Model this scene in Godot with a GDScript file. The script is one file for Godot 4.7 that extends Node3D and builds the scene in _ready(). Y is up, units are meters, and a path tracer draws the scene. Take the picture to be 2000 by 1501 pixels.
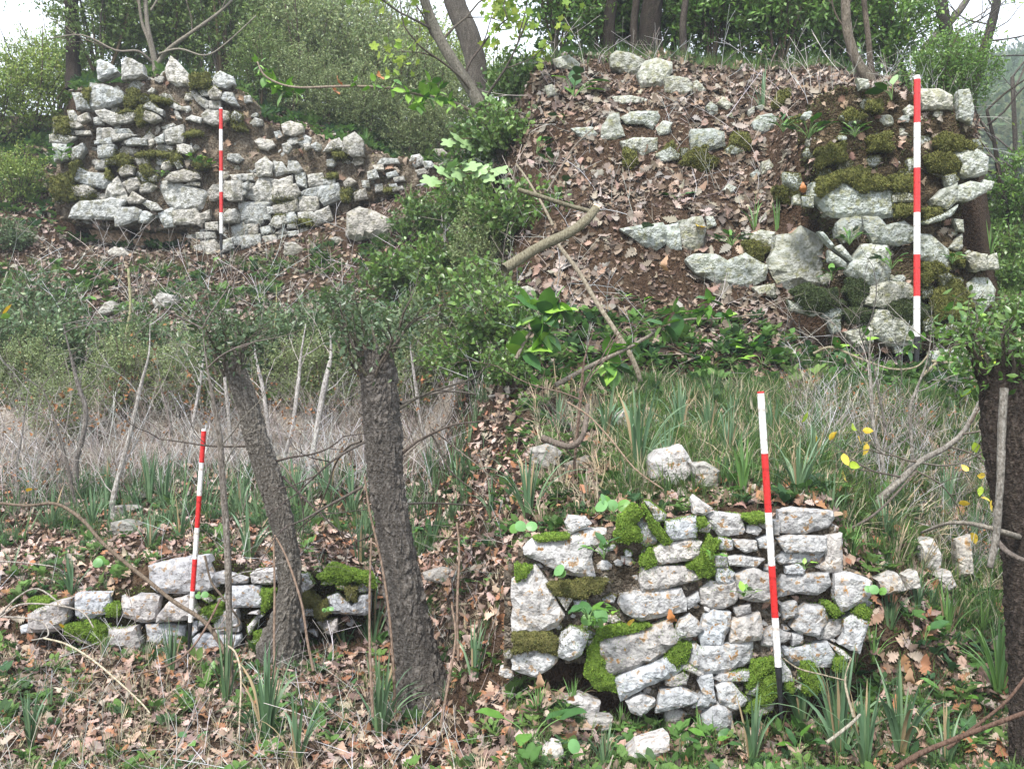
extends Node3D
# A wooded limestone hillside with four ruined drystone walls, each with a red and white ranging pole in front of it.
# Lower terrace: a low wall behind two oaks (left) and a rubble wall among tufts (right). Upper terrace: a tall ruin (left) and a broken bank wall (right).

const F := 2062.0              # photograph pixels per unit of slope: turns a bearing and a distance into metres
var rng := RandomNumberGenerator.new()
var taken := {}
var columns := []              # ground profiles along bearings
var soft := FastNoiseLite.new()
var rough := FastNoiseLite.new()
var plates := FastNoiseLite.new()
var M := {}                    # materials
var shapes := {}               # shared meshes
# the wall being built
var wall: Node3D
var wall_far := 5.0
var wall_tint := Color(0.4, 0.4, 0.4)
var wall_mat: Material
var wall_polys := []
var tint_spread := 0.12
var wall_grow := 1.05
var wall_stones := []
var wall_moss := []

func _ready() -> void:
	rng.seed = 20
	soft.seed = 3; soft.frequency = 0.9; soft.fractal_octaves = 4
	rough.seed = 9; rough.frequency = 1.0; rough.fractal_octaves = 3
	plates.seed = 5; plates.noise_type = FastNoiseLite.TYPE_CELLULAR; plates.frequency = 1.0
	plates.cellular_return_type = FastNoiseLite.RETURN_DISTANCE2_SUB; plates.cellular_jitter = 1.0
	view_and_light()
	make_materials()
	lay_ground()
	build_walls()
	build_poles()
	build_trees()
	build_thickets()
	build_rocks()
	build_tufts()
	build_sprays()
	build_small_plants()
	scatter_litter()

func view_and_light() -> void:
	var cam := Camera3D.new(); cam.name = "camera"
	cam.fov = 2.0 * rad_to_deg(atan(750.5 / F)); cam.near = 0.05; cam.far = 900.0
	add_child(cam); cam.current = true
	var env := Environment.new()
	env.background_mode = Environment.BG_SKY
	var sky := Sky.new()
	var sm := ProceduralSkyMaterial.new()
	sm.sky_top_color = Color(0.80, 0.84, 0.89); sm.sky_horizon_color = Color(0.93, 0.95, 0.97); sm.sky_curve = 0.2
	sm.ground_bottom_color = Color(0.30, 0.29, 0.26); sm.ground_horizon_color = Color(0.5, 0.5, 0.48)
	sm.sky_energy_multiplier = 0.85
	sky.sky_material = sm
	env.sky = sky
	env.tonemap_mode = Environment.TONE_MAPPER_LINEAR
	env.tonemap_exposure = 4.6
	env.sdfgi_enabled = true; env.ssao_enabled = true; env.ssil_enabled = true
	env.fog_enabled = true; env.fog_mode = Environment.FOG_MODE_EXPONENTIAL
	env.fog_density = 0.0016; env.fog_light_color = Color(0.93, 0.96, 1.0)
	var we := WorldEnvironment.new(); we.name = "world_environment"; we.environment = env; add_child(we)
	var sun := DirectionalLight3D.new(); sun.name = "sun"
	sun.light_energy = 0.5; sun.light_angular_distance = 10.0; sun.light_color = Color(1.0, 0.985, 0.96); sun.shadow_enabled = true
	sun.rotation_degrees = Vector3(-52, -24, 0)
	add_child(sun)

# ---------------------------------------------------------------- helpers
func at(px: float, py: float, d: float) -> Vector3:
	return Vector3((px - 1000.0) / F * d, (750.5 - py) / F * d, -d)

func rr(a: float, b: float) -> float:
	return rng.randf_range(a, b)

func numbered(called: String) -> String:
	if not taken.has(called):
		taken[called] = 0
		return called
	taken[called] += 1
	return "%s_%03d" % [called, taken[called]]

func tag(o: Node, label: String, category: String, group := "") -> void:
	o.set_meta("label", label); o.set_meta("category", category)
	if group: o.set_meta("group", group)

func thing(called: String, label: String, category: String, where := Vector3.ZERO, group := "") -> Node3D:
	var o := Node3D.new(); o.name = numbered(called); add_child(o, true); o.position = where
	tag(o, label, category, group)
	return o

func part(called: String, mesh: Mesh, m: Material, parent: Node) -> MeshInstance3D:
	var o := MeshInstance3D.new(); o.name = called; o.mesh = mesh; o.material_override = m
	parent.add_child(o, true)
	return o

func copy_of(o: Node3D, label: String, where: Vector3, turn := 0.0, size := 1.0, group := "") -> Node3D:
	var base := String(o.name)
	var cut := base.rfind("_")
	if cut > 0 and base.substr(cut + 1).is_valid_int(): base = base.substr(0, cut)
	var c := o.duplicate() as Node3D
	c.name = numbered(base); add_child(c, true)
	c.position = where; c.rotation = Vector3(0, turn, 0); c.scale = Vector3.ONE * size
	c.set_meta("label", label)
	if group: c.set_meta("group", group)
	return c

func paint(r: float, g: float, b: float, roughness := 0.9) -> StandardMaterial3D:
	var m := StandardMaterial3D.new()
	m.albedo_color = Color(r, g, b).linear_to_srgb(); m.roughness = roughness
	return m

func tinted(roughness := 0.9, back := Color.BLACK) -> StandardMaterial3D:
	var m := StandardMaterial3D.new()
	m.vertex_color_use_as_albedo = true; m.roughness = roughness
	if back != Color.BLACK:
		m.backlight_enabled = true; m.backlight = back
	return m

func noise_tex(freq: float, octaves: int, offsets: PackedFloat32Array, colors: PackedColorArray, s := 1, side := 512, kind := FastNoiseLite.TYPE_SIMPLEX_SMOOTH) -> NoiseTexture2D:
	var n := FastNoiseLite.new(); n.seed = s; n.frequency = freq; n.fractal_octaves = octaves; n.noise_type = kind
	n.fractal_gain = 0.6
	var t := NoiseTexture2D.new(); t.width = side; t.height = side; t.seamless = true; t.noise = n; t.generate_mipmaps = false
	if colors.size():
		var g := Gradient.new(); g.offsets = offsets; g.colors = colors
		t.color_ramp = g
	return t

func stone_material(tile: float, ramp_at: PackedFloat32Array, ramp: PackedColorArray, spots_at: PackedFloat32Array, spots: PackedColorArray, s: int, relief: float) -> StandardMaterial3D:
	var m := StandardMaterial3D.new()
	m.vertex_color_use_as_albedo = true; m.roughness = 0.93; m.metallic_specular = 0.3
	m.albedo_texture = noise_tex(0.022, 6, ramp_at, ramp, s, 1024)
	m.uv1_triplanar = true; m.uv1_world_triplanar = true; m.uv1_scale = Vector3.ONE * tile
	m.uv2_triplanar = true; m.uv2_world_triplanar = true; m.uv2_scale = Vector3.ONE * tile * 0.7
	m.detail_enabled = true; m.detail_uv_layer = BaseMaterial3D.DETAIL_UV_2
	m.detail_blend_mode = BaseMaterial3D.BLEND_MODE_MIX
	m.detail_albedo = noise_tex(0.02, 4, spots_at, spots, s + 7, 1024)
	m.heightmap_enabled = true; m.heightmap_texture = noise_tex(0.06, 5, [], [], s + 3, 1024); m.heightmap_scale = relief
	return m

func make_materials() -> void:
	var dark := Color(0.40, 0.40, 0.38); var mid := Color(0.80, 0.79, 0.76); var pale := Color(0.98, 0.97, 0.95)
	var none := Color(0.5, 0.45, 0.3, 0.0)
	M.grey_stone = stone_material(0.45, [0.0, 0.28, 0.42, 0.58, 0.8], [Color(0.5, 0.5, 0.48), Color(0.68, 0.68, 0.65), Color(0.84, 0.83, 0.81), pale, Color(1, 1, 0.98)], [0.0, 0.6, 0.68, 1.0], [none, none, Color(0.42, 0.42, 0.36, 0.75), Color(0.3, 0.31, 0.25, 0.8)], 11, 2.2)
	M.green_stone = stone_material(0.55, [0.0, 0.26, 0.42, 0.58, 0.8], [Color(0.46, 0.47, 0.42), Color(0.66, 0.67, 0.6), Color(0.80, 0.80, 0.74), pale, Color(1, 1, 0.98)], [0.0, 0.6, 0.7, 1.0], [none, none, Color(0.50, 0.50, 0.33, 0.6), Color(0.36, 0.38, 0.22, 0.7)], 21, 1.8)
	M.white_stone = stone_material(1.0, [0.0, 0.27, 0.40, 0.55, 0.8], [Color(0.50, 0.49, 0.48), Color(0.72, 0.71, 0.70), Color(0.88, 0.87, 0.87), pale, Color(1, 1, 1)], [0.0, 0.70, 0.725, 0.78, 1.0], [none, Color(0.62, 0.45, 0.12, 0.0), Color(0.62, 0.43, 0.10, 0.9), Color(0.45, 0.30, 0.08, 0.9), Color(0.35, 0.3, 0.2, 0.9)], 31, 0.6)
	M.earth = tinted(0.97); M.earth.metallic_specular = 0.2
	M.earth.albedo_texture = noise_tex(0.03, 6, [0.2, 0.45, 0.6, 0.8], [Color(0.55, 0.5, 0.46), Color(0.8, 0.75, 0.7), Color(0.95, 0.9, 0.85), Color(1, 1, 1)], 41, 1024)
	M.earth.uv1_triplanar = true; M.earth.uv1_world_triplanar = true; M.earth.uv1_scale = Vector3.ONE * 0.7
	M.earth.heightmap_enabled = true; M.earth.heightmap_texture = noise_tex(0.05, 6, [], [], 43, 1024); M.earth.heightmap_scale = 6.0
	M.moss = tinted(0.95, Color(0.1, 0.1, 0.1))
	M.leaf = tinted(0.36, Color(0.8, 0.8, 0.8)); M.leaf.metallic_specular = 0.5
	M.soft_leaf = tinted(0.6, Color(0.9, 0.9, 0.9)); M.soft_leaf.metallic_specular = 0.3
	M.dry = tinted(0.85, Color(0.3, 0.3, 0.3)); M.dry.metallic_specular = 0.25
	M.wood = tinted(0.9); M.wood.metallic_specular = 0.25
	M.wood.albedo_texture = noise_tex(0.04, 5, [0.2, 0.5, 0.75], [Color(0.6, 0.58, 0.55), Color(0.9, 0.88, 0.86), Color(1, 1, 1)], 51, 512)
	M.wood.uv1_triplanar = true; M.wood.uv1_scale = Vector3(3, 1.2, 3)
	M.wood.heightmap_enabled = true; M.wood.heightmap_texture = noise_tex(0.06, 5, [], [], 53, 512); M.wood.heightmap_scale = 0.8
	M.bark = tinted(0.95); M.bark.metallic_specular = 0.2
	M.bark.albedo_texture = noise_tex(0.05, 5, [0.2, 0.5, 0.75], [Color(0.55, 0.53, 0.5), Color(0.85, 0.83, 0.8), Color(1, 1, 1)], 55, 512)
	M.bark.uv1_triplanar = true; M.bark.uv1_scale = Vector3.ONE * 2.0
	M.bark.heightmap_enabled = true; M.bark.heightmap_texture = noise_tex(0.08, 5, [], [], 57, 512); M.bark.heightmap_scale = 0.8
	var scuff := noise_tex(0.02, 6, [0.0, 0.55, 0.66, 1.0], [Color(1, 1, 1), Color(0.97, 0.95, 0.93), Color(0.80, 0.75, 0.70), Color(0.62, 0.56, 0.5)], 61, 512)
	M.red = paint(0.56, 0.022, 0.022, 0.38); M.pole_white = paint(0.74, 0.75, 0.77, 0.4); M.black = paint(0.014, 0.015, 0.018, 0.45)
	for k in ["red", "pole_white", "black"]:
		M[k].albedo_texture = scuff; M[k].uv1_triplanar = true; M[k].uv1_scale = Vector3.ONE * 4.0

	leaf_material("fresh_leaf", Color(0.085, 0.19, 0.03)); leaf_material("bright_leaf", Color(0.20, 0.36, 0.05)); leaf_material("deep_leaf", Color(0.04, 0.105, 0.028))
	leaf_material("pale_leaf", Color(0.22, 0.33, 0.14)); leaf_material("coin_leaf", Color(0.12, 0.25, 0.085)); leaf_material("yellow_leaf", Color(0.62, 0.46, 0.06))
	leaf_material("lime_leaf", Color(0.36, 0.48, 0.05)); leaf_material("rust_leaf", Color(0.36, 0.15, 0.05)); leaf_material("tan_leaf", Color(0.42, 0.27, 0.17))
	M.cut_wood = paint(0.62, 0.52, 0.34)

func leaf_material(called: String, c: Color) -> void:
	var m := paint(c.r, c.g, c.b, 0.42)
	m.vertex_color_use_as_albedo = true
	m.metallic_specular = 0.4
	m.backlight_enabled = true; m.backlight = Color(c.r, c.g, c.b).linear_to_srgb() * 0.9
	M[called] = m

func surface() -> SurfaceTool:
	var st := SurfaceTool.new(); st.begin(Mesh.PRIMITIVE_TRIANGLES)
	return st

func done(st: SurfaceTool) -> ArrayMesh:
	st.generate_normals()
	return st.commit()

func tri(st: SurfaceTool, a: Vector3, b: Vector3, c: Vector3) -> void:
	st.add_vertex(a); st.add_vertex(b); st.add_vertex(c)

func quad(st: SurfaceTool, a: Vector3, b: Vector3, c: Vector3, d: Vector3) -> void:
	tri(st, a, b, c); tri(st, a, c, d)

func curve(points: Array, steps := 4) -> PackedVector3Array:        # a smooth line through the points
	var out := PackedVector3Array()
	var n := points.size()
	for i in n - 1:
		var p0: Vector3 = points[maxi(i - 1, 0)]; var p1: Vector3 = points[i]; var p2: Vector3 = points[i + 1]; var p3: Vector3 = points[mini(i + 2, n - 1)]
		for k in steps:
			out.append(p1.cubic_interpolate(p2, p0, p3, float(k) / steps))
	out.append(points[n - 1])
	return out

func tube(st: SurfaceTool, line: PackedVector3Array, r0: float, r1: float, sides: int, color: Color, knobs := 0.0) -> void:
	var n := line.size()
	var rings := []
	var side := Vector3.RIGHT
	for i in n:
		var t: Vector3 = (line[mini(i + 1, n - 1)] - line[maxi(i - 1, 0)]).normalized()
		if t == Vector3.ZERO: t = Vector3.UP
		if absf(t.dot(side)) > 0.95: side = Vector3.FORWARD
		side = (side - t * side.dot(t)).normalized()
		var other := t.cross(side)
		var r := lerpf(r0, r1, float(i) / maxi(n - 1, 1))
		if knobs > 0.0: r *= 1.0 + knobs * rough.get_noise_3dv(line[i] * 9.0)
		var ring := PackedVector3Array()
		for k in sides:
			var a := TAU * k / sides
			ring.append(line[i] + (side * cos(a) + other * sin(a)) * r)
		rings.append(ring)
	st.set_color(color)
	for i in n - 1:
		for k in sides:
			var j := (k + 1) % sides
			quad(st, rings[i][k], rings[i + 1][k], rings[i + 1][j], rings[i][j])
	for k in range(1, sides - 1):
		tri(st, rings[n - 1][0], rings[n - 1][k + 1], rings[n - 1][k])

func leaf_shape(length: float, width: float, fold: float, droop: float, segs := 4, tip := 1.0, tint := Color.WHITE) -> ArrayMesh:   # a blade along +y from its stalk, facing +z
	var st := surface()
	st.set_color(tint)
	var mid := []; var lft := []; var rgt := []
	for i in segs + 1:
		var t := float(i) / segs
		var w := width * 0.5 * pow(sin(PI * clampf(pow(t, 0.8 * tip), 0.0, 1.0)), 0.8)
		if i == 0: w = width * 0.06
		var c := Vector3(0, length * t, -droop * t * t)
		mid.append(c); lft.append(c + Vector3(-w, 0, fold * w * (1.0 + 0.5 * sin(t * 9.0)))); rgt.append(c + Vector3(w, 0, fold * w * (1.0 + 0.5 * cos(t * 8.0))))
	for i in segs:
		var rib := Color(tint.r * 1.35, tint.g * 1.3, tint.b * 1.3); var rim := tint * (1.0 if i % 2 else 0.82)
		for v in [[lft, i, rim], [lft, i + 1, rim], [mid, i + 1, rib], [lft, i, rim], [mid, i + 1, rib], [mid, i, rib], [mid, i, rib], [mid, i + 1, rib], [rgt, i + 1, rim], [mid, i, rib], [rgt, i + 1, rim], [rgt, i, rim]]:
			st.set_color(v[2]); st.add_vertex(v[0][v[1]])
	return done(st)

func oak_leaf(curl: float, cup: float, skew: float) -> ArrayMesh:   # a lobed leaf one unit long
	var st := surface()
	st.set_color(Color.WHITE)
	var w := [0.015, 0.06, 0.13, 0.09, 0.24, 0.14, 0.33, 0.19, 0.34, 0.2, 0.27, 0.15, 0.14, 0.02]
	var n := w.size()
	var mid := []; var lft := []; var rgt := []
	for i in n:
		var t := float(i) / (n - 1)
		var c := Vector3(skew * sin(t * 3.0) * 0.1, t - 0.5, curl * (t - 0.5) * (t - 0.5) * 1.6)
		mid.append(c)
		var a: float = w[i]
		var up := cup * a * (1.0 + 0.6 * sin(t * 11.0))
		lft.append(c + Vector3(-a, 0.03 * (i % 2), up)); rgt.append(c + Vector3(a * 0.95, 0.03 * (i % 2), up * 0.7 + 0.03 * sin(t * 17.0)))
	for i in n - 1:
		quad(st, lft[i], lft[i + 1], mid[i + 1], mid[i])
		quad(st, mid[i], mid[i + 1], rgt[i + 1], rgt[i])
	return done(st)

func round_leaf(lobes: int, depth: float, cup: float, notch: float) -> ArrayMesh:   # a disc of radius one facing +z, with a dimple (navelwort, clover) or lobes (maple)
	var st := surface()
	st.set_color(Color.WHITE)
	var n := 26
	var inner := []; var outer := []
	for i in n:
		var a := TAU * (float(i) + 0.5) / n - PI / 2
		var gap := 1.0 - notch * exp(-pow(wrapf(a + PI / 2, -PI, PI) / 0.3, 2.0))
		var r := gap * (1.0 - depth + depth * absf(cos(a * lobes * 0.5 + PI / 4 * (lobes % 2)))) if lobes > 0 else gap
		outer.append(Vector3(cos(a) * r, sin(a) * r, cup * (0.9 + 0.12 * sin(a * 5.0))))
		inner.append(Vector3(cos(a) * r * 0.5, sin(a) * r * 0.5, cup * 0.35))
	for i in n:
		var j := (i + 1) % n
		quad(st, inner[i], outer[i], outer[j], inner[j])
		tri(st, Vector3.ZERO, inner[i], inner[j])
	return done(st)

func many(called: String, mesh: Mesh, m: Material, where: Array, tints: Array, parent: Node, stuff := true) -> MultiMeshInstance3D:
	var mm := MultiMesh.new(); mm.transform_format = MultiMesh.TRANSFORM_3D; mm.use_colors = true
	mm.mesh = mesh; mm.instance_count = where.size()
	for i in where.size():
		mm.set_instance_transform(i, where[i]); mm.set_instance_color(i, tints[i])
	var o := MultiMeshInstance3D.new(); o.name = called; o.multimesh = mm; o.material_override = m
	parent.add_child(o, true)
	if stuff: o.set_meta("kind", "stuff")
	return o

func facing(dir: Vector3, roll: float, size: float) -> Basis:        # a leaf's basis: +y along dir
	var y := dir.normalized()
	var x := y.cross(Vector3.UP)
	if x.length() < 0.05: x = Vector3.RIGHT
	x = x.normalized()
	var z := x.cross(y)
	return Basis(x, y, z).rotated(y, roll).scaled(Vector3.ONE * size)

func any_dir(up := 0.0) -> Vector3:
	return (Vector3(rng.randfn(), rng.randfn(), rng.randfn()).normalized() + Vector3.UP * up).normalized()

func shade(c: Color, spread: float) -> Color:                        # one plant differs a little from the next
	var k := 1.0 + rr(-spread, spread)
	return Color(c.r * k * (1.0 + rr(-spread, spread) * 0.5), c.g * k, c.b * k * (1.0 + rr(-spread, spread) * 0.5))

# ---------------------------------------------------------------- ground
func column(px: float, pts: Array) -> void:
	var a := []
	for p in pts: a.append(Vector2(p[0], (750.5 - p[1]) / F * p[0]))
	columns.append([px, a])

func profile(a: Array, d: float) -> float:
	if d <= a[0].x: return a[0].y
	for i in range(1, a.size()):
		if d <= a[i].x: return lerpf(a[i - 1].y, a[i].y, (d - a[i - 1].x) / (a[i].x - a[i - 1].x))
	return a[a.size() - 1].y

func ground_y(x: float, z: float) -> float:
	var d := maxf(-z, 0.6)
	var px := 1000.0 + x / d * F
	var y := 0.0
	if px <= columns[0][0]: y = profile(columns[0][1], d)
	elif px >= columns[-1][0]: y = profile(columns[-1][1], d)
	else:
		for i in range(1, columns.size()):
			if px <= columns[i][0]:
				var t: float = (px - columns[i - 1][0]) / (columns[i][0] - columns[i - 1][0])
				y = lerpf(profile(columns[i - 1][1], d), profile(columns[i][1], d), smoothstep(0.0, 1.0, t))
				break
	if d > 40.0: y += soft.get_noise_2d(x * 0.03, z * 0.03) * minf(d - 40.0, 80.0) * 0.09
	return y + soft.get_noise_2d(x * 1.3, z * 1.3) * 0.05 * clampf(d / 6.0, 0.6, 3.0) + rough.get_noise_2d(x * 5.0, z * 5.0) * 0.02

func ground_at(px: float, d: float) -> Vector3:
	var x := (px - 1000.0) / F * d
	return Vector3(x, ground_y(x, -d), -d)

func on_ground(px: float, py: float, from := 3.0) -> Vector3:        # where the line of sight meets the ground
	var d := from
	while d < 60.0:
		var p := at(px, py, d)
		if p.y <= ground_y(p.x, p.z): return p
		d += 0.02 + d * 0.001
	return at(px, py, 60.0)

func ground_normal(p: Vector3) -> Vector3:
	var e := 0.06
	return Vector3(ground_y(p.x - e, p.z) - ground_y(p.x + e, p.z), 2.0 * e, ground_y(p.x, p.z - e) - ground_y(p.x, p.z + e)).normalized()

func lay_ground() -> void:
	# bearing, then distance and height of the line of sight (downhill to uphill)
	column(-900, [[1, 3600], [2.5, 1850], [4, 1600], [5, 1500], [6.8, 1300], [7.6, 1180], [8.6, 1060], [10, 940], [11, 860], [11.5, 790], [12.5, 690], [14.2, 590], [15.7, 490], [18.5, 290], [22, 230]])
	column(0, [[1, 3600], [2.5, 1850], [4, 1600], [5, 1505], [6.4, 1300], [6.85, 1265], [7.0, 1190], [7.6, 1110], [8.6, 1030], [10, 935], [11, 850], [11.5, 770], [12.5, 690], [14.2, 590], [15.7, 490], [18.5, 290], [22, 225], [30, 330]])
	column(112, [[1, 3600], [2.5, 1850], [4, 1600], [5, 1505], [6.5, 1290], [6.9, 1262], [7.05, 1165], [7.6, 1100], [8.6, 1020], [10, 935], [11, 850], [11.5, 770], [12.5, 690], [14.2, 590], [15.7, 490], [18.5, 290], [22, 225], [30, 330]])
	column(150, [[1, 3600], [2.5, 1850], [4, 1605], [5, 1505], [6.5, 1290], [6.9, 1262], [7.05, 1160], [7.6, 1095], [8.6, 1015], [10, 930], [11, 850], [11.5, 770], [12.5, 690], [14.2, 590], [15.7, 492], [16.4, 470], [16.5, 185], [17.5, 165], [22, 160], [30, 290]])
	column(310, [[1, 3600], [2.5, 1850], [4, 1605], [5, 1505], [6.6, 1285], [6.9, 1262], [7.05, 1105], [7.6, 1065], [8.6, 1000], [10, 925], [11, 850], [11.5, 770], [12.5, 690], [14.2, 590], [15.7, 498], [16.4, 480], [16.5, 160], [17.5, 145], [22, 150], [30, 290]])
	column(470, [[1, 3600], [2.5, 1850], [4, 1605], [5, 1505], [6.6, 1290], [6.9, 1262], [7.05, 1130], [7.6, 1080], [8.6, 1005], [10, 925], [11, 850], [11.5, 770], [12.5, 690], [14.2, 580], [15.7, 490], [16.3, 470], [16.5, 190], [17.5, 175], [22, 175], [30, 290]])
	column(520, [[1, 3600], [2.5, 1850], [4, 1605], [5, 1505], [6.6, 1290], [6.9, 1258], [7.05, 1130], [7.6, 1085], [8.6, 1005], [10, 925], [11, 850], [11.5, 770], [12.5, 685], [14.2, 570], [15.7, 478], [16.2, 465], [16.4, 245], [17.5, 215], [22, 200], [30, 290]])
	column(700, [[1, 3600], [2.5, 1850], [4, 1605], [5, 1505], [6.6, 1290], [6.9, 1258], [7.05, 1150], [7.6, 1095], [8.6, 1010], [10, 925], [11, 850], [11.5, 770], [12.5, 680], [14.2, 555], [15.7, 420], [16.1, 405], [16.3, 285], [17.5, 260], [22, 225], [30, 290]])
	column(800, [[1, 3600], [2.5, 1850], [4, 1605], [5, 1500], [6.6, 1300], [7.0, 1230], [7.6, 1150], [8.6, 1050], [10, 930], [11, 850], [11.5, 765], [12.5, 650], [14.2, 500], [15.7, 375], [16.3, 345], [17.5, 310], [22, 245], [30, 290]])
	column(1075, [[1, 3600], [2.5, 1850], [4, 1570], [4.6, 1465], [4.9, 1385], [5.25, 1310], [5.4, 1080], [5.8, 1010], [7.2, 850], [8.0, 768], [8.3, 738], [9.3, 570], [10, 450], [10.8, 310], [11.6, 195], [12.2, 130], [14, 110], [18, 230]])
	column(1200, [[1, 3600], [2.5, 1850], [4, 1580], [4.6, 1500], [5.05, 1415], [5.25, 1380], [5.4, 1030], [5.8, 965], [7.0, 850], [8.0, 768], [8.3, 738], [9.3, 570], [9.55, 520], [9.85, 430], [10.7, 330], [10.95, 250], [11.6, 190], [12.2, 120], [14, 105], [18, 230]])
	column(1480, [[1, 3600], [2.5, 1850], [4, 1580], [4.6, 1500], [5.05, 1420], [5.25, 1390], [5.4, 1000], [5.8, 940], [7.0, 840], [8.0, 768], [8.4, 725], [9.2, 600], [9.6, 530], [9.9, 430], [10.7, 330], [11.2, 220], [12.2, 145], [14, 120], [18, 235]])
	column(1600, [[1, 3600], [2.5, 1850], [4, 1580], [4.6, 1500], [5.05, 1410], [5.25, 1380], [5.4, 1000], [5.8, 945], [7.0, 845], [8.0, 768], [8.4, 738], [9.1, 690], [9.45, 670], [9.6, 420], [9.9, 260], [10.4, 175], [12.2, 140], [14, 120], [18, 235], [24, 330], [60, 400], [120, 270], [200, 235], [390, 240]])
	column(1690, [[1, 3600], [2.5, 1850], [4, 1580], [4.6, 1500], [5.1, 1390], [5.3, 1340], [5.5, 1130], [5.9, 1030], [7.0, 880], [8.0, 775], [8.4, 745], [9.1, 718], [9.45, 700], [9.6, 340], [9.9, 225], [10.5, 175], [12.2, 150], [14, 150], [18, 260], [24, 345], [60, 400], [120, 270], [200, 235], [390, 240]])
	column(1900, [[1, 3600], [2.5, 1850], [4, 1580], [4.6, 1500], [5.1, 1380], [5.8, 1240], [6.4, 1130], [7.0, 985], [8.0, 805], [8.4, 760], [9.1, 735], [9.45, 710], [9.6, 400], [9.9, 295], [10.5, 225], [12.2, 230], [14, 330], [18, 430], [32, 450], [60, 400], [120, 270], [200, 235], [390, 240]])
	column(1955, [[1, 3600], [2.5, 1850], [4, 1580], [4.6, 1500], [5.1, 1380], [5.8, 1240], [6.4, 1130], [7.0, 985], [8.0, 805], [8.4, 760], [9.2, 700], [10, 610], [11, 550], [14, 470], [20, 430], [32, 450], [60, 400], [120, 270], [200, 235], [390, 240]])
	column(2900, [[1, 3600], [2.5, 1850], [4, 1580], [4.6, 1500], [5.1, 1380], [5.8, 1240], [6.4, 1130], [7.0, 985], [8.0, 805], [8.4, 760], [9.2, 700], [10, 610], [11, 550], [14, 470], [20, 430], [32, 450], [60, 400], [120, 270], [200, 235], [390, 240]])
	var pxs := []
	var px := -1500.0
	while px < 3500.0:
		pxs.append(px)
		px += 14.0 if px > -120.0 and px < 2120.0 else 90.0
	var ds := []
	var d := 1.0
	while d < 400.0:
		ds.append(d)
		d += 0.06 if d > 4.2 and d < 18.0 else 0.25 if d < 30.0 else d * 0.12
	var pos := PackedVector3Array(); var col := PackedColorArray(); var ids := PackedInt32Array()
	var w := pxs.size()
	for dd in ds:
		for x in pxs:
			var p := ground_at(x, dd)
			pos.append(p)
			var g := clampf(0.5 + soft.get_noise_2d(p.x * 0.9 + 40.0, p.z * 0.9), 0.0, 1.0)
			var c := Color(0.062, 0.043, 0.031).lerp(Color(0.115, 0.085, 0.062), g)
			var bright_haze := smoothstep(9.9, 10.6, dd) * (1.0 - smoothstep(11.5, 11.9, dd)) * (1.0 - smoothstep(860.0, 960.0, x))
			c = c.lerp(Color(0.50, 0.485, 0.46), bright_haze * clampf(0.75 + 0.5 * rough.get_noise_2d(p.x * 2.0, p.z * 2.0), 0.0, 1.0))   # ground painted pale to stand in for bright hazy sky behind the thicket
			if dd > 26.0: c = Color(0.06, 0.10, 0.04)
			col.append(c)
	for i in ds.size() - 1:
		for k in w - 1:
			var a := i * w + k
			ids.append_array([a, a + w, a + w + 1, a, a + w + 1, a + 1])
	var nor := PackedVector3Array(); nor.resize(pos.size())
	for i in range(0, ids.size(), 3):
		var n := (pos[ids[i + 2]] - pos[ids[i]]).cross(pos[ids[i + 1]] - pos[ids[i]])
		for k in 3: nor[ids[i + k]] += n
	for i in nor.size(): nor[i] = nor[i].normalized()
	var arr := []; arr.resize(Mesh.ARRAY_MAX)
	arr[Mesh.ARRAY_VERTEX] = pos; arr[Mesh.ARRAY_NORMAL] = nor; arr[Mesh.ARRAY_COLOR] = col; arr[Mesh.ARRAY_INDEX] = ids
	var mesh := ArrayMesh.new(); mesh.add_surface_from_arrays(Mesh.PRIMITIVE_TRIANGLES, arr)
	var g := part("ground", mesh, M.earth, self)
	g.set_meta("kind", "structure"); g.set_meta("label", "brown earth of the wooded slope rising in terraces"); g.set_meta("category", "ground")

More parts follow.
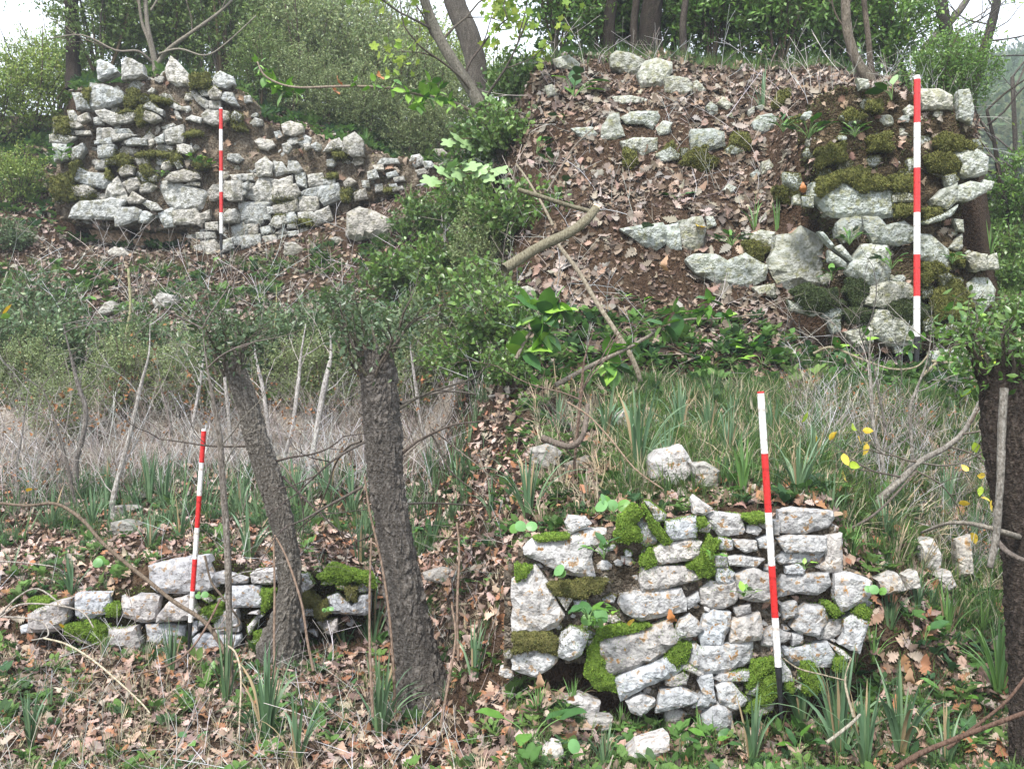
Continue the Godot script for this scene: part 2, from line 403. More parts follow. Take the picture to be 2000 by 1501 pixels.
# ---------------------------------------------------------------- drystone walls
func rock(poly: PackedVector2Array, back: float, bulge: float, bump: float, tint: Color, salt: float, domed := false) -> ArrayMesh:
	# a broken block: a few chiselled planes meet on its face, its edges are chipped, its sides go back into the wall
	var n := poly.size()
	var lo := poly[0]; var hi := poly[0]
	for p in poly: lo = lo.min(p); hi = hi.max(p)
	var size := maxf(minf(hi.x - lo.x, hi.y - lo.y), 0.01)
	var length := 0.0
	for i in n: length += poly[i].distance_to(poly[(i + 1) % n])
	var seg := length / clampf(length / (size * 0.17), 14.0, 40.0)
	var f := 2.6 / size
	var ring := PackedVector2Array()
	for i in n:
		var a := poly[i]; var b := poly[(i + 1) % n]
		var k := maxi(1, roundi(a.distance_to(b) / seg))
		for j in k:
			var q := a.lerp(b, float(j) / k)
			ring.append(q + q.normalized() * size * (0.22 if domed else 0.05) * rough.get_noise_3d(q.x * f * 1.4, q.y * f * 1.4, salt * 9.0))
	var m := ring.size()
	var flat := PackedVector2Array(ring)
	var edge := PackedFloat32Array(); edge.resize(m)
	var g := clampf(size / 7.0, length / 60.0, 1.0)
	var y := lo.y
	while y < hi.y:
		var x := lo.x
		while x < hi.x:
			var q := Vector2(x + g * rng.randf_range(-0.35, 0.35), y + g * rng.randf_range(-0.35, 0.35))
			x += g
			if not Geometry2D.is_point_in_polygon(q, ring): continue
			var e := 1e9
			for i in m: e = minf(e, q.distance_squared_to(Geometry2D.get_closest_point_to_segment(q, ring[i], ring[(i + 1) % m])))
			e = sqrt(e)
			if e < g * 0.4: continue
			flat.append(q); edge.append(e)
		y += g
	var planes := []
	for i in 3:
		var dir := Vector2.from_angle(TAU * i / 3.0 + rng.randf_range(-0.7, 0.7))
		var reach := absf(dir.x) * (hi.x - lo.x) * 0.5 + absf(dir.y) * (hi.y - lo.y) * 0.5
		planes.append([dir, reach * rng.randf_range(-0.2, 0.8), rng.randf_range(0.04, 0.32)])
	var roll := size * (0.42 if domed else 0.05)
	var v3 := PackedVector3Array(); var tone := PackedColorArray()
	for i in flat.size():
		var q := flat[i]
		var z := bulge
		if not domed:
			for pl in planes: z = minf(z, bulge + float(pl[2]) * (float(pl[1]) - (pl[0] as Vector2).dot(q)))
			z = maxf(z, -bulge * 0.9)
		var away := 1.0 - clampf(edge[i] / roll, 0.0, 1.0)
		z -= away * away * (bulge if domed else bump * 0.7)
		z += bump * (0.30 * rough.get_noise_3d(q.x * f, q.y * f * 1.5, salt * 3.1) + 0.24 * rough.get_noise_3d(q.x * f * 3.0, q.y * f * 3.6, salt)) * (2.0 if domed else 1.0)
		v3.append(Vector3(q.x, q.y, z))
		var t := 1.0 + 0.25 * soft.get_noise_3d(q.x * f * 0.7, q.y * f * 0.7, salt * 5.0) + 0.12 * rough.get_noise_3d(q.x * f * 2.5, q.y * f * 2.5, salt * 2.0)
		tone.append(Color(tint.r * t, tint.g * t, tint.b * t))
	var st := surface()
	if not domed: st.set_smooth_group(-1)
	var ids := Geometry2D.triangulate_delaunay(flat)
	for i in range(0, ids.size(), 3):
		var a := ids[i]; var b := ids[i + 1]; var c := ids[i + 2]
		if not Geometry2D.is_point_in_polygon((flat[a] + flat[b] + flat[c]) / 3.0, ring): continue
		if (flat[b] - flat[a]).cross(flat[c] - flat[a]) > 0.0: b = ids[i + 2]; c = ids[i + 1]
		for k in [a, b, c]: st.set_color(tone[k]); st.add_vertex(v3[k])
	var ccw := 0.0
	for i in m: ccw += ring[i].cross(ring[(i + 1) % m])
	for i in m:
		var j := (i + 1) % m
		if ccw < 0.0: j = i
		var h := (i + 1) % m if ccw < 0.0 else i
		var levels := [v3[h], v3[j]]
		for l in [[1.01, minf(v3[h].z, v3[j].z) - back * 0.4], [0.9, -back]]:
			var p: Vector3 = Vector3(ring[h].x * l[0], ring[h].y * l[0], l[1]); var q: Vector3 = Vector3(ring[j].x * l[0], ring[j].y * l[0], l[1])
			st.set_color(tone[h])
			quad(st, levels[0], levels[1], q, p)
			levels = [p, q]
	return done(st)

func outline(a: Array) -> PackedVector2Array:
	var p := PackedVector2Array()
	for i in range(0, a.size(), 2): p.append(Vector2(a[i], a[i + 1]))
	return p

func middle(p: PackedVector2Array) -> Vector2:
	var lo := p[0]; var hi := p[0]
	for q in p: lo = lo.min(q); hi = hi.max(q)
	return (lo + hi) / 2.0

func set_block(called: String, p: PackedVector2Array, d: float, parent: Node3D, proud: float, tint: Color, m: Material, flat := 1.0) -> MeshInstance3D:
	var c := middle(p)
	var grow := wall_grow
	var local := PackedVector2Array()
	var k := d / F
	var size := 1e9
	var lo := p[0]; var hi := p[0]
	for q in p:
		local.append(Vector2((q.x - c.x) * k, (c.y - q.y) * k) * grow)
		lo = lo.min(q); hi = hi.max(q)
	size = minf(hi.x - lo.x, hi.y - lo.y) * k
	var o := part(called, rock(local, clampf(size * 0.9, 0.08, 0.5), clampf(size * 0.13 * flat, 0.008, 0.12), clampf(size * 0.16, 0.006, 0.10), tint, rng.randf() * 100.0), m, parent)
	o.position = at(c.x, c.y, d) + Vector3(0, 0, proud) - parent.position
	return o

func block_tint() -> Color:
	var k := 1.0 + rr(-tint_spread, tint_spread)
	var warm := rr(-0.06, 0.05)
	return Color(wall_tint.r * k * (1.0 + warm), wall_tint.g * k, wall_tint.b * k * (1.0 - warm))

func stone(a: Array) -> void:
	var p := outline(a)
	wall_polys.append(p)
	wall_stones.append(set_block("stone", p, wall_far, wall, rr(0.0, 0.011) * wall_far, block_tint(), wall_mat))

func hollow_stone(a: Array) -> void:
	var t := Color(0.46, 0.33, 0.24) if rng.randf() < 0.7 else Color(0.40, 0.34, 0.27)
	wall_polys.append(outline(a))
	set_block("stone", outline(a), wall_far + 0.42, wall, 0.0, t, wall_mat)

func bank_stone(a: Array) -> void:
	var p := outline(a)
	var low := p[0]
	for q in p:
		if q.y > low.y: low = q
	var c := middle(p)
	var d := -on_ground(c.x, low.y - 2.0, 7.5).z
	wall_stones.append(set_block("stone", p, d, wall, 0.03, block_tint(), wall_mat))

func moss_patch(tone: String, a: Array) -> void:
	var p := outline(a)
	var c := middle(p)
	var d := wall_far
	if tone == "olive" and wall.name == "bank_wall" and c.x < 1560.0: d = -on_ground(c.x, c.y + 6.0, 7.5).z - 0.02
	var base := {"olive": Color(0.085, 0.088, 0.018), "bright": Color(0.085, 0.135, 0.014), "dark": Color(0.03, 0.042, 0.012), "brown": Color(0.085, 0.08, 0.022)}[tone] as Color
	var tip := {"olive": Color(0.13, 0.13, 0.028), "bright": Color(0.13, 0.22, 0.02), "dark": Color(0.05, 0.075, 0.018), "brown": Color(0.12, 0.12, 0.03)}[tone] as Color
	var k := d / F
	var local := PackedVector2Array()
	var lo := p[0]; var hi := p[0]
	for q in p:
		local.append(Vector2((q.x - c.x) * k, (c.y - q.y) * k)); lo = lo.min(q); hi = hi.max(q)
	var size := minf(hi.x - lo.x, hi.y - lo.y) * k
	var dome := size * 0.13
	var o := part("moss", rock(local, 0.05 + 0.01 * d, dome, size * 0.14, base, rng.randf() * 100.0, true), M.moss, wall)
	var front := 0.007 * d + 0.012
	o.position = at(c.x, c.y, d) + Vector3(0, 0, front) - wall.position
	var area := (hi.x - lo.x) * (hi.y - lo.y)
	wall_moss.append([o.position, Vector2(hi.x - lo.x, hi.y - lo.y) * k * 0.5, tip, base])
	cover_with_moss(o, int(clampf(area * 1.3, 150, 4500)), 3.6 * k, tip, base, -2.0)

func sampled(o: MeshInstance3D, count: int, steepest: float) -> Array:   # points and normals spread over a mesh's faces
	var arrays := o.mesh.surface_get_arrays(0)
	var v: PackedVector3Array = arrays[Mesh.ARRAY_VERTEX]
	var sums := PackedFloat32Array(); var total := 0.0
	for i in range(0, v.size(), 3):
		var n := (v[i + 2] - v[i]).cross(v[i + 1] - v[i])
		total += n.length() if n.length() > 0.0 and n.normalized().y > steepest and n.z > -0.2 * n.length() else 0.0
		sums.append(total)
	var out := []
	for k in count:
		var i := sums.bsearch(rng.randf() * total)
		if i >= sums.size(): continue
		i *= 3
		var a := sqrt(rng.randf()); var b := rng.randf()
		out.append([v[i] * (1.0 - a) + v[i + 1] * a * (1.0 - b) + v[i + 2] * a * b, (v[i + 2] - v[i]).cross(v[i + 1] - v[i]).normalized()])
	return out

func cover_with_moss(o: MeshInstance3D, count: int, shoot: float, tip: Color, base: Color, patchy: float) -> void:
	var where := []; var tints := []
	for s in sampled(o, count, -2.0):
		var p: Vector3 = s[0]; var nn: Vector3 = s[1]
		var w := p + o.position
		if patchy > -1.0 and soft.get_noise_3d(w.x * 2.4, w.y * 2.4, w.z * 2.4 + 11.0) < patchy: continue
		where.append(Transform3D(facing(nn + any_dir(0.3) * 0.75, rr(0, TAU), shoot * rr(0.6, 1.4)), p - nn * shoot * 0.15))
		tints.append(shade(base.lerp(tip, rr(0.0, 1.3)), 0.3))
	if where.size(): many("moss_shoots", shapes.shoot, M.moss, where, tints, o)

func spread_moss() -> void:                                          # thin moss creeping from the cushions over the stones beside them
	for st in wall_stones:
		var o: MeshInstance3D = st
		var where := []; var tints := []
		for g in wall_moss:
			var half: Vector2 = g[1]
			var box := o.mesh.get_aabb()
			var gap: Vector3 = (o.position + box.get_center() - (g[0] as Vector3)).abs()
			if gap.x > half.x * 1.5 + box.size.x * 0.5 or gap.y > half.y * 1.6 + box.size.y * 0.5: continue
			for s in sampled(o, 1300, -2.0):
				var v: Vector3 = o.position + s[0] - g[0]
				var e: float = Vector2(v.x / (half.x * 1.55), v.y / (half.y * 1.7)).length() + 0.5 * rough.get_noise_3dv((o.position + s[0]) * 45.0 / wall_far) - 0.25 * s[1].y
				if e > rr(0.4, 1.25): continue
				where.append(Transform3D(facing((s[1] as Vector3) + any_dir(0.3) * 0.8, rr(0, TAU), 3.0 * wall_far / F * rr(0.5, 1.3)), s[0]))
				tints.append(shade((g[3] as Color).lerp(g[2], rr(0.0, 1.1)), 0.3))
		if where.size() > 12: many("moss_shoots", shapes.shoot, M.moss, where, tints, o)

func catch_leaves(o: MeshInstance3D, count: int, size: float, tints_in: Array) -> void:
	var where := []; var tints := []
	for s in sampled(o, count, 0.15):
		var lean := ((s[1] as Vector3) + any_dir() * 0.5).normalized()
		var x := lean.cross(any_dir()).normalized()
		where.append(Transform3D(Basis(x, lean.cross(x), lean).scaled(Vector3.ONE * size * rr(0.6, 1.2)), s[0] + s[1] * 0.01))
		tints.append(shade(tints_in[rng.randi_range(0, tints_in.size() - 1)], 0.25))
	if where.size(): many("caught_leaves", shapes.oak[1], M.dry, where, tints, o)

func wall_core(a: Array, tint_a: Color, tint_b: Color, set_back: float, cell_px: float, moss_count: int, moss_from: float, moss_tip: Color, leaf_count: int) -> void:   # earth and rubble fill behind the facing stones
	var p := outline(a)
	var lo := p[0]; var hi := p[0]
	for q in p: lo = lo.min(q); hi = hi.max(q)
	var nx := int((hi.x - lo.x) / cell_px) + 2; var ny := int((hi.y - lo.y) / cell_px) + 2
	var inside := {}
	for i in nx:
		for j in ny:
			if Geometry2D.is_point_in_polygon(lo + Vector2(i + 0.5, j + 0.5) * cell_px, p): inside[Vector2i(i, j)] = true
	var st := surface()
	var v := func(i: int, j: int, back: float) -> Vector3:
		var q := lo + Vector2(i, j) * cell_px + Vector2(rough.get_noise_2d(i * 3.3, j * 3.3), rough.get_noise_2d(i * 3.3 + 50, j * 3.3)) * cell_px * 0.5
		var w := at(q.x, q.y, wall_far)
		return w + Vector3(0, 0, -set_back - back + rough.get_noise_3d(w.x * 5.0, w.y * 5.0, 3.0) * 0.008 * wall_far) - wall.position
	for key in inside:
		var i: int = key.x; var j: int = key.y
		var w := at(lo.x + i * cell_px, lo.y + j * cell_px, wall_far)
		st.set_color(tint_a.lerp(tint_b, clampf(0.5 + 0.9 * soft.get_noise_2d(w.x * 3.0, w.y * 3.0), 0.0, 1.0)))
		quad(st, v.call(i, j + 1, 0), v.call(i, j, 0), v.call(i + 1, j, 0), v.call(i + 1, j + 1, 0))
		var b := 0.035 * wall_far
		if not inside.has(Vector2i(i - 1, j)): quad(st, v.call(i, j + 1, b), v.call(i, j, b), v.call(i, j, 0), v.call(i, j + 1, 0))
		if not inside.has(Vector2i(i + 1, j)): quad(st, v.call(i + 1, j + 1, 0), v.call(i + 1, j, 0), v.call(i + 1, j, b), v.call(i + 1, j + 1, b))
		if not inside.has(Vector2i(i, j - 1)): quad(st, v.call(i, j, 0), v.call(i, j, b), v.call(i + 1, j, b), v.call(i + 1, j, 0))
		if not inside.has(Vector2i(i, j + 1)): quad(st, v.call(i, j + 1, b), v.call(i, j + 1, 0), v.call(i + 1, j + 1, 0), v.call(i + 1, j + 1, b))
	var core := part("rubble_core", done(st), M.earth, wall)
	var k := wall_far / F
	cover_with_moss(core, moss_count, 4.5 * k, moss_tip, moss_tip * 0.6, moss_from)
	catch_leaves(core, leaf_count, 22.0 * k, [Color(0.26, 0.18, 0.13), Color(0.17, 0.11, 0.08), Color(0.32, 0.25, 0.2)])

func pack_gaps(a: Array, count: int, r_min: float, r_max: float) -> void:      # small pinning stones in the gaps between the big ones
	var p := outline(a)
	var lo := p[0]; var hi := p[0]
	for q in p: lo = lo.min(q); hi = hi.max(q)
	var boxes := []
	for q in wall_polys:
		var b := Rect2(q[0], Vector2.ZERO)
		for v in q: b = b.expand(v)
		boxes.append(b)
	var placed := 0
	for k in count * 30:
		if placed >= count: break
		var c := Vector2(rr(lo.x, hi.x), rr(lo.y, hi.y))
		if not Geometry2D.is_point_in_polygon(c, p): continue
		var r := r_max
		for i in wall_polys.size():
			if not boxes[i].grow(r).has_point(c): continue
			var q: PackedVector2Array = wall_polys[i]
			if Geometry2D.is_point_in_polygon(c, q): r = 0.0; break
			for v in q.size():
				r = minf(r, c.distance_to(Geometry2D.get_closest_point_to_segment(c, q[v], q[(v + 1) % q.size()])))
		if r < r_min: continue
		var n := rng.randi_range(5, 7)
		var wide := rr(1.0, 1.5)
		var turn := rr(-0.4, 0.4)
		var s := PackedVector2Array()
		for v in n:
			var ang := TAU * (v + rr(-0.25, 0.25)) / n
			s.append(c + Vector2(cos(ang) * wide, sin(ang) * 0.85).rotated(turn) * r * rr(0.85, 1.15))
		wall_polys.append(s)
		var b := Rect2(s[0], Vector2.ZERO)
		for v in s: b = b.expand(v)
		boxes.append(b)
		wall_stones.append(set_block("stone", s, wall_far, wall, -rr(0.0, 0.012) * wall_far, block_tint(), wall_mat))
		placed += 1

func begin_wall(called: String, label: String, foot: Vector3, d: float, tint: Color, m: Material, spread: float) -> void:
	wall = thing(called, label, "wall", foot)
	wall.set_meta("kind", "thing")
	wall_far = d; wall_tint = tint; wall_mat = m; wall_polys = []; tint_spread = spread; wall_stones = []; wall_moss = []

func build_walls() -> void:
	shapes.shoot = leaf_shape(1.0, 0.5, 0.3, 0.2, 2)
	shapes.oak = [oak_leaf(0.5, 0.35, 1.0), oak_leaf(-0.6, 0.5, -1.0), oak_leaf(1.0, -0.4, 0.4), oak_leaf(0.15, 0.15, -0.5)]
	tall_wall()
	bank_wall_stones()
	low_wall()
	lichen_wall()

func tall_wall() -> void:
	begin_wall("tall_wall", "tall ruined rubble wall of grey limestone with a dark hollow under its left end", at(430, 500, 15.75), 15.75, Color(0.44, 0.44, 0.435), M.grey_stone, 0.2)
	wall_grow = 1.18
	var edge := [148, 180, 178, 165, 300, 152, 340, 125, 372, 152, 420, 152, 455, 168, 488, 190, 500, 235, 560, 252, 640, 272, 715, 278, 722, 300, 800, 308, 880, 322, 880, 345, 770, 380, 700, 395, 655, 440, 560, 480, 500, 482, 440, 492, 372, 496, 366, 446, 300, 446, 250, 442, 150, 437, 108, 420, 106, 330, 108, 262, 150, 232]
	wall_core(edge, Color(0.14, 0.12, 0.09), Color(0.36, 0.335, 0.29), 0.05, 7.0, 5200, 0.0, Color(0.11, 0.11, 0.03), 260)
	stone([196, 125, 203, 122, 223, 132, 232, 143, 212, 153, 199, 156])
	stone([243, 132, 249, 119, 263, 121, 278, 130, 282, 147, 267, 154, 243, 154])
	stone([325, 136, 335, 113, 351, 127, 366, 147, 368, 163, 344, 164, 331, 156])
	stone([417, 163, 423, 149, 432, 142, 454, 152, 456, 163, 441, 171, 419, 167])
	stone([181, 166, 212, 171, 234, 180, 242, 193, 232, 202, 199, 211, 175, 213, 180, 193])
	stone([147, 186, 164, 187, 172, 200, 177, 213, 155, 215, 152, 200])
	stone([194, 220, 212, 218, 234, 226, 263, 222, 268, 231, 252, 240, 221, 244, 203, 235])
	stone([139, 222, 150, 221, 156, 231, 156, 242, 146, 240])
	stone([161, 233, 177, 226, 181, 237, 168, 244, 159, 244])
	stone([183, 231, 199, 228, 201, 242, 184, 242])
	stone([144, 244, 159, 244, 168, 250, 159, 255, 148, 253])
	stone([153, 258, 179, 259, 181, 265, 155, 266])
	stone([193, 254, 202, 254, 203, 266, 199, 277, 192, 277])
	stone([205, 254, 221, 253, 232, 264, 221, 272, 204, 273])
	stone([232, 257, 256, 256, 263, 264, 234, 264])
	stone([227, 267, 254, 265, 271, 268, 230, 279])
	stone([192, 279, 221, 273, 223, 284, 194, 285])
	stone([249, 279, 265, 272, 287, 275, 287, 285, 254, 286])
	stone([198, 288, 210, 285, 227, 287, 224, 308, 199, 309])
	stone([232, 295, 241, 286, 267, 292, 265, 300, 236, 303])
	stone([278, 270, 291, 257, 300, 266, 291, 273])
	stone([289, 277, 300, 273, 302, 281, 293, 289])
	stone([304, 273, 320, 263, 321, 279, 309, 281])
	stone([322, 257, 357, 246, 360, 264, 355, 277, 329, 281, 322, 275])
	stone([316, 248, 337, 241, 341, 245, 322, 255])
	stone([304, 288, 313, 282, 333, 286, 335, 296, 318, 297])
	stone([350, 286, 362, 284, 375, 288, 379, 297, 368, 303, 350, 299])
	stone([286, 215, 291, 209, 300, 204, 311, 215, 321, 218, 320, 228, 304, 220])
	stone([288, 226, 291, 220, 313, 229, 318, 235, 300, 242, 287, 237])
	stone([280, 196, 287, 189, 296, 196, 293, 203, 282, 202])
	stone([293, 182, 300, 175, 307, 178, 302, 186])
	stone([334, 209, 342, 202, 362, 213, 359, 216, 344, 214])
	stone([340, 217, 346, 216, 355, 231, 346, 232])
	stone([359, 213, 373, 211, 376, 218, 368, 223])
	stone([374, 182, 381, 180, 410, 200, 410, 209, 403, 212, 388, 202])
	stone([392, 180, 410, 177, 412, 189, 397, 189])
	stone([413, 185, 423, 174, 436, 185, 434, 196, 417, 196])
	stone([439, 198, 445, 187, 458, 188, 468, 209, 454, 207])
	stone([412, 200, 432, 200, 433, 215, 413, 214])
	stone([398, 226, 406, 217, 428, 217, 430, 242, 414, 244, 399, 236])
	stone([435, 220, 450, 224, 452, 237, 436, 242])
	stone([457, 231, 463, 222, 476, 229, 474, 240, 461, 240])
	stone([366, 235, 377, 228, 395, 233, 392, 242])
	stone([489, 240, 498, 231, 511, 235, 511, 244, 494, 246])
	stone([478, 190, 489, 188, 492, 200, 479, 201])
	stone([142, 308, 146, 292, 164, 284, 168, 295, 159, 310, 146, 313])
	stone([307, 308, 318, 306, 332, 314, 318, 323, 308, 319])
	stone([321, 332, 324, 323, 335, 319, 338, 328, 329, 336])
	stone([345, 321, 353, 317, 359, 328, 351, 332])
	stone([265, 312, 289, 308, 291, 321, 274, 323])
	stone([216, 317, 232, 318, 232, 323, 216, 323])
	stone([192, 317, 212, 310, 221, 308, 212, 319, 210, 330, 190, 330])
	stone([238, 336, 252, 326, 265, 330, 263, 343, 243, 345])
	stone([292, 350, 300, 340, 309, 346, 307, 355, 296, 355])
	stone([330, 352, 340, 341, 362, 335, 386, 341, 390, 350, 373, 355, 342, 356])
	stone([150, 352, 159, 330, 177, 339, 203, 341, 214, 356, 203, 367, 190, 365, 175, 363])
	stone([150, 369, 172, 365, 188, 374, 175, 387, 155, 383])
	stone([210, 383, 216, 361, 232, 348, 247, 380])
	stone([245, 360, 256, 352, 269, 350, 276, 365, 256, 376])
	stone([276, 365, 291, 357, 307, 365, 296, 374, 278, 376])
	stone([256, 391, 267, 378, 287, 391, 278, 398, 258, 398])
	stone([308, 357, 337, 356, 364, 365, 395, 374, 402, 387, 388, 405, 366, 409, 342, 409, 326, 389, 318, 372])
	stone([375, 357, 390, 358, 390, 364, 364, 362])
	stone([406, 374, 417, 363, 441, 361, 441, 385, 410, 391])
	stone([443, 358, 472, 358, 477, 365, 474, 391, 452, 392, 443, 385])
	stone([478, 363, 489, 358, 489, 372, 479, 370])
	stone([477, 373, 486, 373, 483, 383, 476, 384])
	stone([465, 344, 491, 342, 494, 352, 467, 353])
	stone([504, 339, 511, 319, 522, 312, 522, 341])
	stone([104, 266, 115, 264, 150, 270, 133, 281, 104, 279])
	stone([111, 286, 139, 288, 137, 312, 115, 317])
	stone([109, 233, 144, 231, 144, 262, 109, 264])
	stone([103, 350, 133, 343, 135, 383, 104, 385])
	stone([190, 396, 221, 389, 247, 394, 234, 407, 194, 409])
	stone([216, 385, 247, 383, 252, 392, 221, 388])
	moss_patch("olive", [247, 193, 256, 176, 271, 178, 274, 196, 263, 213, 249, 209])
	moss_patch("olive", [271, 213, 289, 209, 287, 240, 274, 248, 269, 226])
	moss_patch("olive", [223, 310, 238, 303, 260, 310, 256, 328, 234, 323])
	moss_patch("olive", [269, 303, 300, 297, 344, 303, 348, 312, 311, 307, 274, 310])
	moss_patch("olive", [113, 233, 139, 231, 142, 262, 113, 264])
	moss_patch("olive", [104, 352, 142, 339, 146, 367, 135, 394, 106, 387])
	moss_patch("olive", [137, 374, 153, 378, 155, 391, 142, 391])
	moss_patch("olive", [142, 319, 159, 317, 148, 354, 139, 354])
	moss_patch("olive", [377, 321, 406, 308, 410, 328, 388, 330])
	moss_patch("olive", [276, 328, 291, 323, 304, 336, 289, 352])
	moss_patch("olive", [373, 152, 410, 143, 412, 171, 377, 176])
	moss_patch("olive", [210, 330, 216, 330, 221, 354, 212, 350])
	moss_patch("olive", [161, 391, 188, 380, 187, 385, 166, 396])
	moss_patch("olive", [232, 229, 252, 215, 263, 220, 234, 227])
	moss_patch("olive", [166, 178, 179, 174, 181, 198, 170, 198])
	moss_patch("olive", [296, 189, 335, 198, 337, 204, 300, 201])
	moss_patch("olive", [362, 264, 377, 257, 397, 259, 395, 266, 364, 269])
	moss_patch("olive", [340, 301, 357, 308, 353, 319, 333, 317])
	moss_patch("olive", [452, 235, 476, 242, 483, 257, 458, 253])
	stone([154, 410, 166, 398, 204, 396, 228, 410, 230, 426, 212, 428, 172, 428, 148, 426])
	stone([232, 424, 240, 410, 268, 410, 280, 416, 272, 432, 248, 442, 236, 442])
	stone([278, 416, 292, 416, 302, 422, 292, 436, 278, 436])
	stone([284, 400, 292, 394, 306, 398, 318, 410, 300, 412])
	stone([312, 418, 336, 408, 342, 424, 340, 440, 322, 442, 316, 430])
	stone([343, 414, 382, 411, 388, 420, 384, 438, 345, 437])
	stone([388, 424, 412, 414, 412, 428, 396, 442, 386, 438])
	hollow_stone([178, 450, 212, 444, 244, 454, 242, 468, 214, 478, 190, 468])
	hollow_stone([233, 482, 252, 468, 260, 488, 238, 490])
	hollow_stone([218, 480, 230, 478, 230, 484, 220, 485])
	hollow_stone([260, 468, 278, 464, 282, 482, 266, 488])
	hollow_stone([268, 454, 288, 448, 290, 456, 272, 459])
	hollow_stone([280, 460, 292, 458, 294, 470, 284, 472])
	hollow_stone([297, 458, 312, 450, 336, 448, 338, 464, 334, 474, 300, 472])
	hollow_stone([339, 452, 348, 452, 364, 468, 352, 476])
	stone([216, 492, 228, 484, 240, 488, 240, 500, 220, 500])
	stone([241, 488, 244, 486, 260, 500, 248, 502])
	stone([406, 438, 428, 436, 428, 450, 407, 450])
	stone([388, 456, 420, 455, 422, 466, 390, 468])
	stone([395, 474, 420, 470, 428, 482, 428, 500, 406, 502])
	stone([436, 476, 456, 470, 460, 486, 438, 496])
	stone([436, 428, 448, 414, 460, 410, 468, 422, 466, 434, 438, 435])
	stone([483, 383, 509, 346, 525, 349, 540, 391, 522, 395, 491, 387])
	stone([530, 349, 546, 352, 569, 344, 570, 362, 538, 365])
	stone([539, 370, 579, 364, 585, 378, 577, 390, 540, 391])
	stone([470, 396, 526, 398, 522, 409, 512, 433, 499, 435, 470, 430])
	stone([539, 404, 579, 392, 582, 412, 556, 420, 540, 417])
	stone([585, 387, 621, 386, 621, 404, 616, 413, 583, 414])
	stone([586, 378, 598, 370, 621, 365, 624, 383, 600, 384])
	stone([624, 368, 660, 362, 668, 388, 637, 401, 626, 386])
	stone([603, 342, 629, 339, 633, 362, 605, 362])
	stone([634, 352, 655, 352, 655, 362, 635, 362])
	stone([566, 316, 582, 318, 591, 331, 587, 338, 566, 336])
	stone([535, 316, 551, 318, 564, 336, 540, 342, 535, 331])
	stone([503, 323, 520, 310, 533, 323, 530, 342, 507, 344])
	stone([577, 339, 595, 339, 598, 365, 582, 362])
	stone([613, 420, 642, 407, 650, 430, 621, 440])
	stone([530, 440, 540, 425, 561, 424, 561, 438, 546, 446])
	stone([562, 420, 577, 417, 583, 430, 579, 435, 564, 438])
	stone([585, 417, 611, 416, 612, 427, 587, 430])
	stone([525, 407, 535, 407, 536, 417, 527, 420])
	stone([517, 421, 530, 420, 530, 430, 518, 430])
	stone([438, 425, 452, 412, 464, 414, 468, 425, 462, 434, 439, 435])
	stone([453, 443, 475, 436, 486, 453, 475, 461, 457, 464])
	stone([488, 451, 505, 440, 505, 459, 491, 460])
	stone([479, 438, 499, 435, 500, 440, 483, 446])
	stone([508, 446, 530, 440, 535, 453, 514, 458])
	stone([512, 464, 538, 459, 543, 472, 525, 482, 512, 481])
	stone([473, 464, 509, 460, 510, 479, 478, 486])
	stone([460, 466, 472, 465, 472, 479, 461, 479])
	stone([436, 472, 457, 466, 459, 487, 439, 495])
	stone([540, 456, 556, 446, 565, 455, 546, 458])
	stone([544, 459, 561, 459, 564, 469, 548, 474])
	stone([566, 455, 585, 453, 586, 461, 569, 464])
	stone([566, 442, 579, 439, 581, 448, 566, 448])
	stone([587, 447, 603, 446, 603, 456, 588, 456])
	stone([676, 274, 694, 264, 708, 277, 709, 303, 691, 306, 673, 295])
	stone([635, 297, 650, 279, 663, 275, 673, 287, 665, 294])
	stone([552, 244, 566, 238, 587, 243, 590, 256, 577, 264, 556, 260])
	stone([535, 258, 546, 256, 551, 266, 540, 270])
	stone([556, 287, 566, 284, 573, 292, 566, 303, 559, 300])
	stone([595, 284, 605, 282, 608, 290, 598, 294])
	stone([639, 313, 650, 310, 656, 318, 650, 326, 639, 323])
	stone([738, 321, 746, 309, 774, 310, 777, 318])
	stone([730, 325, 748, 323, 750, 334, 735, 334])
	stone([672, 357, 683, 347, 696, 357, 676, 368])
	stone([690, 378, 712, 368, 716, 386, 694, 391])
	stone([707, 353, 720, 353, 721, 365, 709, 365])
	stone([720, 339, 735, 334, 741, 349, 722, 352])
	stone([754, 339, 772, 334, 777, 342, 759, 347])
	stone([769, 347, 787, 344, 790, 352, 772, 355])
	stone([761, 362, 774, 360, 777, 366, 764, 368])
	stone([769, 372, 787, 367, 790, 373, 772, 377])
	stone([733, 362, 746, 360, 748, 373, 735, 375])
	stone([813, 334, 829, 331, 837, 339, 819, 343])
	stone([850, 295, 865, 295, 876, 305, 858, 308])
	stone([813, 362, 829, 357, 832, 365])
	stone([826, 316, 842, 316, 850, 326, 832, 329])
	stone([452, 342, 491, 339, 494, 352, 460, 353])
	stone([488, 357, 496, 360, 491, 370, 479, 375])
	moss_patch("olive", [538, 395, 556, 386, 579, 388, 566, 394, 546, 399])
	moss_patch("olive", [582, 430, 608, 430, 616, 442, 587, 439])
	moss_patch("olive", [540, 420, 556, 418, 559, 424, 543, 425])
	moss_patch("olive", [650, 297, 676, 297, 676, 310, 655, 310])
	moss_patch("olive", [639, 342, 660, 339, 660, 349, 642, 351])
	moss_patch("olive", [668, 373, 689, 370, 683, 394, 670, 394])
	moss_patch("olive", [756, 368, 767, 370, 767, 378, 751, 378])
	pack_gaps(edge, 125, 3.2, 12.0)
	spread_moss()

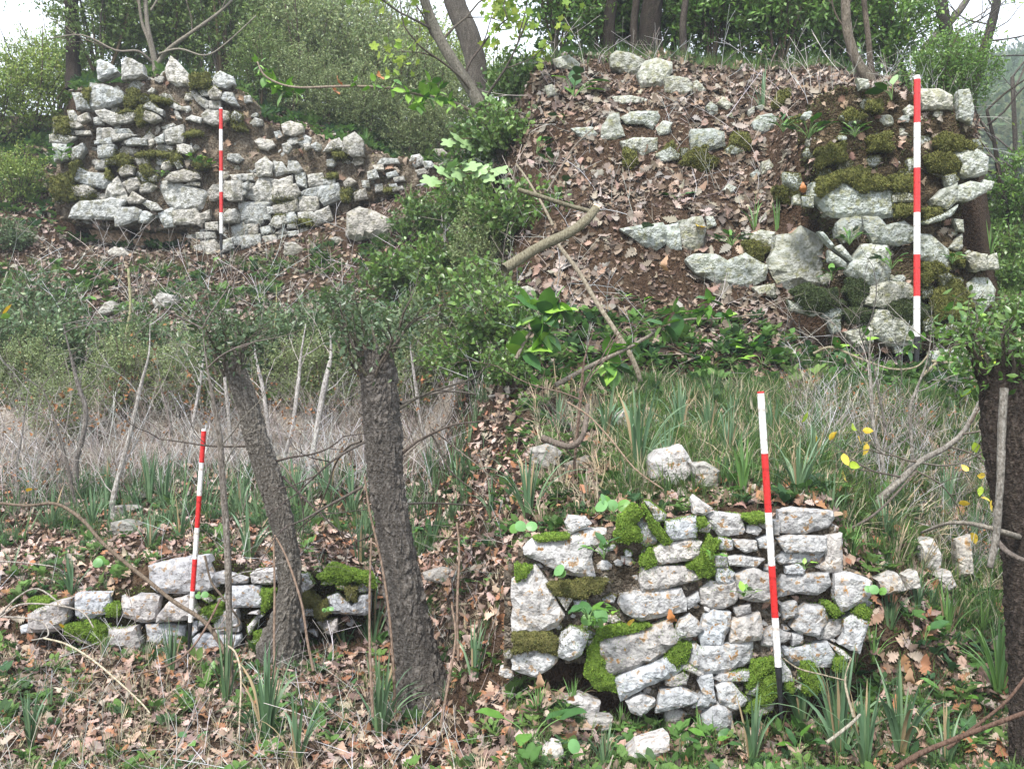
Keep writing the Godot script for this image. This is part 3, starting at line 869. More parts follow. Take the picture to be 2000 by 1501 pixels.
func bank_wall_stones() -> void:
	begin_wall("bank_wall", "broken mossy wall of big pale stones stepping down a bank of dead leaves", at(1780, 735, 9.1), 9.1, Color(0.38, 0.395, 0.38), M.green_stone, 0.2)
	wall_grow = 1.13
	var edge := [1585, 400, 1605, 350, 1590, 300, 1580, 240, 1600, 190, 1640, 172, 1700, 168, 1895, 200, 1915, 300, 1920, 370, 1885, 390, 1868, 470, 1935, 505, 1935, 590, 1915, 680, 1700, 690, 1640, 670, 1640, 620, 1625, 560, 1625, 500, 1630, 470, 1640, 452, 1622, 422]
	wall_core(edge, Color(0.07, 0.058, 0.038), Color(0.17, 0.145, 0.10), 0.04, 8.0, 9000, -0.12, Color(0.10, 0.115, 0.03), 420)
	bank_stone([1195, 112, 1205, 102, 1235, 108, 1255, 118, 1256, 130, 1240, 145, 1212, 140, 1196, 130])
	bank_stone([1249, 142, 1262, 120, 1282, 115, 1308, 125, 1309, 140, 1295, 165, 1255, 169])
	bank_stone([1301, 155, 1315, 151, 1342, 155, 1350, 165, 1348, 185, 1315, 182, 1302, 178])
	bank_stone([1352, 162, 1362, 158, 1380, 178, 1370, 181, 1355, 180])
	bank_stone([1199, 189, 1230, 188, 1262, 195, 1258, 201, 1205, 205])
	bank_stone([1379, 210, 1388, 200, 1400, 210, 1400, 222, 1388, 226])
	bank_stone([1402, 202, 1412, 191, 1429, 205, 1420, 216])
	bank_stone([1415, 228, 1428, 221, 1432, 232])
	bank_stone([1458, 218, 1472, 209, 1472, 220, 1462, 228])
	bank_stone([1475, 210, 1488, 205, 1494, 212, 1485, 218])
	bank_stone([1472, 240, 1482, 228, 1505, 225, 1518, 235, 1510, 250, 1488, 260, 1475, 252])
	bank_stone([1178, 245, 1190, 228, 1208, 222, 1210, 242, 1218, 265, 1200, 271, 1175, 271])
	bank_stone([1215, 230, 1235, 220, 1280, 220, 1285, 230, 1272, 252, 1255, 242, 1225, 242])
	bank_stone([1281, 252, 1295, 238, 1311, 242, 1305, 260, 1288, 265])
	bank_stone([1216, 278, 1240, 272, 1281, 270, 1280, 292, 1255, 308, 1240, 298, 1220, 292])
	bank_stone([1282, 302, 1308, 288, 1324, 302, 1322, 310, 1292, 318])
	bank_stone([1330, 292, 1342, 292, 1348, 305, 1332, 310])
	bank_stone([1352, 255, 1390, 252, 1410, 260, 1412, 285, 1390, 292, 1352, 298])
	bank_stone([1419, 292, 1428, 285, 1450, 295, 1435, 302, 1420, 300])
	bank_stone([1118, 252, 1155, 250, 1168, 265, 1140, 272])
	bank_stone([1412, 372, 1422, 360, 1438, 368, 1428, 378])
	bank_stone([1466, 340, 1478, 332, 1485, 342, 1470, 349])
	bank_stone([1488, 318, 1502, 314, 1512, 330, 1490, 340])
	bank_stone([1065, 170, 1078, 166, 1088, 185, 1070, 190])
	bank_stone([1080, 118, 1110, 110, 1130, 125, 1125, 138, 1090, 132])
	moss_patch("olive", [1218, 288, 1240, 300, 1245, 320, 1232, 330, 1218, 325])
	moss_patch("olive", [1350, 295, 1380, 288, 1385, 305, 1405, 320, 1375, 338, 1338, 328, 1325, 320])
	moss_patch("olive", [1428, 265, 1445, 259, 1462, 272, 1462, 295, 1428, 288])
	moss_patch("olive", [1292, 295, 1312, 278, 1320, 288, 1298, 300])
	bank_stone([1214, 448, 1290, 438, 1298, 452, 1295, 475, 1278, 488, 1255, 478, 1238, 465])
	bank_stone([1300, 442, 1324, 438, 1329, 485, 1305, 486, 1301, 462])
	bank_stone([1326, 435, 1368, 425, 1376, 445, 1370, 475, 1358, 486, 1331, 485])
	bank_stone([1379, 425, 1392, 424, 1398, 440, 1382, 446])
	bank_stone([1468, 458, 1485, 450, 1510, 455, 1510, 470, 1502, 482, 1472, 475])
	bank_stone([1348, 510, 1360, 500, 1400, 500, 1420, 510, 1450, 499, 1490, 520, 1485, 545, 1455, 560, 1425, 560, 1390, 545, 1365, 532])
	bank_stone([1508, 522, 1525, 465, 1550, 458, 1565, 448, 1590, 460, 1615, 495, 1620, 530, 1600, 558, 1545, 560, 1520, 550])
	bank_stone([1595, 455, 1605, 452, 1625, 478, 1622, 485, 1600, 470])
	bank_stone([1468, 562, 1510, 555, 1512, 580, 1480, 575])
	moss_patch("olive", [1448, 472, 1475, 472, 1500, 485, 1485, 508, 1458, 498])
	stone([1590, 384, 1596, 359, 1642, 354, 1686, 368, 1733, 362, 1740, 392, 1739, 420, 1703, 423, 1640, 423, 1620, 417, 1604, 398])
	stone([1742, 384, 1752, 377, 1777, 381, 1781, 395, 1744, 395])
	stone([1636, 436, 1648, 426, 1681, 425, 1682, 447, 1678, 461, 1648, 472, 1637, 461])
	stone([1688, 426, 1714, 427, 1728, 442, 1761, 434, 1779, 444, 1780, 469, 1752, 478, 1706, 472, 1692, 450])
	stone([1862, 368, 1890, 359, 1912, 362, 1918, 378, 1884, 395, 1864, 392])
	stone([1818, 390, 1835, 373, 1860, 362, 1861, 392, 1843, 409, 1821, 400])
	stone([1799, 434, 1835, 420, 1862, 403, 1854, 420, 1835, 431, 1808, 438])
	stone([1840, 348, 1857, 344, 1864, 356, 1846, 368])
	stone([1862, 302, 1901, 296, 1920, 312, 1918, 340, 1884, 347, 1871, 340, 1875, 324])
	stone([1901, 274, 1915, 274, 1918, 295, 1904, 295])
	stone([1915, 354, 1934, 359, 1928, 373, 1915, 376])
	stone([1799, 175, 1835, 174, 1857, 186, 1862, 211, 1808, 211])
	stone([1868, 183, 1887, 180, 1896, 214, 1893, 241, 1871, 230])
	stone([1640, 230, 1664, 224, 1681, 238, 1659, 249])
	stone([1530, 340, 1557, 343, 1563, 362, 1554, 370, 1532, 356])
	stone([1549, 384, 1560, 380, 1563, 400, 1549, 398])
	stone([1564, 387, 1585, 387, 1585, 406, 1566, 403])
	stone([1596, 456, 1604, 456, 1623, 480, 1620, 484])
	stone([1626, 486, 1640, 480, 1659, 505, 1654, 509])
	stone([1618, 491, 1648, 513, 1648, 524, 1620, 511])
	stone([1670, 158, 1689, 161, 1692, 175, 1676, 178])
	stone([1774, 312, 1786, 310, 1788, 329, 1777, 332])
	moss_patch("olive", [1592, 378, 1596, 351, 1626, 340, 1684, 329, 1720, 348, 1735, 362, 1714, 373, 1698, 373, 1678, 380, 1662, 362, 1640, 356, 1604, 387])
	moss_patch("olive", [1508, 202, 1522, 180, 1544, 178, 1546, 208, 1516, 211])
	moss_patch("olive", [1541, 236, 1560, 227, 1576, 238, 1560, 255, 1544, 249])
	moss_patch("olive", [1642, 224, 1659, 214, 1689, 230, 1676, 236, 1648, 241])
	moss_patch("olive", [1692, 200, 1714, 197, 1720, 222, 1692, 216])
	moss_patch("olive", [1821, 274, 1840, 260, 1879, 274, 1901, 285, 1898, 296, 1854, 296, 1830, 293])
	moss_patch("olive", [1805, 307, 1849, 299, 1874, 324, 1862, 340, 1818, 337])
	moss_patch("olive", [1742, 403, 1780, 400, 1783, 420, 1747, 425])
	moss_patch("olive", [1799, 409, 1835, 406, 1835, 417, 1805, 428])
	moss_patch("olive", [1508, 368, 1554, 362, 1560, 381, 1541, 400, 1516, 390])
	moss_patch("olive", [1593, 290, 1642, 282, 1648, 312, 1598, 329])
	moss_patch("olive", [1692, 271, 1736, 258, 1739, 296, 1698, 296])
	moss_patch("olive", [1733, 346, 1780, 343, 1783, 373, 1742, 378])
	stone([1683, 481, 1730, 479, 1732, 530, 1727, 548, 1696, 556, 1667, 546, 1653, 530, 1667, 504])
	stone([1698, 561, 1730, 552, 1766, 556, 1782, 569, 1779, 582, 1719, 600, 1680, 592])
	stone([1701, 634, 1709, 608, 1727, 605, 1779, 626, 1783, 650, 1779, 673, 1735, 672, 1704, 655])
	stone([1797, 460, 1818, 462, 1849, 488, 1854, 525, 1831, 522, 1797, 504])
	stone([1828, 540, 1844, 535, 1854, 543, 1836, 559])
	stone([1893, 556, 1909, 543, 1932, 546, 1943, 566, 1940, 587, 1922, 605, 1896, 582])
	stone([1880, 504, 1893, 496, 1917, 501, 1919, 527, 1896, 530])
	stone([1922, 504, 1943, 496, 1948, 525, 1927, 525])
	stone([1854, 483, 1878, 457, 1879, 483, 1870, 488])
	stone([1862, 429, 1878, 431, 1880, 452, 1870, 449])
	stone([1675, 629, 1698, 624, 1698, 634, 1685, 640])
	stone([1646, 650, 1696, 639, 1697, 668, 1667, 676])
	stone([1605, 616, 1626, 599, 1646, 605, 1636, 621, 1610, 621])
	stone([1613, 626, 1636, 624, 1636, 647, 1623, 650])
	stone([1797, 629, 1813, 621, 1815, 642, 1800, 647])
	stone([1815, 644, 1865, 631, 1865, 647, 1818, 651])
	stone([1623, 592, 1641, 587, 1649, 594, 1626, 597])
	stone([1542, 587, 1571, 598, 1597, 613, 1584, 616, 1548, 605])
	stone([1818, 686, 1870, 681, 1922, 673, 1922, 689, 1870, 707, 1818, 707])
	stone([1745, 678, 1758, 676, 1761, 689, 1748, 689])
	stone([1800, 566, 1818, 561, 1821, 579, 1802, 582])
	moss_patch("dark", [1544, 569, 1571, 556, 1602, 566, 1626, 566, 1641, 592, 1605, 608, 1579, 608, 1553, 592])
	moss_patch("dark", [1646, 569, 1652, 546, 1678, 543, 1698, 566, 1688, 590, 1657, 595])
	moss_patch("dark", [1644, 608, 1672, 598, 1701, 608, 1688, 626, 1657, 631])
	moss_patch("dark", [1719, 603, 1730, 579, 1761, 577, 1784, 587, 1815, 608, 1792, 626, 1774, 639, 1722, 624])
	moss_patch("olive", [1823, 566, 1852, 546, 1880, 561, 1896, 598, 1870, 624, 1818, 629, 1815, 608])
	moss_patch("olive", [1800, 514, 1828, 514, 1849, 527, 1818, 546, 1802, 561])
	moss_patch("olive", [1852, 494, 1878, 509, 1878, 522, 1854, 512])
	moss_patch("olive", [1870, 634, 1906, 621, 1917, 655, 1896, 668])
	pack_gaps(edge, 85, 3.6, 12.0)
	spread_moss()

func low_wall() -> void:
	begin_wall("low_wall", "low two-course wall of squared white stones behind the two oak trunks", at(370, 1262, 6.8), 6.8, Color(0.41, 0.405, 0.42), M.white_stone, 0.17)
	wall_grow = 1.05
	var edge := [45, 1238, 75, 1192, 150, 1168, 240, 1162, 292, 1150, 292, 1108, 400, 1100, 480, 1126, 530, 1122, 600, 1130, 640, 1118, 720, 1142, 724, 1210, 650, 1240, 580, 1242, 470, 1262, 380, 1268, 220, 1258, 140, 1252]
	wall_core(edge, Color(0.04, 0.03, 0.022), Color(0.07, 0.07, 0.03), 0.05, 8.0, 2600, -0.1, Color(0.10, 0.15, 0.02), 60)
	stone([289, 1108, 325, 1098, 375, 1090, 400, 1088, 412, 1112, 422, 1145, 400, 1155, 350, 1158, 308, 1155, 295, 1145])
	stone([418, 1120, 435, 1115, 482, 1128, 482, 1138, 422, 1141])
	stone([148, 1160, 212, 1160, 214, 1195, 160, 1210, 150, 1200])
	stone([238, 1165, 250, 1170, 272, 1160, 310, 1165, 305, 1212, 275, 1215, 235, 1202])
	stone([65, 1195, 100, 1175, 140, 1168, 135, 1205, 118, 1228, 95, 1228, 62, 1230])
	stone([312, 1200, 338, 1170, 370, 1161, 390, 1190, 392, 1202, 310, 1212])
	stone([220, 1225, 245, 1225, 270, 1220, 278, 1255, 275, 1265, 222, 1255])
	stone([286, 1220, 325, 1219, 360, 1222, 360, 1260, 335, 1262, 290, 1252])
	stone([141, 1240, 155, 1238, 188, 1240, 188, 1256, 160, 1250])
	stone([41, 1222, 58, 1218, 60, 1232, 44, 1236])
	stone([380, 1245, 390, 1236, 470, 1238, 472, 1248, 458, 1262, 385, 1272])
	stone([394, 1200, 405, 1192, 415, 1205, 405, 1218, 392, 1220])
	stone([420, 1212, 430, 1192, 462, 1190, 468, 1230, 425, 1234])
	stone([378, 1212, 389, 1210, 388, 1230, 378, 1238])
	stone([390, 1162, 402, 1159, 418, 1170, 410, 1175])
	moss_patch("bright", [212, 1185, 225, 1175, 238, 1185, 232, 1200, 215, 1200])
	moss_patch("bright", [130, 1220, 175, 1212, 215, 1220, 218, 1255, 190, 1252, 160, 1238, 135, 1238])
	moss_patch("bright", [398, 1188, 435, 1175, 438, 1195, 422, 1210, 412, 1200])
	moss_patch("bright", [60, 1168, 105, 1165, 105, 1175, 65, 1188])
	stone([490, 1120, 500, 1112, 540, 1110, 542, 1132, 530, 1140, 492, 1138])
	stone([440, 1145, 462, 1145, 505, 1145, 512, 1160, 510, 1185, 452, 1186, 440, 1170])
	stone([588, 1120, 602, 1118, 615, 1140, 592, 1158])
	stone([630, 1138, 638, 1130, 655, 1132, 652, 1138])
	stone([658, 1139, 680, 1142, 680, 1148, 662, 1145])
	stone([698, 1145, 705, 1139, 725, 1140, 728, 1152, 700, 1156])
	stone([642, 1165, 662, 1158, 688, 1182, 702, 1162, 722, 1160, 721, 1195, 712, 1200, 650, 1195])
	stone([592, 1188, 612, 1185, 620, 1195, 618, 1200, 595, 1198])
	stone([575, 1212, 588, 1200, 602, 1220, 595, 1232, 575, 1232])
	stone([619, 1215, 640, 1212, 658, 1208, 658, 1232, 642, 1238])
	stone([602, 1230, 618, 1231, 620, 1242])
	stone([484, 1222, 502, 1202, 505, 1210, 488, 1238])
	stone([488, 1195, 505, 1191, 508, 1196])
	moss_patch("bright", [625, 1122, 645, 1098, 692, 1112, 730, 1120, 738, 1145, 725, 1140, 695, 1130, 675, 1138, 630, 1130])
	moss_patch("brown", [590, 1160, 605, 1150, 622, 1170, 618, 1182, 592, 1182])
	moss_patch("brown", [615, 1180, 640, 1170, 645, 1192, 630, 1210, 618, 1200])
	moss_patch("bright", [492, 1252, 510, 1230, 540, 1248, 542, 1270, 510, 1278])
	moss_patch("brown", [675, 1142, 698, 1145, 698, 1172, 680, 1165])
	moss_patch("bright", [515, 1150, 540, 1148, 530, 1185, 515, 1190])
	pack_gaps(edge, 12, 4.0, 10.0)
	spread_moss()

func lichen_wall() -> void:
	begin_wall("lichen_wall", "pale limestone rubble wall spotted with orange lichen and cushioned with green moss", at(1500, 1400, 5.0), 5.0, Color(0.395, 0.395, 0.40), M.white_stone, 0.19)
	wall_grow = 1.07
	var edge := [985, 1130, 1030, 1062, 1150, 1066, 1200, 1036, 1260, 1020, 1350, 1018, 1400, 1018, 1500, 1020, 1622, 1018, 1645, 1044, 1648, 1112, 1696, 1132, 1692, 1200, 1668, 1275, 1600, 1295, 1590, 1335, 1500, 1385, 1400, 1415, 1290, 1395, 1200, 1365, 1160, 1300, 1080, 1290, 985, 1325]
	wall_core(edge, Color(0.10, 0.088, 0.068), Color(0.29, 0.275, 0.25), 0.03, 9.0, 3000, 0.12, Color(0.10, 0.15, 0.02), 170)
	stone([1027, 1072, 1045, 1056, 1101, 1052, 1147, 1038, 1181, 1040, 1183, 1054, 1159, 1072, 1153, 1088, 1159, 1120, 1153, 1128, 1099, 1118, 1055, 1094, 1029, 1082])
	stone([1003, 1238, 1003, 1134, 1033, 1112, 1047, 1104, 1073, 1142, 1081, 1166, 1101, 1198, 1085, 1222, 1041, 1232])
	stone([1104, 1020, 1111, 1007, 1143, 1010, 1155, 1022, 1119, 1040, 1113, 1042])
	stone([1244, 1020, 1258, 1005, 1269, 1024, 1285, 1050, 1281, 1060, 1263, 1066, 1253, 1060])
	stone([1261, 980, 1269, 980, 1301, 1004, 1297, 1016, 1281, 1018, 1271, 996])
	stone([1301, 1018, 1335, 1012, 1355, 1007, 1359, 1026, 1355, 1046, 1311, 1052, 1301, 1036])
	stone([1276, 1072, 1295, 1060, 1345, 1050, 1367, 1058, 1363, 1088, 1287, 1100, 1279, 1090])
	stone([1252, 1134, 1255, 1108, 1273, 1104, 1343, 1106, 1365, 1128, 1273, 1152, 1255, 1152])
	stone([1212, 1178, 1215, 1162, 1255, 1155, 1327, 1148, 1337, 1172, 1335, 1190, 1253, 1210, 1219, 1192])
	stone([1349, 972, 1355, 966, 1389, 990, 1375, 1003, 1353, 1000])
	stone([1088, 1162, 1120, 1162, 1105, 1188])
	stone([1120, 1172, 1143, 1170, 1151, 1182, 1123, 1182])
	stone([1321, 1222, 1329, 1208, 1347, 1198, 1361, 1208, 1371, 1226, 1355, 1238, 1323, 1242])
	stone([1337, 1172, 1363, 1156, 1367, 1172, 1345, 1188])
	stone([1365, 1036, 1381, 1014, 1389, 1028, 1383, 1040])
	stone([1089, 1256, 1099, 1234, 1115, 1224, 1143, 1230, 1161, 1238, 1155, 1248])
	moss_patch("bright", [1199, 1042, 1211, 1008, 1237, 984, 1255, 1000, 1243, 1022, 1255, 1056, 1215, 1058])
	moss_patch("bright", [1255, 984, 1275, 1016, 1311, 1056, 1285, 1058, 1271, 1026])
	moss_patch("bright", [1041, 1048, 1071, 1042, 1113, 1042, 1107, 1050, 1055, 1055])
	moss_patch("brown", [1069, 1138, 1155, 1126, 1183, 1130, 1171, 1152, 1127, 1166, 1085, 1158])
	moss_patch("bright", [1247, 1098, 1255, 1082, 1273, 1068, 1281, 1098, 1261, 1108])
	moss_patch("bright", [1345, 1100, 1365, 1080, 1381, 1046, 1401, 1056, 1391, 1088, 1393, 1120, 1371, 1124, 1351, 1108])
	moss_patch("bright", [1161, 1248, 1167, 1230, 1215, 1218, 1273, 1216, 1235, 1230, 1167, 1242])
	moss_patch("bright", [1007, 1100, 1039, 1104, 1023, 1126, 1007, 1132])
	stone([1381, 1008, 1399, 1000, 1445, 1006, 1453, 1034, 1447, 1040, 1407, 1047, 1392, 1031])
	stone([1523, 1029, 1523, 998, 1552, 992, 1623, 999, 1626, 1012, 1615, 1029, 1571, 1041, 1523, 1039])
	stone([1516, 1050, 1539, 1044, 1609, 1046, 1610, 1073, 1592, 1077, 1531, 1074])
	stone([1518, 1090, 1531, 1078, 1611, 1078, 1598, 1094, 1562, 1098, 1525, 1100])
	stone([1612, 1046, 1644, 1044, 1646, 1115, 1615, 1116, 1594, 1105, 1611, 1094])
	stone([1392, 1061, 1405, 1048, 1428, 1054, 1430, 1071, 1418, 1073, 1401, 1071])
	stone([1430, 1052, 1472, 1054, 1474, 1071, 1451, 1076, 1434, 1065])
	stone([1478, 1052, 1500, 1044, 1500, 1069, 1483, 1069])
	stone([1421, 1086, 1447, 1082, 1489, 1090, 1472, 1105, 1424, 1101])
	stone([1392, 1084, 1417, 1078, 1419, 1103, 1394, 1106])
	stone([1397, 1108, 1418, 1106, 1434, 1118, 1432, 1134, 1416, 1141, 1399, 1134])
	stone([1370, 1149, 1388, 1136, 1434, 1136, 1441, 1162, 1434, 1178, 1413, 1187, 1394, 1191, 1371, 1178])
	stone([1436, 1122, 1468, 1107, 1502, 1120, 1506, 1174, 1468, 1170, 1445, 1166])
	stone([1520, 1141, 1531, 1124, 1615, 1118, 1619, 1143, 1594, 1160, 1558, 1157, 1523, 1166])
	stone([1533, 1105, 1556, 1099, 1571, 1109, 1567, 1120, 1535, 1118])
	stone([1630, 1122, 1653, 1118, 1699, 1132, 1697, 1157, 1684, 1172, 1640, 1189, 1628, 1166])
	stone([1523, 1180, 1552, 1172, 1556, 1197, 1529, 1208])
	stone([1557, 1195, 1573, 1180, 1611, 1183, 1615, 1208, 1596, 1241, 1556, 1233, 1544, 1222])
	stone([1600, 1244, 1612, 1210, 1642, 1210, 1644, 1233, 1623, 1248, 1602, 1249])
	stone([1645, 1208, 1663, 1195, 1693, 1208, 1684, 1239, 1674, 1271, 1636, 1254, 1646, 1233])
	stone([1365, 1239, 1376, 1202, 1394, 1192, 1424, 1197, 1424, 1222, 1411, 1248, 1413, 1258, 1371, 1260])
	stone([1428, 1212, 1447, 1204, 1481, 1195, 1485, 1231, 1481, 1244, 1443, 1252, 1426, 1250])
	stone([1489, 1239, 1510, 1225, 1546, 1237, 1542, 1248, 1510, 1262, 1489, 1260])
	stone([1547, 1235, 1567, 1235, 1567, 1255, 1548, 1260])
	stone([1460, 1027, 1474, 1021, 1487, 1034, 1478, 1044, 1458, 1038])
	stone([1510, 1017, 1522, 1015, 1520, 1043, 1512, 1043])
	stone([1434, 1187, 1464, 1178, 1466, 1195, 1439, 1203])
	moss_patch("bright", [1604, 1174, 1615, 1172, 1640, 1191, 1628, 1202, 1611, 1187])
	moss_patch("bright", [1657, 1191, 1678, 1174, 1697, 1187, 1691, 1208, 1670, 1202])
	moss_patch("bright", [1447, 1006, 1489, 1000, 1493, 1017, 1460, 1019])
	moss_patch("bright", [1355, 1010, 1374, 1008, 1378, 1025, 1361, 1029])
	stone([1351, 1257, 1362, 1255, 1368, 1261, 1467, 1253, 1466, 1293, 1437, 1300, 1420, 1310, 1371, 1310, 1343, 1291])
	stone([1331, 1293, 1342, 1292, 1371, 1311, 1364, 1315, 1332, 1302])
	stone([1395, 1321, 1405, 1311, 1458, 1306, 1461, 1317, 1456, 1325, 1403, 1326])
	stone([1398, 1338, 1405, 1328, 1426, 1327, 1454, 1362, 1450, 1372, 1428, 1382, 1403, 1366])
	stone([1362, 1330, 1364, 1317, 1388, 1313, 1390, 1340, 1394, 1364, 1379, 1375, 1349, 1375, 1371, 1351])
	stone([1371, 1394, 1390, 1375, 1403, 1370, 1424, 1385, 1430, 1409, 1420, 1422, 1394, 1432, 1371, 1411])
	stone([1300, 1319, 1332, 1310, 1343, 1317, 1338, 1332, 1313, 1337, 1300, 1334])
	stone([1507, 1293, 1524, 1283, 1539, 1306, 1545, 1325, 1516, 1328])
	stone([1475, 1317, 1499, 1295, 1497, 1308, 1482, 1323, 1477, 1353, 1458, 1349])
	stone([1537, 1270, 1557, 1263, 1614, 1253, 1629, 1276, 1621, 1302, 1586, 1306, 1537, 1293])
	stone([1619, 1255, 1646, 1268, 1663, 1285, 1646, 1287])
	stone([1465, 1390, 1488, 1372, 1510, 1370, 1507, 1383, 1471, 1400])
	stone([1527, 1263, 1535, 1261, 1535, 1274, 1528, 1274])
	stone([1300, 1383, 1321, 1383, 1341, 1394, 1321, 1411, 1300, 1407])
	moss_patch("bright", [1467, 1287, 1507, 1283, 1510, 1308, 1492, 1308, 1473, 1334, 1456, 1338, 1462, 1308])
	moss_patch("bright", [1450, 1385, 1480, 1355, 1484, 1321, 1514, 1313, 1516, 1351, 1471, 1387])
	moss_patch("bright", [1561, 1289, 1584, 1289, 1604, 1347, 1569, 1351, 1563, 1319])
	moss_patch("bright", [1623, 1283, 1642, 1280, 1651, 1300, 1629, 1310])
	moss_patch("bright", [1531, 1328, 1546, 1325, 1546, 1351, 1531, 1342])
	stone([1165, 1248, 1177, 1246, 1207, 1240, 1257, 1229, 1304, 1210, 1321, 1242, 1319, 1253, 1299, 1270, 1272, 1287, 1229, 1304, 1192, 1314, 1182, 1306])
	stone([1202, 1321, 1212, 1314, 1272, 1291, 1301, 1280, 1331, 1300, 1314, 1315, 1261, 1334, 1214, 1362])
	stone([1280, 1385, 1289, 1345, 1327, 1338, 1361, 1355, 1357, 1368, 1314, 1377])
	stone([1222, 1364, 1250, 1351, 1276, 1362, 1276, 1372, 1250, 1392, 1231, 1385])
	stone([1002, 1280, 1045, 1264, 1088, 1280, 1086, 1291, 1047, 1321, 1002, 1308])
	stone([1088, 1274, 1096, 1248, 1118, 1225, 1148, 1236, 1135, 1272, 1111, 1285])
	moss_patch("bright", [1143, 1300, 1154, 1261, 1169, 1231, 1177, 1244, 1169, 1251, 1184, 1308, 1199, 1317, 1203, 1347, 1173, 1342, 1148, 1325])
	moss_patch("bright", [1299, 1274, 1323, 1246, 1349, 1255, 1344, 1272, 1323, 1298, 1304, 1295])
	moss_patch("brown", [1002, 1233, 1079, 1231, 1088, 1251, 1088, 1274, 1045, 1263, 1002, 1272])
	pack_gaps(edge, 95, 3.0, 11.0)
	spread_moss()

func pole(label: String, foot: Vector3, head: Vector3, r: float, cuts: Array) -> void:   # cuts: shares of the length from the head down where the colour changes
	var o := thing("ranging_pole", label, "ranging pole", foot, "red and white ranging poles in front of the walls")
	var up := (head - foot)
	var length := up.length()
	o.basis = Basis(Quaternion(Vector3.UP, up.normalized()))
	var names := ["white_cap", "red_band", "white_band", "red_band", "white_band", "red_band", "white_band", "black_tip"]
	for i in names.size():
		var a: float = cuts[i] * length; var b: float = cuts[i + 1] * length
		if b - a < 0.004: continue
		var c := CylinderMesh.new()
		c.top_radius = r * (0.8 if i == 0 else 1.0); c.bottom_radius = r * (0.45 if i == 7 else 1.0); c.height = b - a - 0.0006; c.radial_segments = 9; c.rings = 1
		var m: Material = M.red if "red" in names[i] else M.black if "black" in names[i] else M.pole_white
		var p := part(names[i], c, m, o)
		p.position.y = length - (a + b) / 2.0
		p.rotation.y = 0.3

func build_poles() -> void:
	pole("ranging pole standing in front of the tall grey wall with the hollow", at(432, 503, 15.3), at(431, 210, 15.3), 0.027, [0, 0.008, 0.145, 0.287, 0.423, 0.562, 0.70, 0.837, 1.0])
	pole("ranging pole before the mossy bank wall, its black tip among leafy twigs", at(1791, 738, 8.75), at(1792, 147, 8.75), 0.028, [0, 0.013, 0.157, 0.306, 0.453, 0.592, 0.73, 0.863, 1.0])
	pole("leaning ranging pole at the low white wall left of the oak trunks", at(368, 1268, 6.62), at(398, 837, 6.62), 0.0155, [0, 0.01, 0.153, 0.303, 0.448, 0.59, 0.735, 0.876, 1.0])
	pole("ranging pole before the lichen-spotted wall, its head at the top of the grassy slope", at(1527, 1402, 4.84), at(1486, 764, 4.84), 0.0165, [0, 0, 0.006, 0.19, 0.37, 0.533, 0.692, 0.842, 1.0])

# ---------------------------------------------------------------- trees
func trunk_mesh(line: PackedVector3Array, radii: PackedFloat32Array, sides: int, relief: float, tint: Color, grain: float, jagged := 0.0) -> ArrayMesh:
	# line runs from the foot up; bark plates stand proud of the cracks between them
	var n := line.size()
	var st := surface()
	var rows := []; var tones := []
	var side := Vector3.RIGHT
	var run := 0.0
	for i in n:
		if i > 0: run += line[i].distance_to(line[i - 1])
		var t: Vector3 = (line[mini(i + 1, n - 1)] - line[maxi(i - 1, 0)]).normalized()
		side = (side - t * side.dot(t)).normalized()
		var other := t.cross(side)
		var row := PackedVector3Array(); var tone := PackedColorArray()
		for k in sides:
			var a := TAU * k / sides
			var around := Vector3(cos(a), 0, sin(a)) * radii[i] * grain
			var q := Vector3(around.x, run * grain * 0.42, around.z)
			q += Vector3(1, 0.4, 1) * rough.get_noise_3dv(q * 0.4) * 0.7
			var plate := smoothstep(0.0, 0.5, plates.get_noise_3dv(q * (1.0 + 0.25 * rough.get_noise_3dv(q * 0.12))) + 1.0) * smoothstep(0.01, 0.2, absf(rough.get_noise_3d(q.x * 0.5, q.y * 0.16, q.z * 0.5)))
			var r := radii[i] * (1.0 + 0.05 * rough.get_noise_3d(cos(a) * 1.5, run * 2.0, sin(a) * 1.5)) + relief * (plate - 0.6)
			var p := line[i] + (side * cos(a) + other * sin(a)) * r
			if jagged > 0.0 and i >= n - 3: p += t * jagged * (rough.get_noise_2d(cos(a) * 2.2 + 7.0, sin(a) * 2.2) + 0.35) * (i - n + 4) / 3.0
			row.append(p)
			var s := 0.6 + 0.5 * plate + 0.2 * rough.get_noise_3d(q.x * 2.0, q.y * 2.0, q.z * 2.0)
			tone.append(Color(tint.r * s, tint.g * s, tint.b * s))
		rows.append(row); tones.append(tone)
	for i in n - 1:
		for k in sides:
			var j := (k + 1) % sides
			st.set_color(tones[i][k]); st.add_vertex(rows[i][k])
			st.set_color(tones[i + 1][k]); st.add_vertex(rows[i + 1][k])
			st.set_color(tones[i + 1][j]); st.add_vertex(rows[i + 1][j])
			st.set_color(tones[i][k]); st.add_vertex(rows[i][k])
			st.set_color(tones[i + 1][j]); st.add_vertex(rows[i + 1][j])
			st.set_color(tones[i][j]); st.add_vertex(rows[i][j])
	st.set_color(Color(0.12, 0.10, 0.085) if jagged > 0.0 else tint)
	var mid: Vector3 = line[n - 1] - (line[n - 1] - line[n - 2]).normalized() * jagged * 0.2
	for k in sides: tri(st, rows[n - 1][k], mid, rows[n - 1][(k + 1) % sides])
	return done(st)

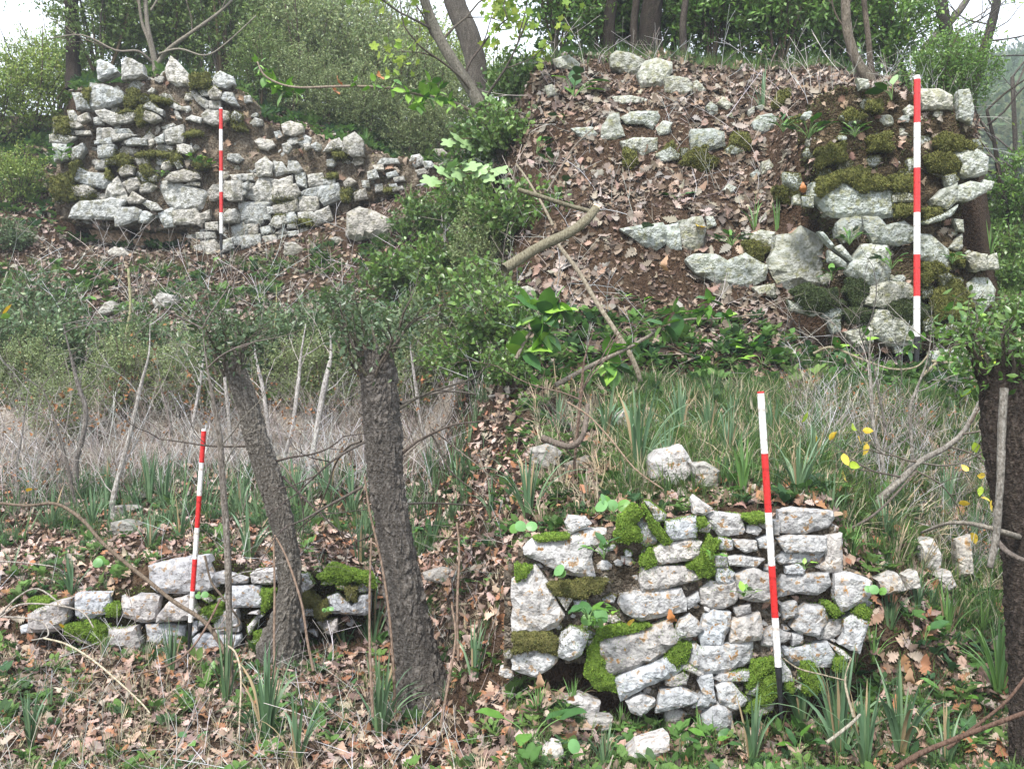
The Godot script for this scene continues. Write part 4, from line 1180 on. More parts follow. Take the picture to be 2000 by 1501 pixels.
func tree(called: String, label: String, category: String, path: Array, d: float, tint: Color, barky: bool, group := "", jagged := 0.0, step := 0.02) -> Node3D:
	# path: bearing, height of the sight line and half width, from the top down to the foot; the foot is let into the ground
	var foot: Array = path[-1]
	var base := ground_at(foot[0], d) - Vector3(0, 0.05, 0)
	var o := thing(called, label, category, base, group)
	var pts := [base]; var rs := [float(foot[2]) * d / F * 1.12]
	for i in range(path.size() - 1, -1, -1):
		var p := at(path[i][0], path[i][1], d)
		if p.y < base.y + 0.06: continue
		pts.append(p); rs.append(float(path[i][2]) * d / F)
	var line := PackedVector3Array(); var radii := PackedFloat32Array()
	for i in pts.size() - 1:
		var a: Vector3 = pts[i]; var b: Vector3 = pts[i + 1]
		var k := maxi(2, int(a.distance_to(b) / step)) if barky else 4
		for j in k:
			var t := float(j) / k
			line.append(a.cubic_interpolate(b, pts[maxi(i - 1, 0)], pts[mini(i + 2, pts.size() - 1)], t) - base)
			radii.append(lerpf(rs[i], rs[i + 1], t))
	line.append(pts[-1] - base); radii.append(rs[-1])
	var widest := 0.0
	for r in radii: widest = maxf(widest, r)
	var sides := 150 if barky and step < 0.015 else 44 if barky else 9
	part("trunk", trunk_mesh(line, radii, sides, widest * (0.10 if barky else 0.03), tint, 5.0 / widest if barky else 1.5 / widest, jagged), M.bark if barky else M.wood, o)
	return o

func twigs(o: Node3D, from: Vector3, dir: Vector3, length: float, r: float, depth: int, tint: Color, st: SurfaceTool, ends: Array) -> void:   # a branch that forks
	var pts := [from]
	var p := from; var v := dir.normalized()
	for i in 4:
		v = (v + any_dir() * 0.28 + Vector3.UP * 0.04).normalized()
		p += v * length / 4.0
		pts.append(p)
		if depth > 0 and i > 0 and rng.randf() < 0.85:
			twigs(o, p, (v + any_dir() * 0.85).normalized(), length * rr(0.45, 0.7), r * 0.5, depth - 1, tint, st, ends)
	tube(st, curve(pts, 2), r, r * 0.45, 5 if depth > 1 else 3, shade(tint, 0.12))
	ends.append([p, v])

func branch_part(o: Node3D, called: String, starts: Array, length: float, r: float, depth: int, tint: Color) -> Array:   # starts: [point, direction] in the thing's own axes
	var st := surface(); var ends := []
	for s in starts: twigs(o, s[0], s[1], length * rr(0.8, 1.2), r, depth, tint, st, ends)
	part(called, done(st), M.wood, o)
	return ends

func sparse_leaves(o: Node3D, ends: Array, per_end: int, size: float, tint: Color, mesh: Mesh, m: Material, spread: float) -> void:
	var where := []; var tints := []
	for e in ends:
		for k in per_end:
			var p: Vector3 = e[0] - e[1] * rr(0, spread) + any_dir() * spread * 0.35
			where.append(Transform3D(facing(any_dir(0.3), rr(0, TAU), size * rr(0.6, 1.2)), p))
			tints.append(shade(tint, 0.3))
	if where.size(): many("leaves", mesh, m, where, tints, o)

func pollard_head(o: Node3D, top: Vector3, high: float, leaf: float, tint: Color, tint_b: Color) -> void:   # young shoots crowding the old cut top
	var starts := []
	for i in 13:
		var a := TAU * i / 13 + rr(-0.2, 0.2)
		starts.append([top + Vector3(cos(a) * 0.08, rr(-0.14, 0.02), sin(a) * 0.08), Vector3(cos(a) * rr(0.2, 0.95), 1.0, sin(a) * rr(0.2, 0.9) + 0.1)])
	var ends := branch_part(o, "shoots", starts, high, 0.011, 2, Color(0.13, 0.115, 0.095))
	var where := []; var tints := []
	for e in ends:
		for k in 10:
			var p: Vector3 = e[0] - e[1] * rr(-0.03, 0.26) + any_dir() * 0.07
			where.append(Transform3D(facing(any_dir(0.2), rr(0, TAU), leaf * rr(0.5, 1.5)), p))
			tints.append(shade(tint.lerp(tint_b, rng.randf() * rng.randf()), 0.25))
	many("leaves", shapes.leaf, M.leaf, where, tints, o)

func build_trees() -> void:
	shapes.leaf = leaf_shape(1.0, 0.42, 0.25, 0.12, 3)
	shapes.small_leaf = leaf_shape(1.0, 0.48, 0.25, 0.1, 2)
	shapes.broad = leaf_shape(1.0, 0.62, 0.22, 0.2, 5)
	shapes.long_leaf = leaf_shape(1.0, 0.36, 0.3, 0.18, 5)
	shapes.maple = round_leaf(5, 0.5, -0.12, 0.25)
	shapes.coin = round_leaf(0, 0.0, 0.16, 0.12)

	# the two oaks before the low wall, both snapped off above
	var big := tree("oak_tree", "thick dark oak trunk with deep plated bark, right of the low wall", "tree", [[734, 690, 30], [739, 730, 36], [742, 775, 37], [748, 850, 38], [755, 940, 35], [765, 1010, 35], [780, 1100, 37], [795, 1190, 41], [815, 1290, 46], [840, 1395, 58]], 5.75, Color(0.15, 0.138, 0.13), true, "", 0.09, 0.006)
	branch_part(big, "branches", [[at(715, 862, 5.75) - big.position, Vector3(-1, -0.35, 0.1)], [at(708, 950, 5.75) - big.position, Vector3(-1, -0.5, 0.2)], [at(780, 890, 5.75) - big.position, Vector3(1, 0.6, 0.1)], [at(778, 800, 5.75) - big.position, Vector3(1, 0.3, -0.2)]], 0.5, 0.009, 2, Color(0.11, 0.095, 0.085))
	pollard_head(big, at(734, 690, 5.75) - big.position, 0.27, 0.035, Color(0.045, 0.08, 0.032), Color(0.15, 0.20, 0.09))
	var lean := tree("oak_tree", "slimmer oak trunk leaning left across the low white wall", "tree", [[448, 690, 18], [462, 730, 21], [478, 775, 22], [488, 810, 22], [505, 870, 24], [530, 945, 25], [550, 1020, 24], [562, 1090, 24], [566, 1150, 24], [558, 1205, 29], [545, 1262, 42]], 6.55, Color(0.20, 0.185, 0.17), true, "", 0.07, 0.006)
	branch_part(lean, "branches", [[at(500, 870, 6.55) - lean.position, Vector3(-1, -0.3, 0.2)], [at(540, 900, 6.55) - lean.position, Vector3(1, 0.45, 0.2)], [at(552, 930, 6.55) - lean.position, Vector3(0.9, -0.6, 0.3)]], 0.6, 0.008, 2, Color(0.10, 0.085, 0.08))
	pollard_head(lean, at(449, 692, 6.55) - lean.position, 0.24, 0.035, Color(0.045, 0.08, 0.032), Color(0.15, 0.20, 0.09))
	var edge := tree("oak_tree", "dark rough trunk at the grassy foot of the slope right of the lichen wall", "tree", [[1952, 716, 46], [1964, 752, 50], [1972, 850, 50], [1985, 950, 48], [2002, 1050, 46], [2012, 1200, 46], [2022, 1350, 48], [2030, 1500, 55]], 4.6, Color(0.075, 0.062, 0.055), true, "", 0.08, 0.007)
	pollard_head(edge, at(1954, 716, 4.6) - edge.position, 0.18, 0.035, Color(0.07, 0.14, 0.03), Color(0.17, 0.28, 0.06))
	var st := surface()
	var e := func(px, py, d): return at(px, py, d) - edge.position
	tube(st, curve([e.call(1962, 758, 4.42), e.call(1957, 850, 4.40), e.call(1955, 930, 4.38), e.call(1950, 1000, 4.38), e.call(1946, 1050, 4.38), e.call(1934, 1108, 4.36)], 5), 0.018, 0.014, 9, Color(0.22, 0.21, 0.19), 0.15)
	tube(st, curve([e.call(1990, 1048, 4.52), e.call(1965, 1040, 4.42), e.call(1930, 1030, 4.4), e.call(1895, 1022, 4.5), e.call(1850, 1022, 4.6), e.call(1800, 1040, 4.8)], 5), 0.014, 0.006, 8, Color(0.24, 0.22, 0.19), 0.12)
	tube(st, curve([e.call(1945, 1052, 4.4), e.call(1965, 1075, 4.35), e.call(1995, 1092, 4.3), e.call(2025, 1100, 4.3)], 4), 0.012, 0.010, 8, Color(0.15, 0.13, 0.12), 0.12)
	part("limb", done(st), M.wood, edge)
	# upper terrace, left
	tree("oak_tree", "straight dark trunk behind the left shoulder of the tall wall", "tree", [[139, -160, 13], [139, 0, 12.5], [141, 90, 12.5], [144, 170, 13], [144, 230, 15]], 18.3, Color(0.075, 0.062, 0.055), true, "", 0.0, 0.05)
	var y := tree("young_tree", "grey many-stemmed young tree on the crest of the tall wall", "tree", [[286, -80, 3.2], [284, 0, 4], [288, 50, 4.5], [296, 90, 5], [304, 135, 7]], 17.2, Color(0.27, 0.25, 0.215), false)
	var s2 := surface()
	var g := func(px, py, d): return at(px, py, d) - y.position
	tube(s2, curve([g.call(305, 128, 17.2), g.call(330, 95, 17.1), g.call(375, 62, 17.0), g.call(432, 20, 17.0), g.call(480, -30, 17)], 4), 0.04, 0.018, 7, Color(0.27, 0.25, 0.21), 0.1)
	tube(s2, curve([g.call(301, 128, 17.2), g.call(292, 85, 17.3), g.call(276, 40, 17.4), g.call(268, -30, 17.4)], 4), 0.035, 0.02, 7, Color(0.22, 0.2, 0.17), 0.1)
	tube(s2, curve([g.call(300, 125, 17.2), g.call(270, 100, 17.0), g.call(225, 98, 16.9), g.call(160, 68, 16.9), g.call(95, 76, 16.9)], 4), 0.025, 0.008, 6, Color(0.25, 0.22, 0.19), 0.1)
	tube(s2, curve([g.call(310, 105, 17.1), g.call(350, 95, 16.9), g.call(400, 108, 16.8), g.call(440, 85, 16.8), g.call(500, 30, 16.8)], 4), 0.018, 0.008, 6, Color(0.28, 0.26, 0.22), 0.1)
	tube(s2, curve([g.call(294, 20, 17.2), g.call(306, 0, 17.2), g.call(325, -40, 17.2)], 4), 0.02, 0.012, 6, Color(0.27, 0.25, 0.21), 0.1)
	part("stems", done(s2), M.wood, y)
	var ends := branch_part(y, "twigs", [[g.call(432, 20, 17), Vector3(0.5, 1, 0)], [g.call(276, 40, 17.4), Vector3(-0.4, 1, 0)], [g.call(225, 98, 16.9), Vector3(-1, 0.5, 0)], [g.call(284, 10, 17.2), Vector3(-0.2, 1, 0.3)], [g.call(375, 62, 17.0), Vector3(0.3, 1, 0.2)]], 0.9, 0.012, 3, Color(0.2, 0.17, 0.14))
	sparse_leaves(y, ends, 5, 0.055, Color(0.12, 0.20, 0.045), shapes.small_leaf, M.leaf, 0.25)
	var d0 := -on_ground(985, 300, 9.0).z
	var pale := tree("smooth_tree", "pale smooth trunk leaning diagonally down to the right edge of the ruin's clearing", "tree", [[808, -90, 9], [832, 10, 10], [862, 82, 11], [905, 150, 11.5], [945, 218, 12], [972, 268, 13], [986, 298, 14]], d0, Color(0.25, 0.235, 0.20), false)
	var pe := branch_part(pale, "branches", [[at(862, 82, d0) - pale.position, Vector3(1, 0.9, 0)], [at(850, 60, d0) - pale.position, Vector3(-1, 0.35, 0.2)], [at(905, 150, d0) - pale.position, Vector3(0.9, 1, 0)], [at(885, 120, d0) - pale.position, Vector3(-1, 0.7, -0.2)], [at(940, 210, d0) - pale.position, Vector3(0.6, 0.6, 0.5)], [at(925, 185, d0) - pale.position, Vector3(-0.8, 0.5, 0.6)]], 1.0, 0.017, 3, Color(0.13, 0.11, 0.095))
	sparse_leaves(pale, pe, 4, 0.055, Color(0.26, 0.36, 0.06), shapes.maple, M.soft_leaf, 0.3)
	tree("oak_tree", "thick rough oak trunk leaning behind the pale diagonal trunk", "tree", [[868, -120, 20], [888, 0, 21], [912, 60, 22], [929, 120, 21], [934, 175, 20], [948, 225, 19], [972, 280, 20]], 15.6, Color(0.17, 0.155, 0.14), true, "", 0.0, 0.04)
	tree("oak_tree", "short dark trunk under hanging maple leaves on the mound between the two upper walls", "tree", [[974, 325, 12], [976, 380, 13], [972, 430, 14], [968, 466, 16]], -on_ground(968, 468, 8.5).z, Color(0.05, 0.042, 0.036), true, "", 0.05, 0.03)
	# upper terrace, right
	var p1 := tree("curved_tree", "pale trunk curving up from the crest of the bank wall", "tree", [[1652, -70, 8], [1652, 10, 9.5], [1656, 60, 10], [1668, 105, 10], [1686, 138, 10.5], [1700, 158, 12]], 11.4, Color(0.21, 0.185, 0.15), false)
	tree("curved_tree", "thin twin-like stem beside the pale curving trunk on the bank wall", "tree", [[1680, -70, 5], [1690, 20, 5.5], [1697, 80, 6], [1700, 120, 6.5], [1706, 158, 7]], 11.5, Color(0.16, 0.135, 0.11), false)
	branch_part(p1, "branches", [[at(1656, 60, 11.4) - p1.position, Vector3(-0.8, 1, 0)], [at(1652, 20, 11.4) - p1.position, Vector3(0.7, 1, 0.2)]], 0.7, 0.012, 2, Color(0.16, 0.14, 0.11))
	var spots := [[1272, 22, 13.6, "broad dark trunk right behind the two standing stones", 0.055], [1192, 12, 13.4, "slim dark trunk left of the standing stones", 0.06], [1336, 7, 13.2, "thin brown trunk right of the standing stones", 0.09], [1240, 8, 13.8, "brown trunk behind the taller standing stone", 0.11], [1420, 6, 14.6, "thin grey stem in the hedge left of the bank wall's crest", 0.12], [1560, 7, 14.2, "thin grey stem in the hedge above the bank wall's moss", 0.12]]
	for s in spots:
		tree("oak_tree", s[3], "tree", [[s[0] - 4, -110, s[1] * 0.8], [s[0] + 4, -20, s[1] * 0.9], [s[0] - 2, 50, s[1]], [s[0], 125, s[1] * 1.1]], s[2], Color(s[4], s[4] * 0.86, s[4] * 0.74), s[1] > 10, "", 0.0, 0.05)
	var far_trees := [
		[[[1738, -80, 9], [1734, 40, 10], [1746, 100, 11], [1768, 170, 12]], 14.5, "dark forked trunk left of the ranging pole on the bank wall", Color(0.075, 0.068, 0.062), [Vector3(0.8, 1, 0), Vector3(-0.6, 1, 0), Vector3(1, 0.4, 0.3)]],
		[[[1828, -90, 11], [1838, 0, 12], [1852, 70, 13], [1872, 140, 13], [1888, 215, 15]], 14.0, "dark scaly trunk right of the ranging pole against the white sky", Color(0.085, 0.08, 0.075), [Vector3(1, 0.9, 0), Vector3(-0.9, 0.6, 0.1), Vector3(1, 0.25, 0.3), Vector3(0.4, 1, -0.4)]],
		[[[1960, -60, 7], [1944, 20, 8.5], [1928, 80, 9.5], [1908, 150, 10], [1893, 225, 12]], 14.8, "bare trunk slanting up to the right beyond the end of the bank wall", Color(0.10, 0.094, 0.09), [Vector3(1, 0.8, 0), Vector3(-0.7, 1, 0.1), Vector3(1, 0.1, 0.2), Vector3(-1, 0.3, 0)]],
		[[[1912, -40, 6], [1875, 20, 7], [1835, 65, 8.5], [1803, 105, 9], [1796, 180, 9]], 15.5, "pale limb-like trunk slanting up behind the ranging pole", Color(0.26, 0.245, 0.22), [Vector3(1, 0.5, 0), Vector3(0.5, 1, 0)]],
		[[[1928, 215, 3], [1943, 280, 4], [1952, 340, 5], [1966, 415, 6]], 12.5, "thin dark sapling on the green slope right of the bank wall", Color(0.06, 0.052, 0.046), [Vector3(1, 0.9, 0), Vector3(-0.9, 0.9, 0), Vector3(1, 0.3, 0), Vector3(-1, 0.2, 0.2)]],
		[[[1978, 150, 4], [1984, 300, 5], [1980, 420, 6], [1986, 520, 7]], 13.5, "slim grey sapling at the far right of the green slope", Color(0.12, 0.11, 0.10), [Vector3(1, 0.9, 0), Vector3(-0.9, 0.9, 0), Vector3(-1, 0.3, 0)]]]
	for t in far_trees:
		var o := tree("bare_tree", t[2], "tree", t[0], t[1], t[3], t[0][1][2] > 7, "", 0.0, 0.05)
		var starts := []
		for i in t[4].size():
			var q: Array = t[0][mini(i, t[0].size() - 2)]
			starts.append([at(q[0], q[1], t[1]) - o.position, t[4][i]])
			starts.append([at(q[0], q[1] + 30, t[1]) - o.position, (t[4][i] as Vector3) + any_dir() * 0.7])
		var en := branch_part(o, "branches", starts, 1.0, 0.014, 3, (t[3] as Color) * 1.2)
		sparse_leaves(o, en, 1, 0.07, Color(0.22, 0.32, 0.07), shapes.small_leaf, M.soft_leaf, 0.3)
	tree("tree_stump", "dark rough stump leaning against the right end of the bank wall", "stump", [[1886, 378, 18], [1893, 410, 21], [1900, 450, 22], [1904, 478, 24]], 9.9, Color(0.05, 0.043, 0.036), true, "", 0.04, 0.03)

# ---------------------------------------------------------------- shrubs and thickets
func leafy_shrub(called: String, label: String, wide: float, high: float, leaf: float, twig_count: int, per_twig: int, tint: Color, tint_b: Color, where: Vector3, group := "", low := 0.0, mesh: Mesh = null) -> Node3D:
	var o := thing(called, label, "shrub", where, group)
	var st := surface()
	var where_l := []; var tints := []
	for i in 9:
		var a := rr(0, TAU)
		var top := Vector3(cos(a) * wide * rr(0.1, 0.45), high * rr(0.6, 1.0), sin(a) * wide * rr(0.1, 0.4))
		tube(st, curve([Vector3(cos(a) * 0.05, -0.05, sin(a) * 0.05), top * 0.5 + any_dir() * wide * 0.06, top], 4), 0.012 * high * rr(0.6, 1.1), 0.003 * high, 5, shade(Color(0.13, 0.11, 0.085), 0.3))
	for i in twig_count:
		# twig ends fill an uneven volume: denser at its skin, thinner at the top
		var v := any_dir()
		var k := pow(rng.randf(), 0.45)
		var p := Vector3(v.x * wide * 0.5 * k, high * (0.5 + low) + v.y * high * 0.5 * k, v.z * wide * 0.42 * k)
		if p.y < 0.02: p.y = rr(0.02, 0.15)
		p *= 1.0 + 0.35 * rough.get_noise_3dv(p * 1.7 / wide + where)
		if rough.get_noise_3dv(p * 3.2 / wide + where * 3.0) < -0.28: continue
		var dir := (Vector3(v.x, 0.5 + v.y, v.z) + any_dir() * 0.7).normalized()
		var len := leaf * rr(2.5, 6.0)
		tube(st, PackedVector3Array([p - dir * len * 0.6, p + dir * len * 0.5]), leaf * 0.05, leaf * 0.02, 3, Color(0.11, 0.10, 0.06))
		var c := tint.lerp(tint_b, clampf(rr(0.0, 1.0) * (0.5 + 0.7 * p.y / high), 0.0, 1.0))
		for j in per_twig:
			var q := p + dir * len * (float(j) / per_twig - 0.5) + any_dir() * leaf * 0.4
			where_l.append(Transform3D(facing((dir * 0.5 + any_dir(0.15)).normalized(), rr(0, TAU), leaf * rr(0.65, 1.2)), q))
			tints.append(shade(c, 0.22))
	part("stems", done(st), M.wood, o)
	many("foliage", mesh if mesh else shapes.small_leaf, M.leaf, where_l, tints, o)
	return o

func bare_shrub(label: String, where: Vector3, high: float, tint: Color, n: int, depth := 3) -> Node3D:
	var o := thing("bare_shrub", label, "shrub", where, "leafless shrubs of the grey thicket")
	var starts := []
	for i in n: starts.append([Vector3(rr(-0.06, 0.06), 0, rr(-0.06, 0.06)), Vector3(rr(-0.55, 0.55), 1.0, rr(-0.4, 0.4))])
	var ends := branch_part(o, "branches", starts, high, 0.007, depth, tint)
	sparse_leaves(o, ends.slice(0, ends.size() / 7), 1, 0.055, Color(0.22, 0.11, 0.05), shapes.oak[1], M.dry, 0.1)
	return o

func sapling(label: String, path: Array, d: float, tint: Color, n_twigs := 4) -> void:
	var t: Array = path[0]; var u: Array = path[1]
	var lean: float = (t[0] - u[0]) / maxf(u[1] - t[1], 1.0)
	path = [[t[0] + lean * 120 + rr(-14, 14), t[1] - 120, t[2] * 0.15], [t[0] + lean * 60 + rr(-6, 6), t[1] - 60, t[2] * 0.55]] + path
	var o := tree("sapling", label, "sapling", path, d, tint, false, "thin pale saplings of the grey thicket")
	var starts := []
	for i in n_twigs:
		var q: Array = path[rng.randi_range(0, path.size() - 2)]
		starts.append([at(q[0], q[1] + rr(0, 30), d) - o.position, Vector3(rr(-1, 1), rr(0.3, 1), rr(-0.4, 0.4))])
	branch_part(o, "twigs", starts, 0.45, 0.005, 2, tint * 0.8)

func build_thickets() -> void:
	# dense evergreen scrub behind the tall wall
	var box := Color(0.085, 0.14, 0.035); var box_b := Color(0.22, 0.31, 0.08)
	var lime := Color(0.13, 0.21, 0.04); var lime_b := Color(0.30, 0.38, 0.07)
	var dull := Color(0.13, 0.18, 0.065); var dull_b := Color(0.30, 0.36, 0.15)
	var gA := "scrub behind the tall wall"
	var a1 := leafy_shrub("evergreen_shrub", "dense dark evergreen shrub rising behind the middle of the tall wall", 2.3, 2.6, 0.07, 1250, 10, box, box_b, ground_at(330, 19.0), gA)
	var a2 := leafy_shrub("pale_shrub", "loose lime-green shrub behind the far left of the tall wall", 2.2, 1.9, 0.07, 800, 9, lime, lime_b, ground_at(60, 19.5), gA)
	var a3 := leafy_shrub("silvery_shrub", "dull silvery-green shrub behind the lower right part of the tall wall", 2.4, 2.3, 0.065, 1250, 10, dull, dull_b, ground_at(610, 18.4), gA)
	for s in [[200, 18.6, 1.1, a1, "dark evergreen shrub beside the straight dark trunk, over the wall's left shoulder"], [440, 18.6, 1.15, a1, "tall evergreen shrub above the top right stones of the tall wall"], [520, 20.5, 1.1, a1, "evergreen shrub where the tall wall's crest steps down"],
			[250, 22.5, 1.35, a1, "tallest evergreen shrub, far behind the young tree on the wall"], [390, 23, 1.35, a1, "tall far shrub right of the young tree on the wall"],
			[-30, 18.6, 1.0, a2, "lime-green shrub at the far left edge above the litter slope"], [110, 21.5, 1.0, a2, "lime-green shrub glimpsed left of the straight dark trunk"], [840, 21.5, 1.2, a2, "lime-green shrub framed by the pale diagonal trunk"], [950, 19, 0.9, a2, "lime-green shrub on the mound behind the thick leaning oak"], [30, 16.8, 0.55, a2, "low lime shrub beside the mossy left end of the tall wall"],
			[700, 18.8, 0.95, a3, "silvery shrub behind the big upright stone at the wall's right part"], [780, 18.0, 0.9, a3, "silvery shrub above the tapering right end of the tall wall"], [560, 23, 1.4, a3, "high hazy shrub behind the dip of the tall wall's crest"], [680, 23.5, 1.35, a3, "high hazy shrub under the gap of bright sky"], [880, 17.8, 0.7, a3, "small silvery shrub beyond the right end of the tall wall"], [760, 22.5, 1.2, a3, "hazy shrub behind the leafy horizontal branch"],
			[570, 17.4, 0.5, a3, "low silvery shrub right of the tall wall's crest step"], [640, 17.3, 0.5, a3, "low silvery shrub behind the squat block on the right part of the wall"], [720, 17.2, 0.48, a3, "low silvery shrub behind the dry tuft on the wall"], [800, 17.2, 0.5, a3, "low silvery shrub above the thin end of the wall"], [860, 17.0, 0.45, a3, "low silvery shrub at the very end of the tall wall"], [510, 17.6, 0.55, a1, "low evergreen shrub against the tuft at the crest step"],
			[120, 10.7, 0.34, a3, "grey-green bush by the crooked pale sapling"], [430, 11.2, 0.36, a3, "grey-green bush behind the knobbly sapling's fork"], [590, 11.3, 0.36, a3, "grey-green bush behind the white saplings"], [800, 11.2, 0.38, a3, "grey-green bush touching the thick oak's top from the right"], 
			[60, 11.3, 0.36, a3, "grey-green bush at the far left top of the grey thicket"], [240, 11.2, 0.40, a3, "grey-green bush behind the bent sapling in the thicket"], [350, 11.2, 0.38, a3, "grey-green bush behind the red head of the low wall's pole"], [640, 11.2, 0.40, a3, "grey-green bush between the tops of the two oaks"], [860, 11.2, 0.42, a3, "grey-green bush right of the thick oak's top"], [950, 10.6, 0.40, a3, "grey-green bush at the right end of the thicket"]]:
		copy_of(s[3], s[4], ground_at(s[0], s[1]), rr(0, TAU), s[2])
	# hedge behind the bank wall
	var fresh := Color(0.07, 0.15, 0.03); var fresh_b := Color(0.17, 0.30, 0.05)
	var gB := "hedge along the top of the bank"
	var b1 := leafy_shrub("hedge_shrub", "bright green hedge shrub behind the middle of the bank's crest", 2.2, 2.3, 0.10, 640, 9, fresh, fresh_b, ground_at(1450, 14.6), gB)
	for s in [[1090, 13.6, 0.8, "hedge shrub above the leafy left end of the bank"], [1160, 14.6, 0.95, "hedge shrub left of the standing stones"], [1230, 15.2, 1.0, "hedge shrub behind the standing stones"], [1320, 15.0, 0.95, "hedge shrub just right of the standing stones"], [1390, 13.9, 0.75, "low hedge shrub above the bare leaf slope"], [1520, 13.6, 0.8, "hedge shrub above the moss on the bank wall's left top"], [1590, 15.0, 1.0, "hedge shrub left of the pale curving trunk"],
			[1660, 14.2, 0.85, "hedge shrub behind the pale curving trunk"], [1740, 14.0, 0.72, "low hedge shrub left of the pole's head"], [1835, 11.0, 0.36, "small leafy bush on the bank wall right of the pole's red head"], [1880, 11.3, 0.38, "small leafy bush at the right shoulder of the bank wall"], [1985, 12.5, 0.6, "leafy bush at the right edge beyond the bank wall"]]:
		copy_of(b1, s[3], ground_at(s[0], s[1]), rr(0, TAU), s[2])
	# dark butcher's broom along the foot of the ruin
	var rus := Color(0.045, 0.085, 0.032); var rus_b := Color(0.17, 0.25, 0.11)
	var gF := "low dark shrubs at the foot of the tall wall"
	var f1 := leafy_shrub("low_shrub", "dark small-leaved shrub below the mossy left end of the tall wall", 1.35, 0.75, 0.07, 330, 9, rus, rus_b, ground_at(60, 12.9), gF)
	for s in [[20, 11.9, 1.0, "dark low shrub at the left edge above the low wall's thicket"], [110, 12.0, 0.95, "dark low shrub left of the pale broken stick"], [290, 11.8, 0.9, "dark low shrub right of the pale broken stick"],
			[540, 11.9, 0.95, "dark low shrub below the small loose stones"], [620, 12.2, 1.0, "large dark low shrub left below the fallen boulder"], [700, 12.0, 1.0, "large dark low shrub right below the fallen boulder"], [780, 11.9, 0.9, "dark low shrub under the bramble patch"], [20, 15.6, 0.6, "small dark shrub on the litter slope left of the tall wall"]]:
		copy_of(f1, s[3], ground_at(s[0], s[1]), rr(0, TAU), s[2])
	var gR := "brambles right of the fallen boulder"
	var br := leafy_shrub("bramble", "bright green bramble tangle right of the fallen boulder", 1.4, 0.7, 0.075, 300, 7, Color(0.06, 0.12, 0.03), Color(0.18, 0.30, 0.06), ground_at(800, 13.2), gR, 0.0, shapes.broad)
	for s in [[985, 9.3, 0.75, "bramble draping the mound's edge beside the cut branch's foot"], [1000, 10.4, 0.8, "bramble on the mound's edge level with the bank's bottom row"], [965, 10.0, 0.8, "bramble low on the mound's flank"], [985, 11.8, 0.85, "bramble on the mound's edge level with the bank's middle row"], [1010, 12.6, 0.8, "bramble at the mound's upper left edge"], [930, 9.6, 0.75, "bramble at the mound's foot right of the grey thicket"], [900, 11.3, 0.8, "bramble between thicket and mound"], [960, 12.6, 0.9, "bramble below the foot of the leaning trunks"], [1000, 8.6, 0.55, "bramble at the mound's lowest edge by the large fresh leaves"], [880, 12.4, 0.95, "bramble tangle under the maple sprays"], [950, 11.6, 0.9, "bramble tangle at the edge of the mound below the short dark trunk"], [840, 14.4, 0.8, "bramble below the tapering right end of the tall wall"], [930, 13.0, 0.8, "bramble beside the short dark trunk"], [780, 12.3, 0.7, "low bramble in front of the boulder's right end"], [1965, 10.6, 0.6, "bramble on the slope right of the bank wall"], [1990, 9.6, 0.5, "bramble at the right edge below the stump"], [1975, 12.0, 0.7, "bramble beneath the thin dark sapling"]]:
		copy_of(br, s[3], ground_at(s[0], s[1]), rr(0, TAU), s[2])
	# leafless grey thicket behind the low wall
	var grey := Color(0.34, 0.315, 0.30); var brown := Color(0.25, 0.215, 0.19)
	var t1 := bare_shrub("leafless grey shrub behind the ranging pole of the low wall", ground_at(340, 10.2), 0.75, grey, 9)
	var t2 := bare_shrub("leafless brown shrub right of the thick oak", ground_at(840, 9.8), 0.75, brown, 9)
	var t3 := bare_shrub("leafless pale shrub at the left of the grey thicket", ground_at(60, 9.6), 0.8, Color(0.42, 0.40, 0.385), 8)
	var k := 0
	for s in [[20, 10.6, 0.75, "leafless shrub at the left edge of the thicket"], [110, 10.2, 0.71, "leafless shrub left of the crooked pale sapling"], [170, 10.8, 0.75, "leafless shrub behind the crooked pale sapling"], [230, 10.0, 0.68, "leafless shrub behind the bent sapling's top"], [290, 10.8, 0.75, "leafless shrub right of the bent sapling"], [400, 10.7, 0.75, "leafless shrub between the pole's head and the knobbly sapling"], [450, 10.0, 0.68, "leafless shrub behind the knobbly sapling's fork"], [520, 10.6, 0.75, "leafless shrub right of the leaning oak's top"], [590, 10.1, 0.71, "leafless shrub behind the white sapling right of the leaning oak"], [640, 10.8, 0.75, "leafless shrub behind the white slender sapling"], [690, 10.2, 0.68, "leafless shrub left of the thick oak's shoulder"], [790, 10.8, 0.75, "leafless shrub right of the thick oak's top"], [890, 10.5, 0.75, "leafless shrub far right of the thick oak, at the back"], [940, 10.0, 0.68, "leafless shrub beside the pale sapling at the thicket's right end"], [970, 9.4, 0.61, "leafless shrub low at the right end of the thicket"], [130, 9.0, 0.51, "leafless shrub in front, left of the bent sapling's foot"], [260, 9.1, 0.48, "leafless shrub in front, above the two low rocks"], [660, 9.2, 0.51, "leafless shrub in front, between the two oaks"], [880, 9.1, 0.54, "leafless shrub in front, right of the thick oak"], [30, 8.6, 0.51, "leafless shrub in front, at the left edge over the tufts"], [480, 11.0, 0.75, "leafless shrub at the back, behind the leaning oak's top"], [720, 11.0, 0.78, "leafless shrub at the back, behind the thick oak's top"], [330, 11.0, 0.78, "leafless shrub at the back, behind the pole's head"]]:
		copy_of([t1, t2, t3][k % 3], s[3], ground_at(s[0], s[1]), rr(0, TAU), s[2])
		k += 1
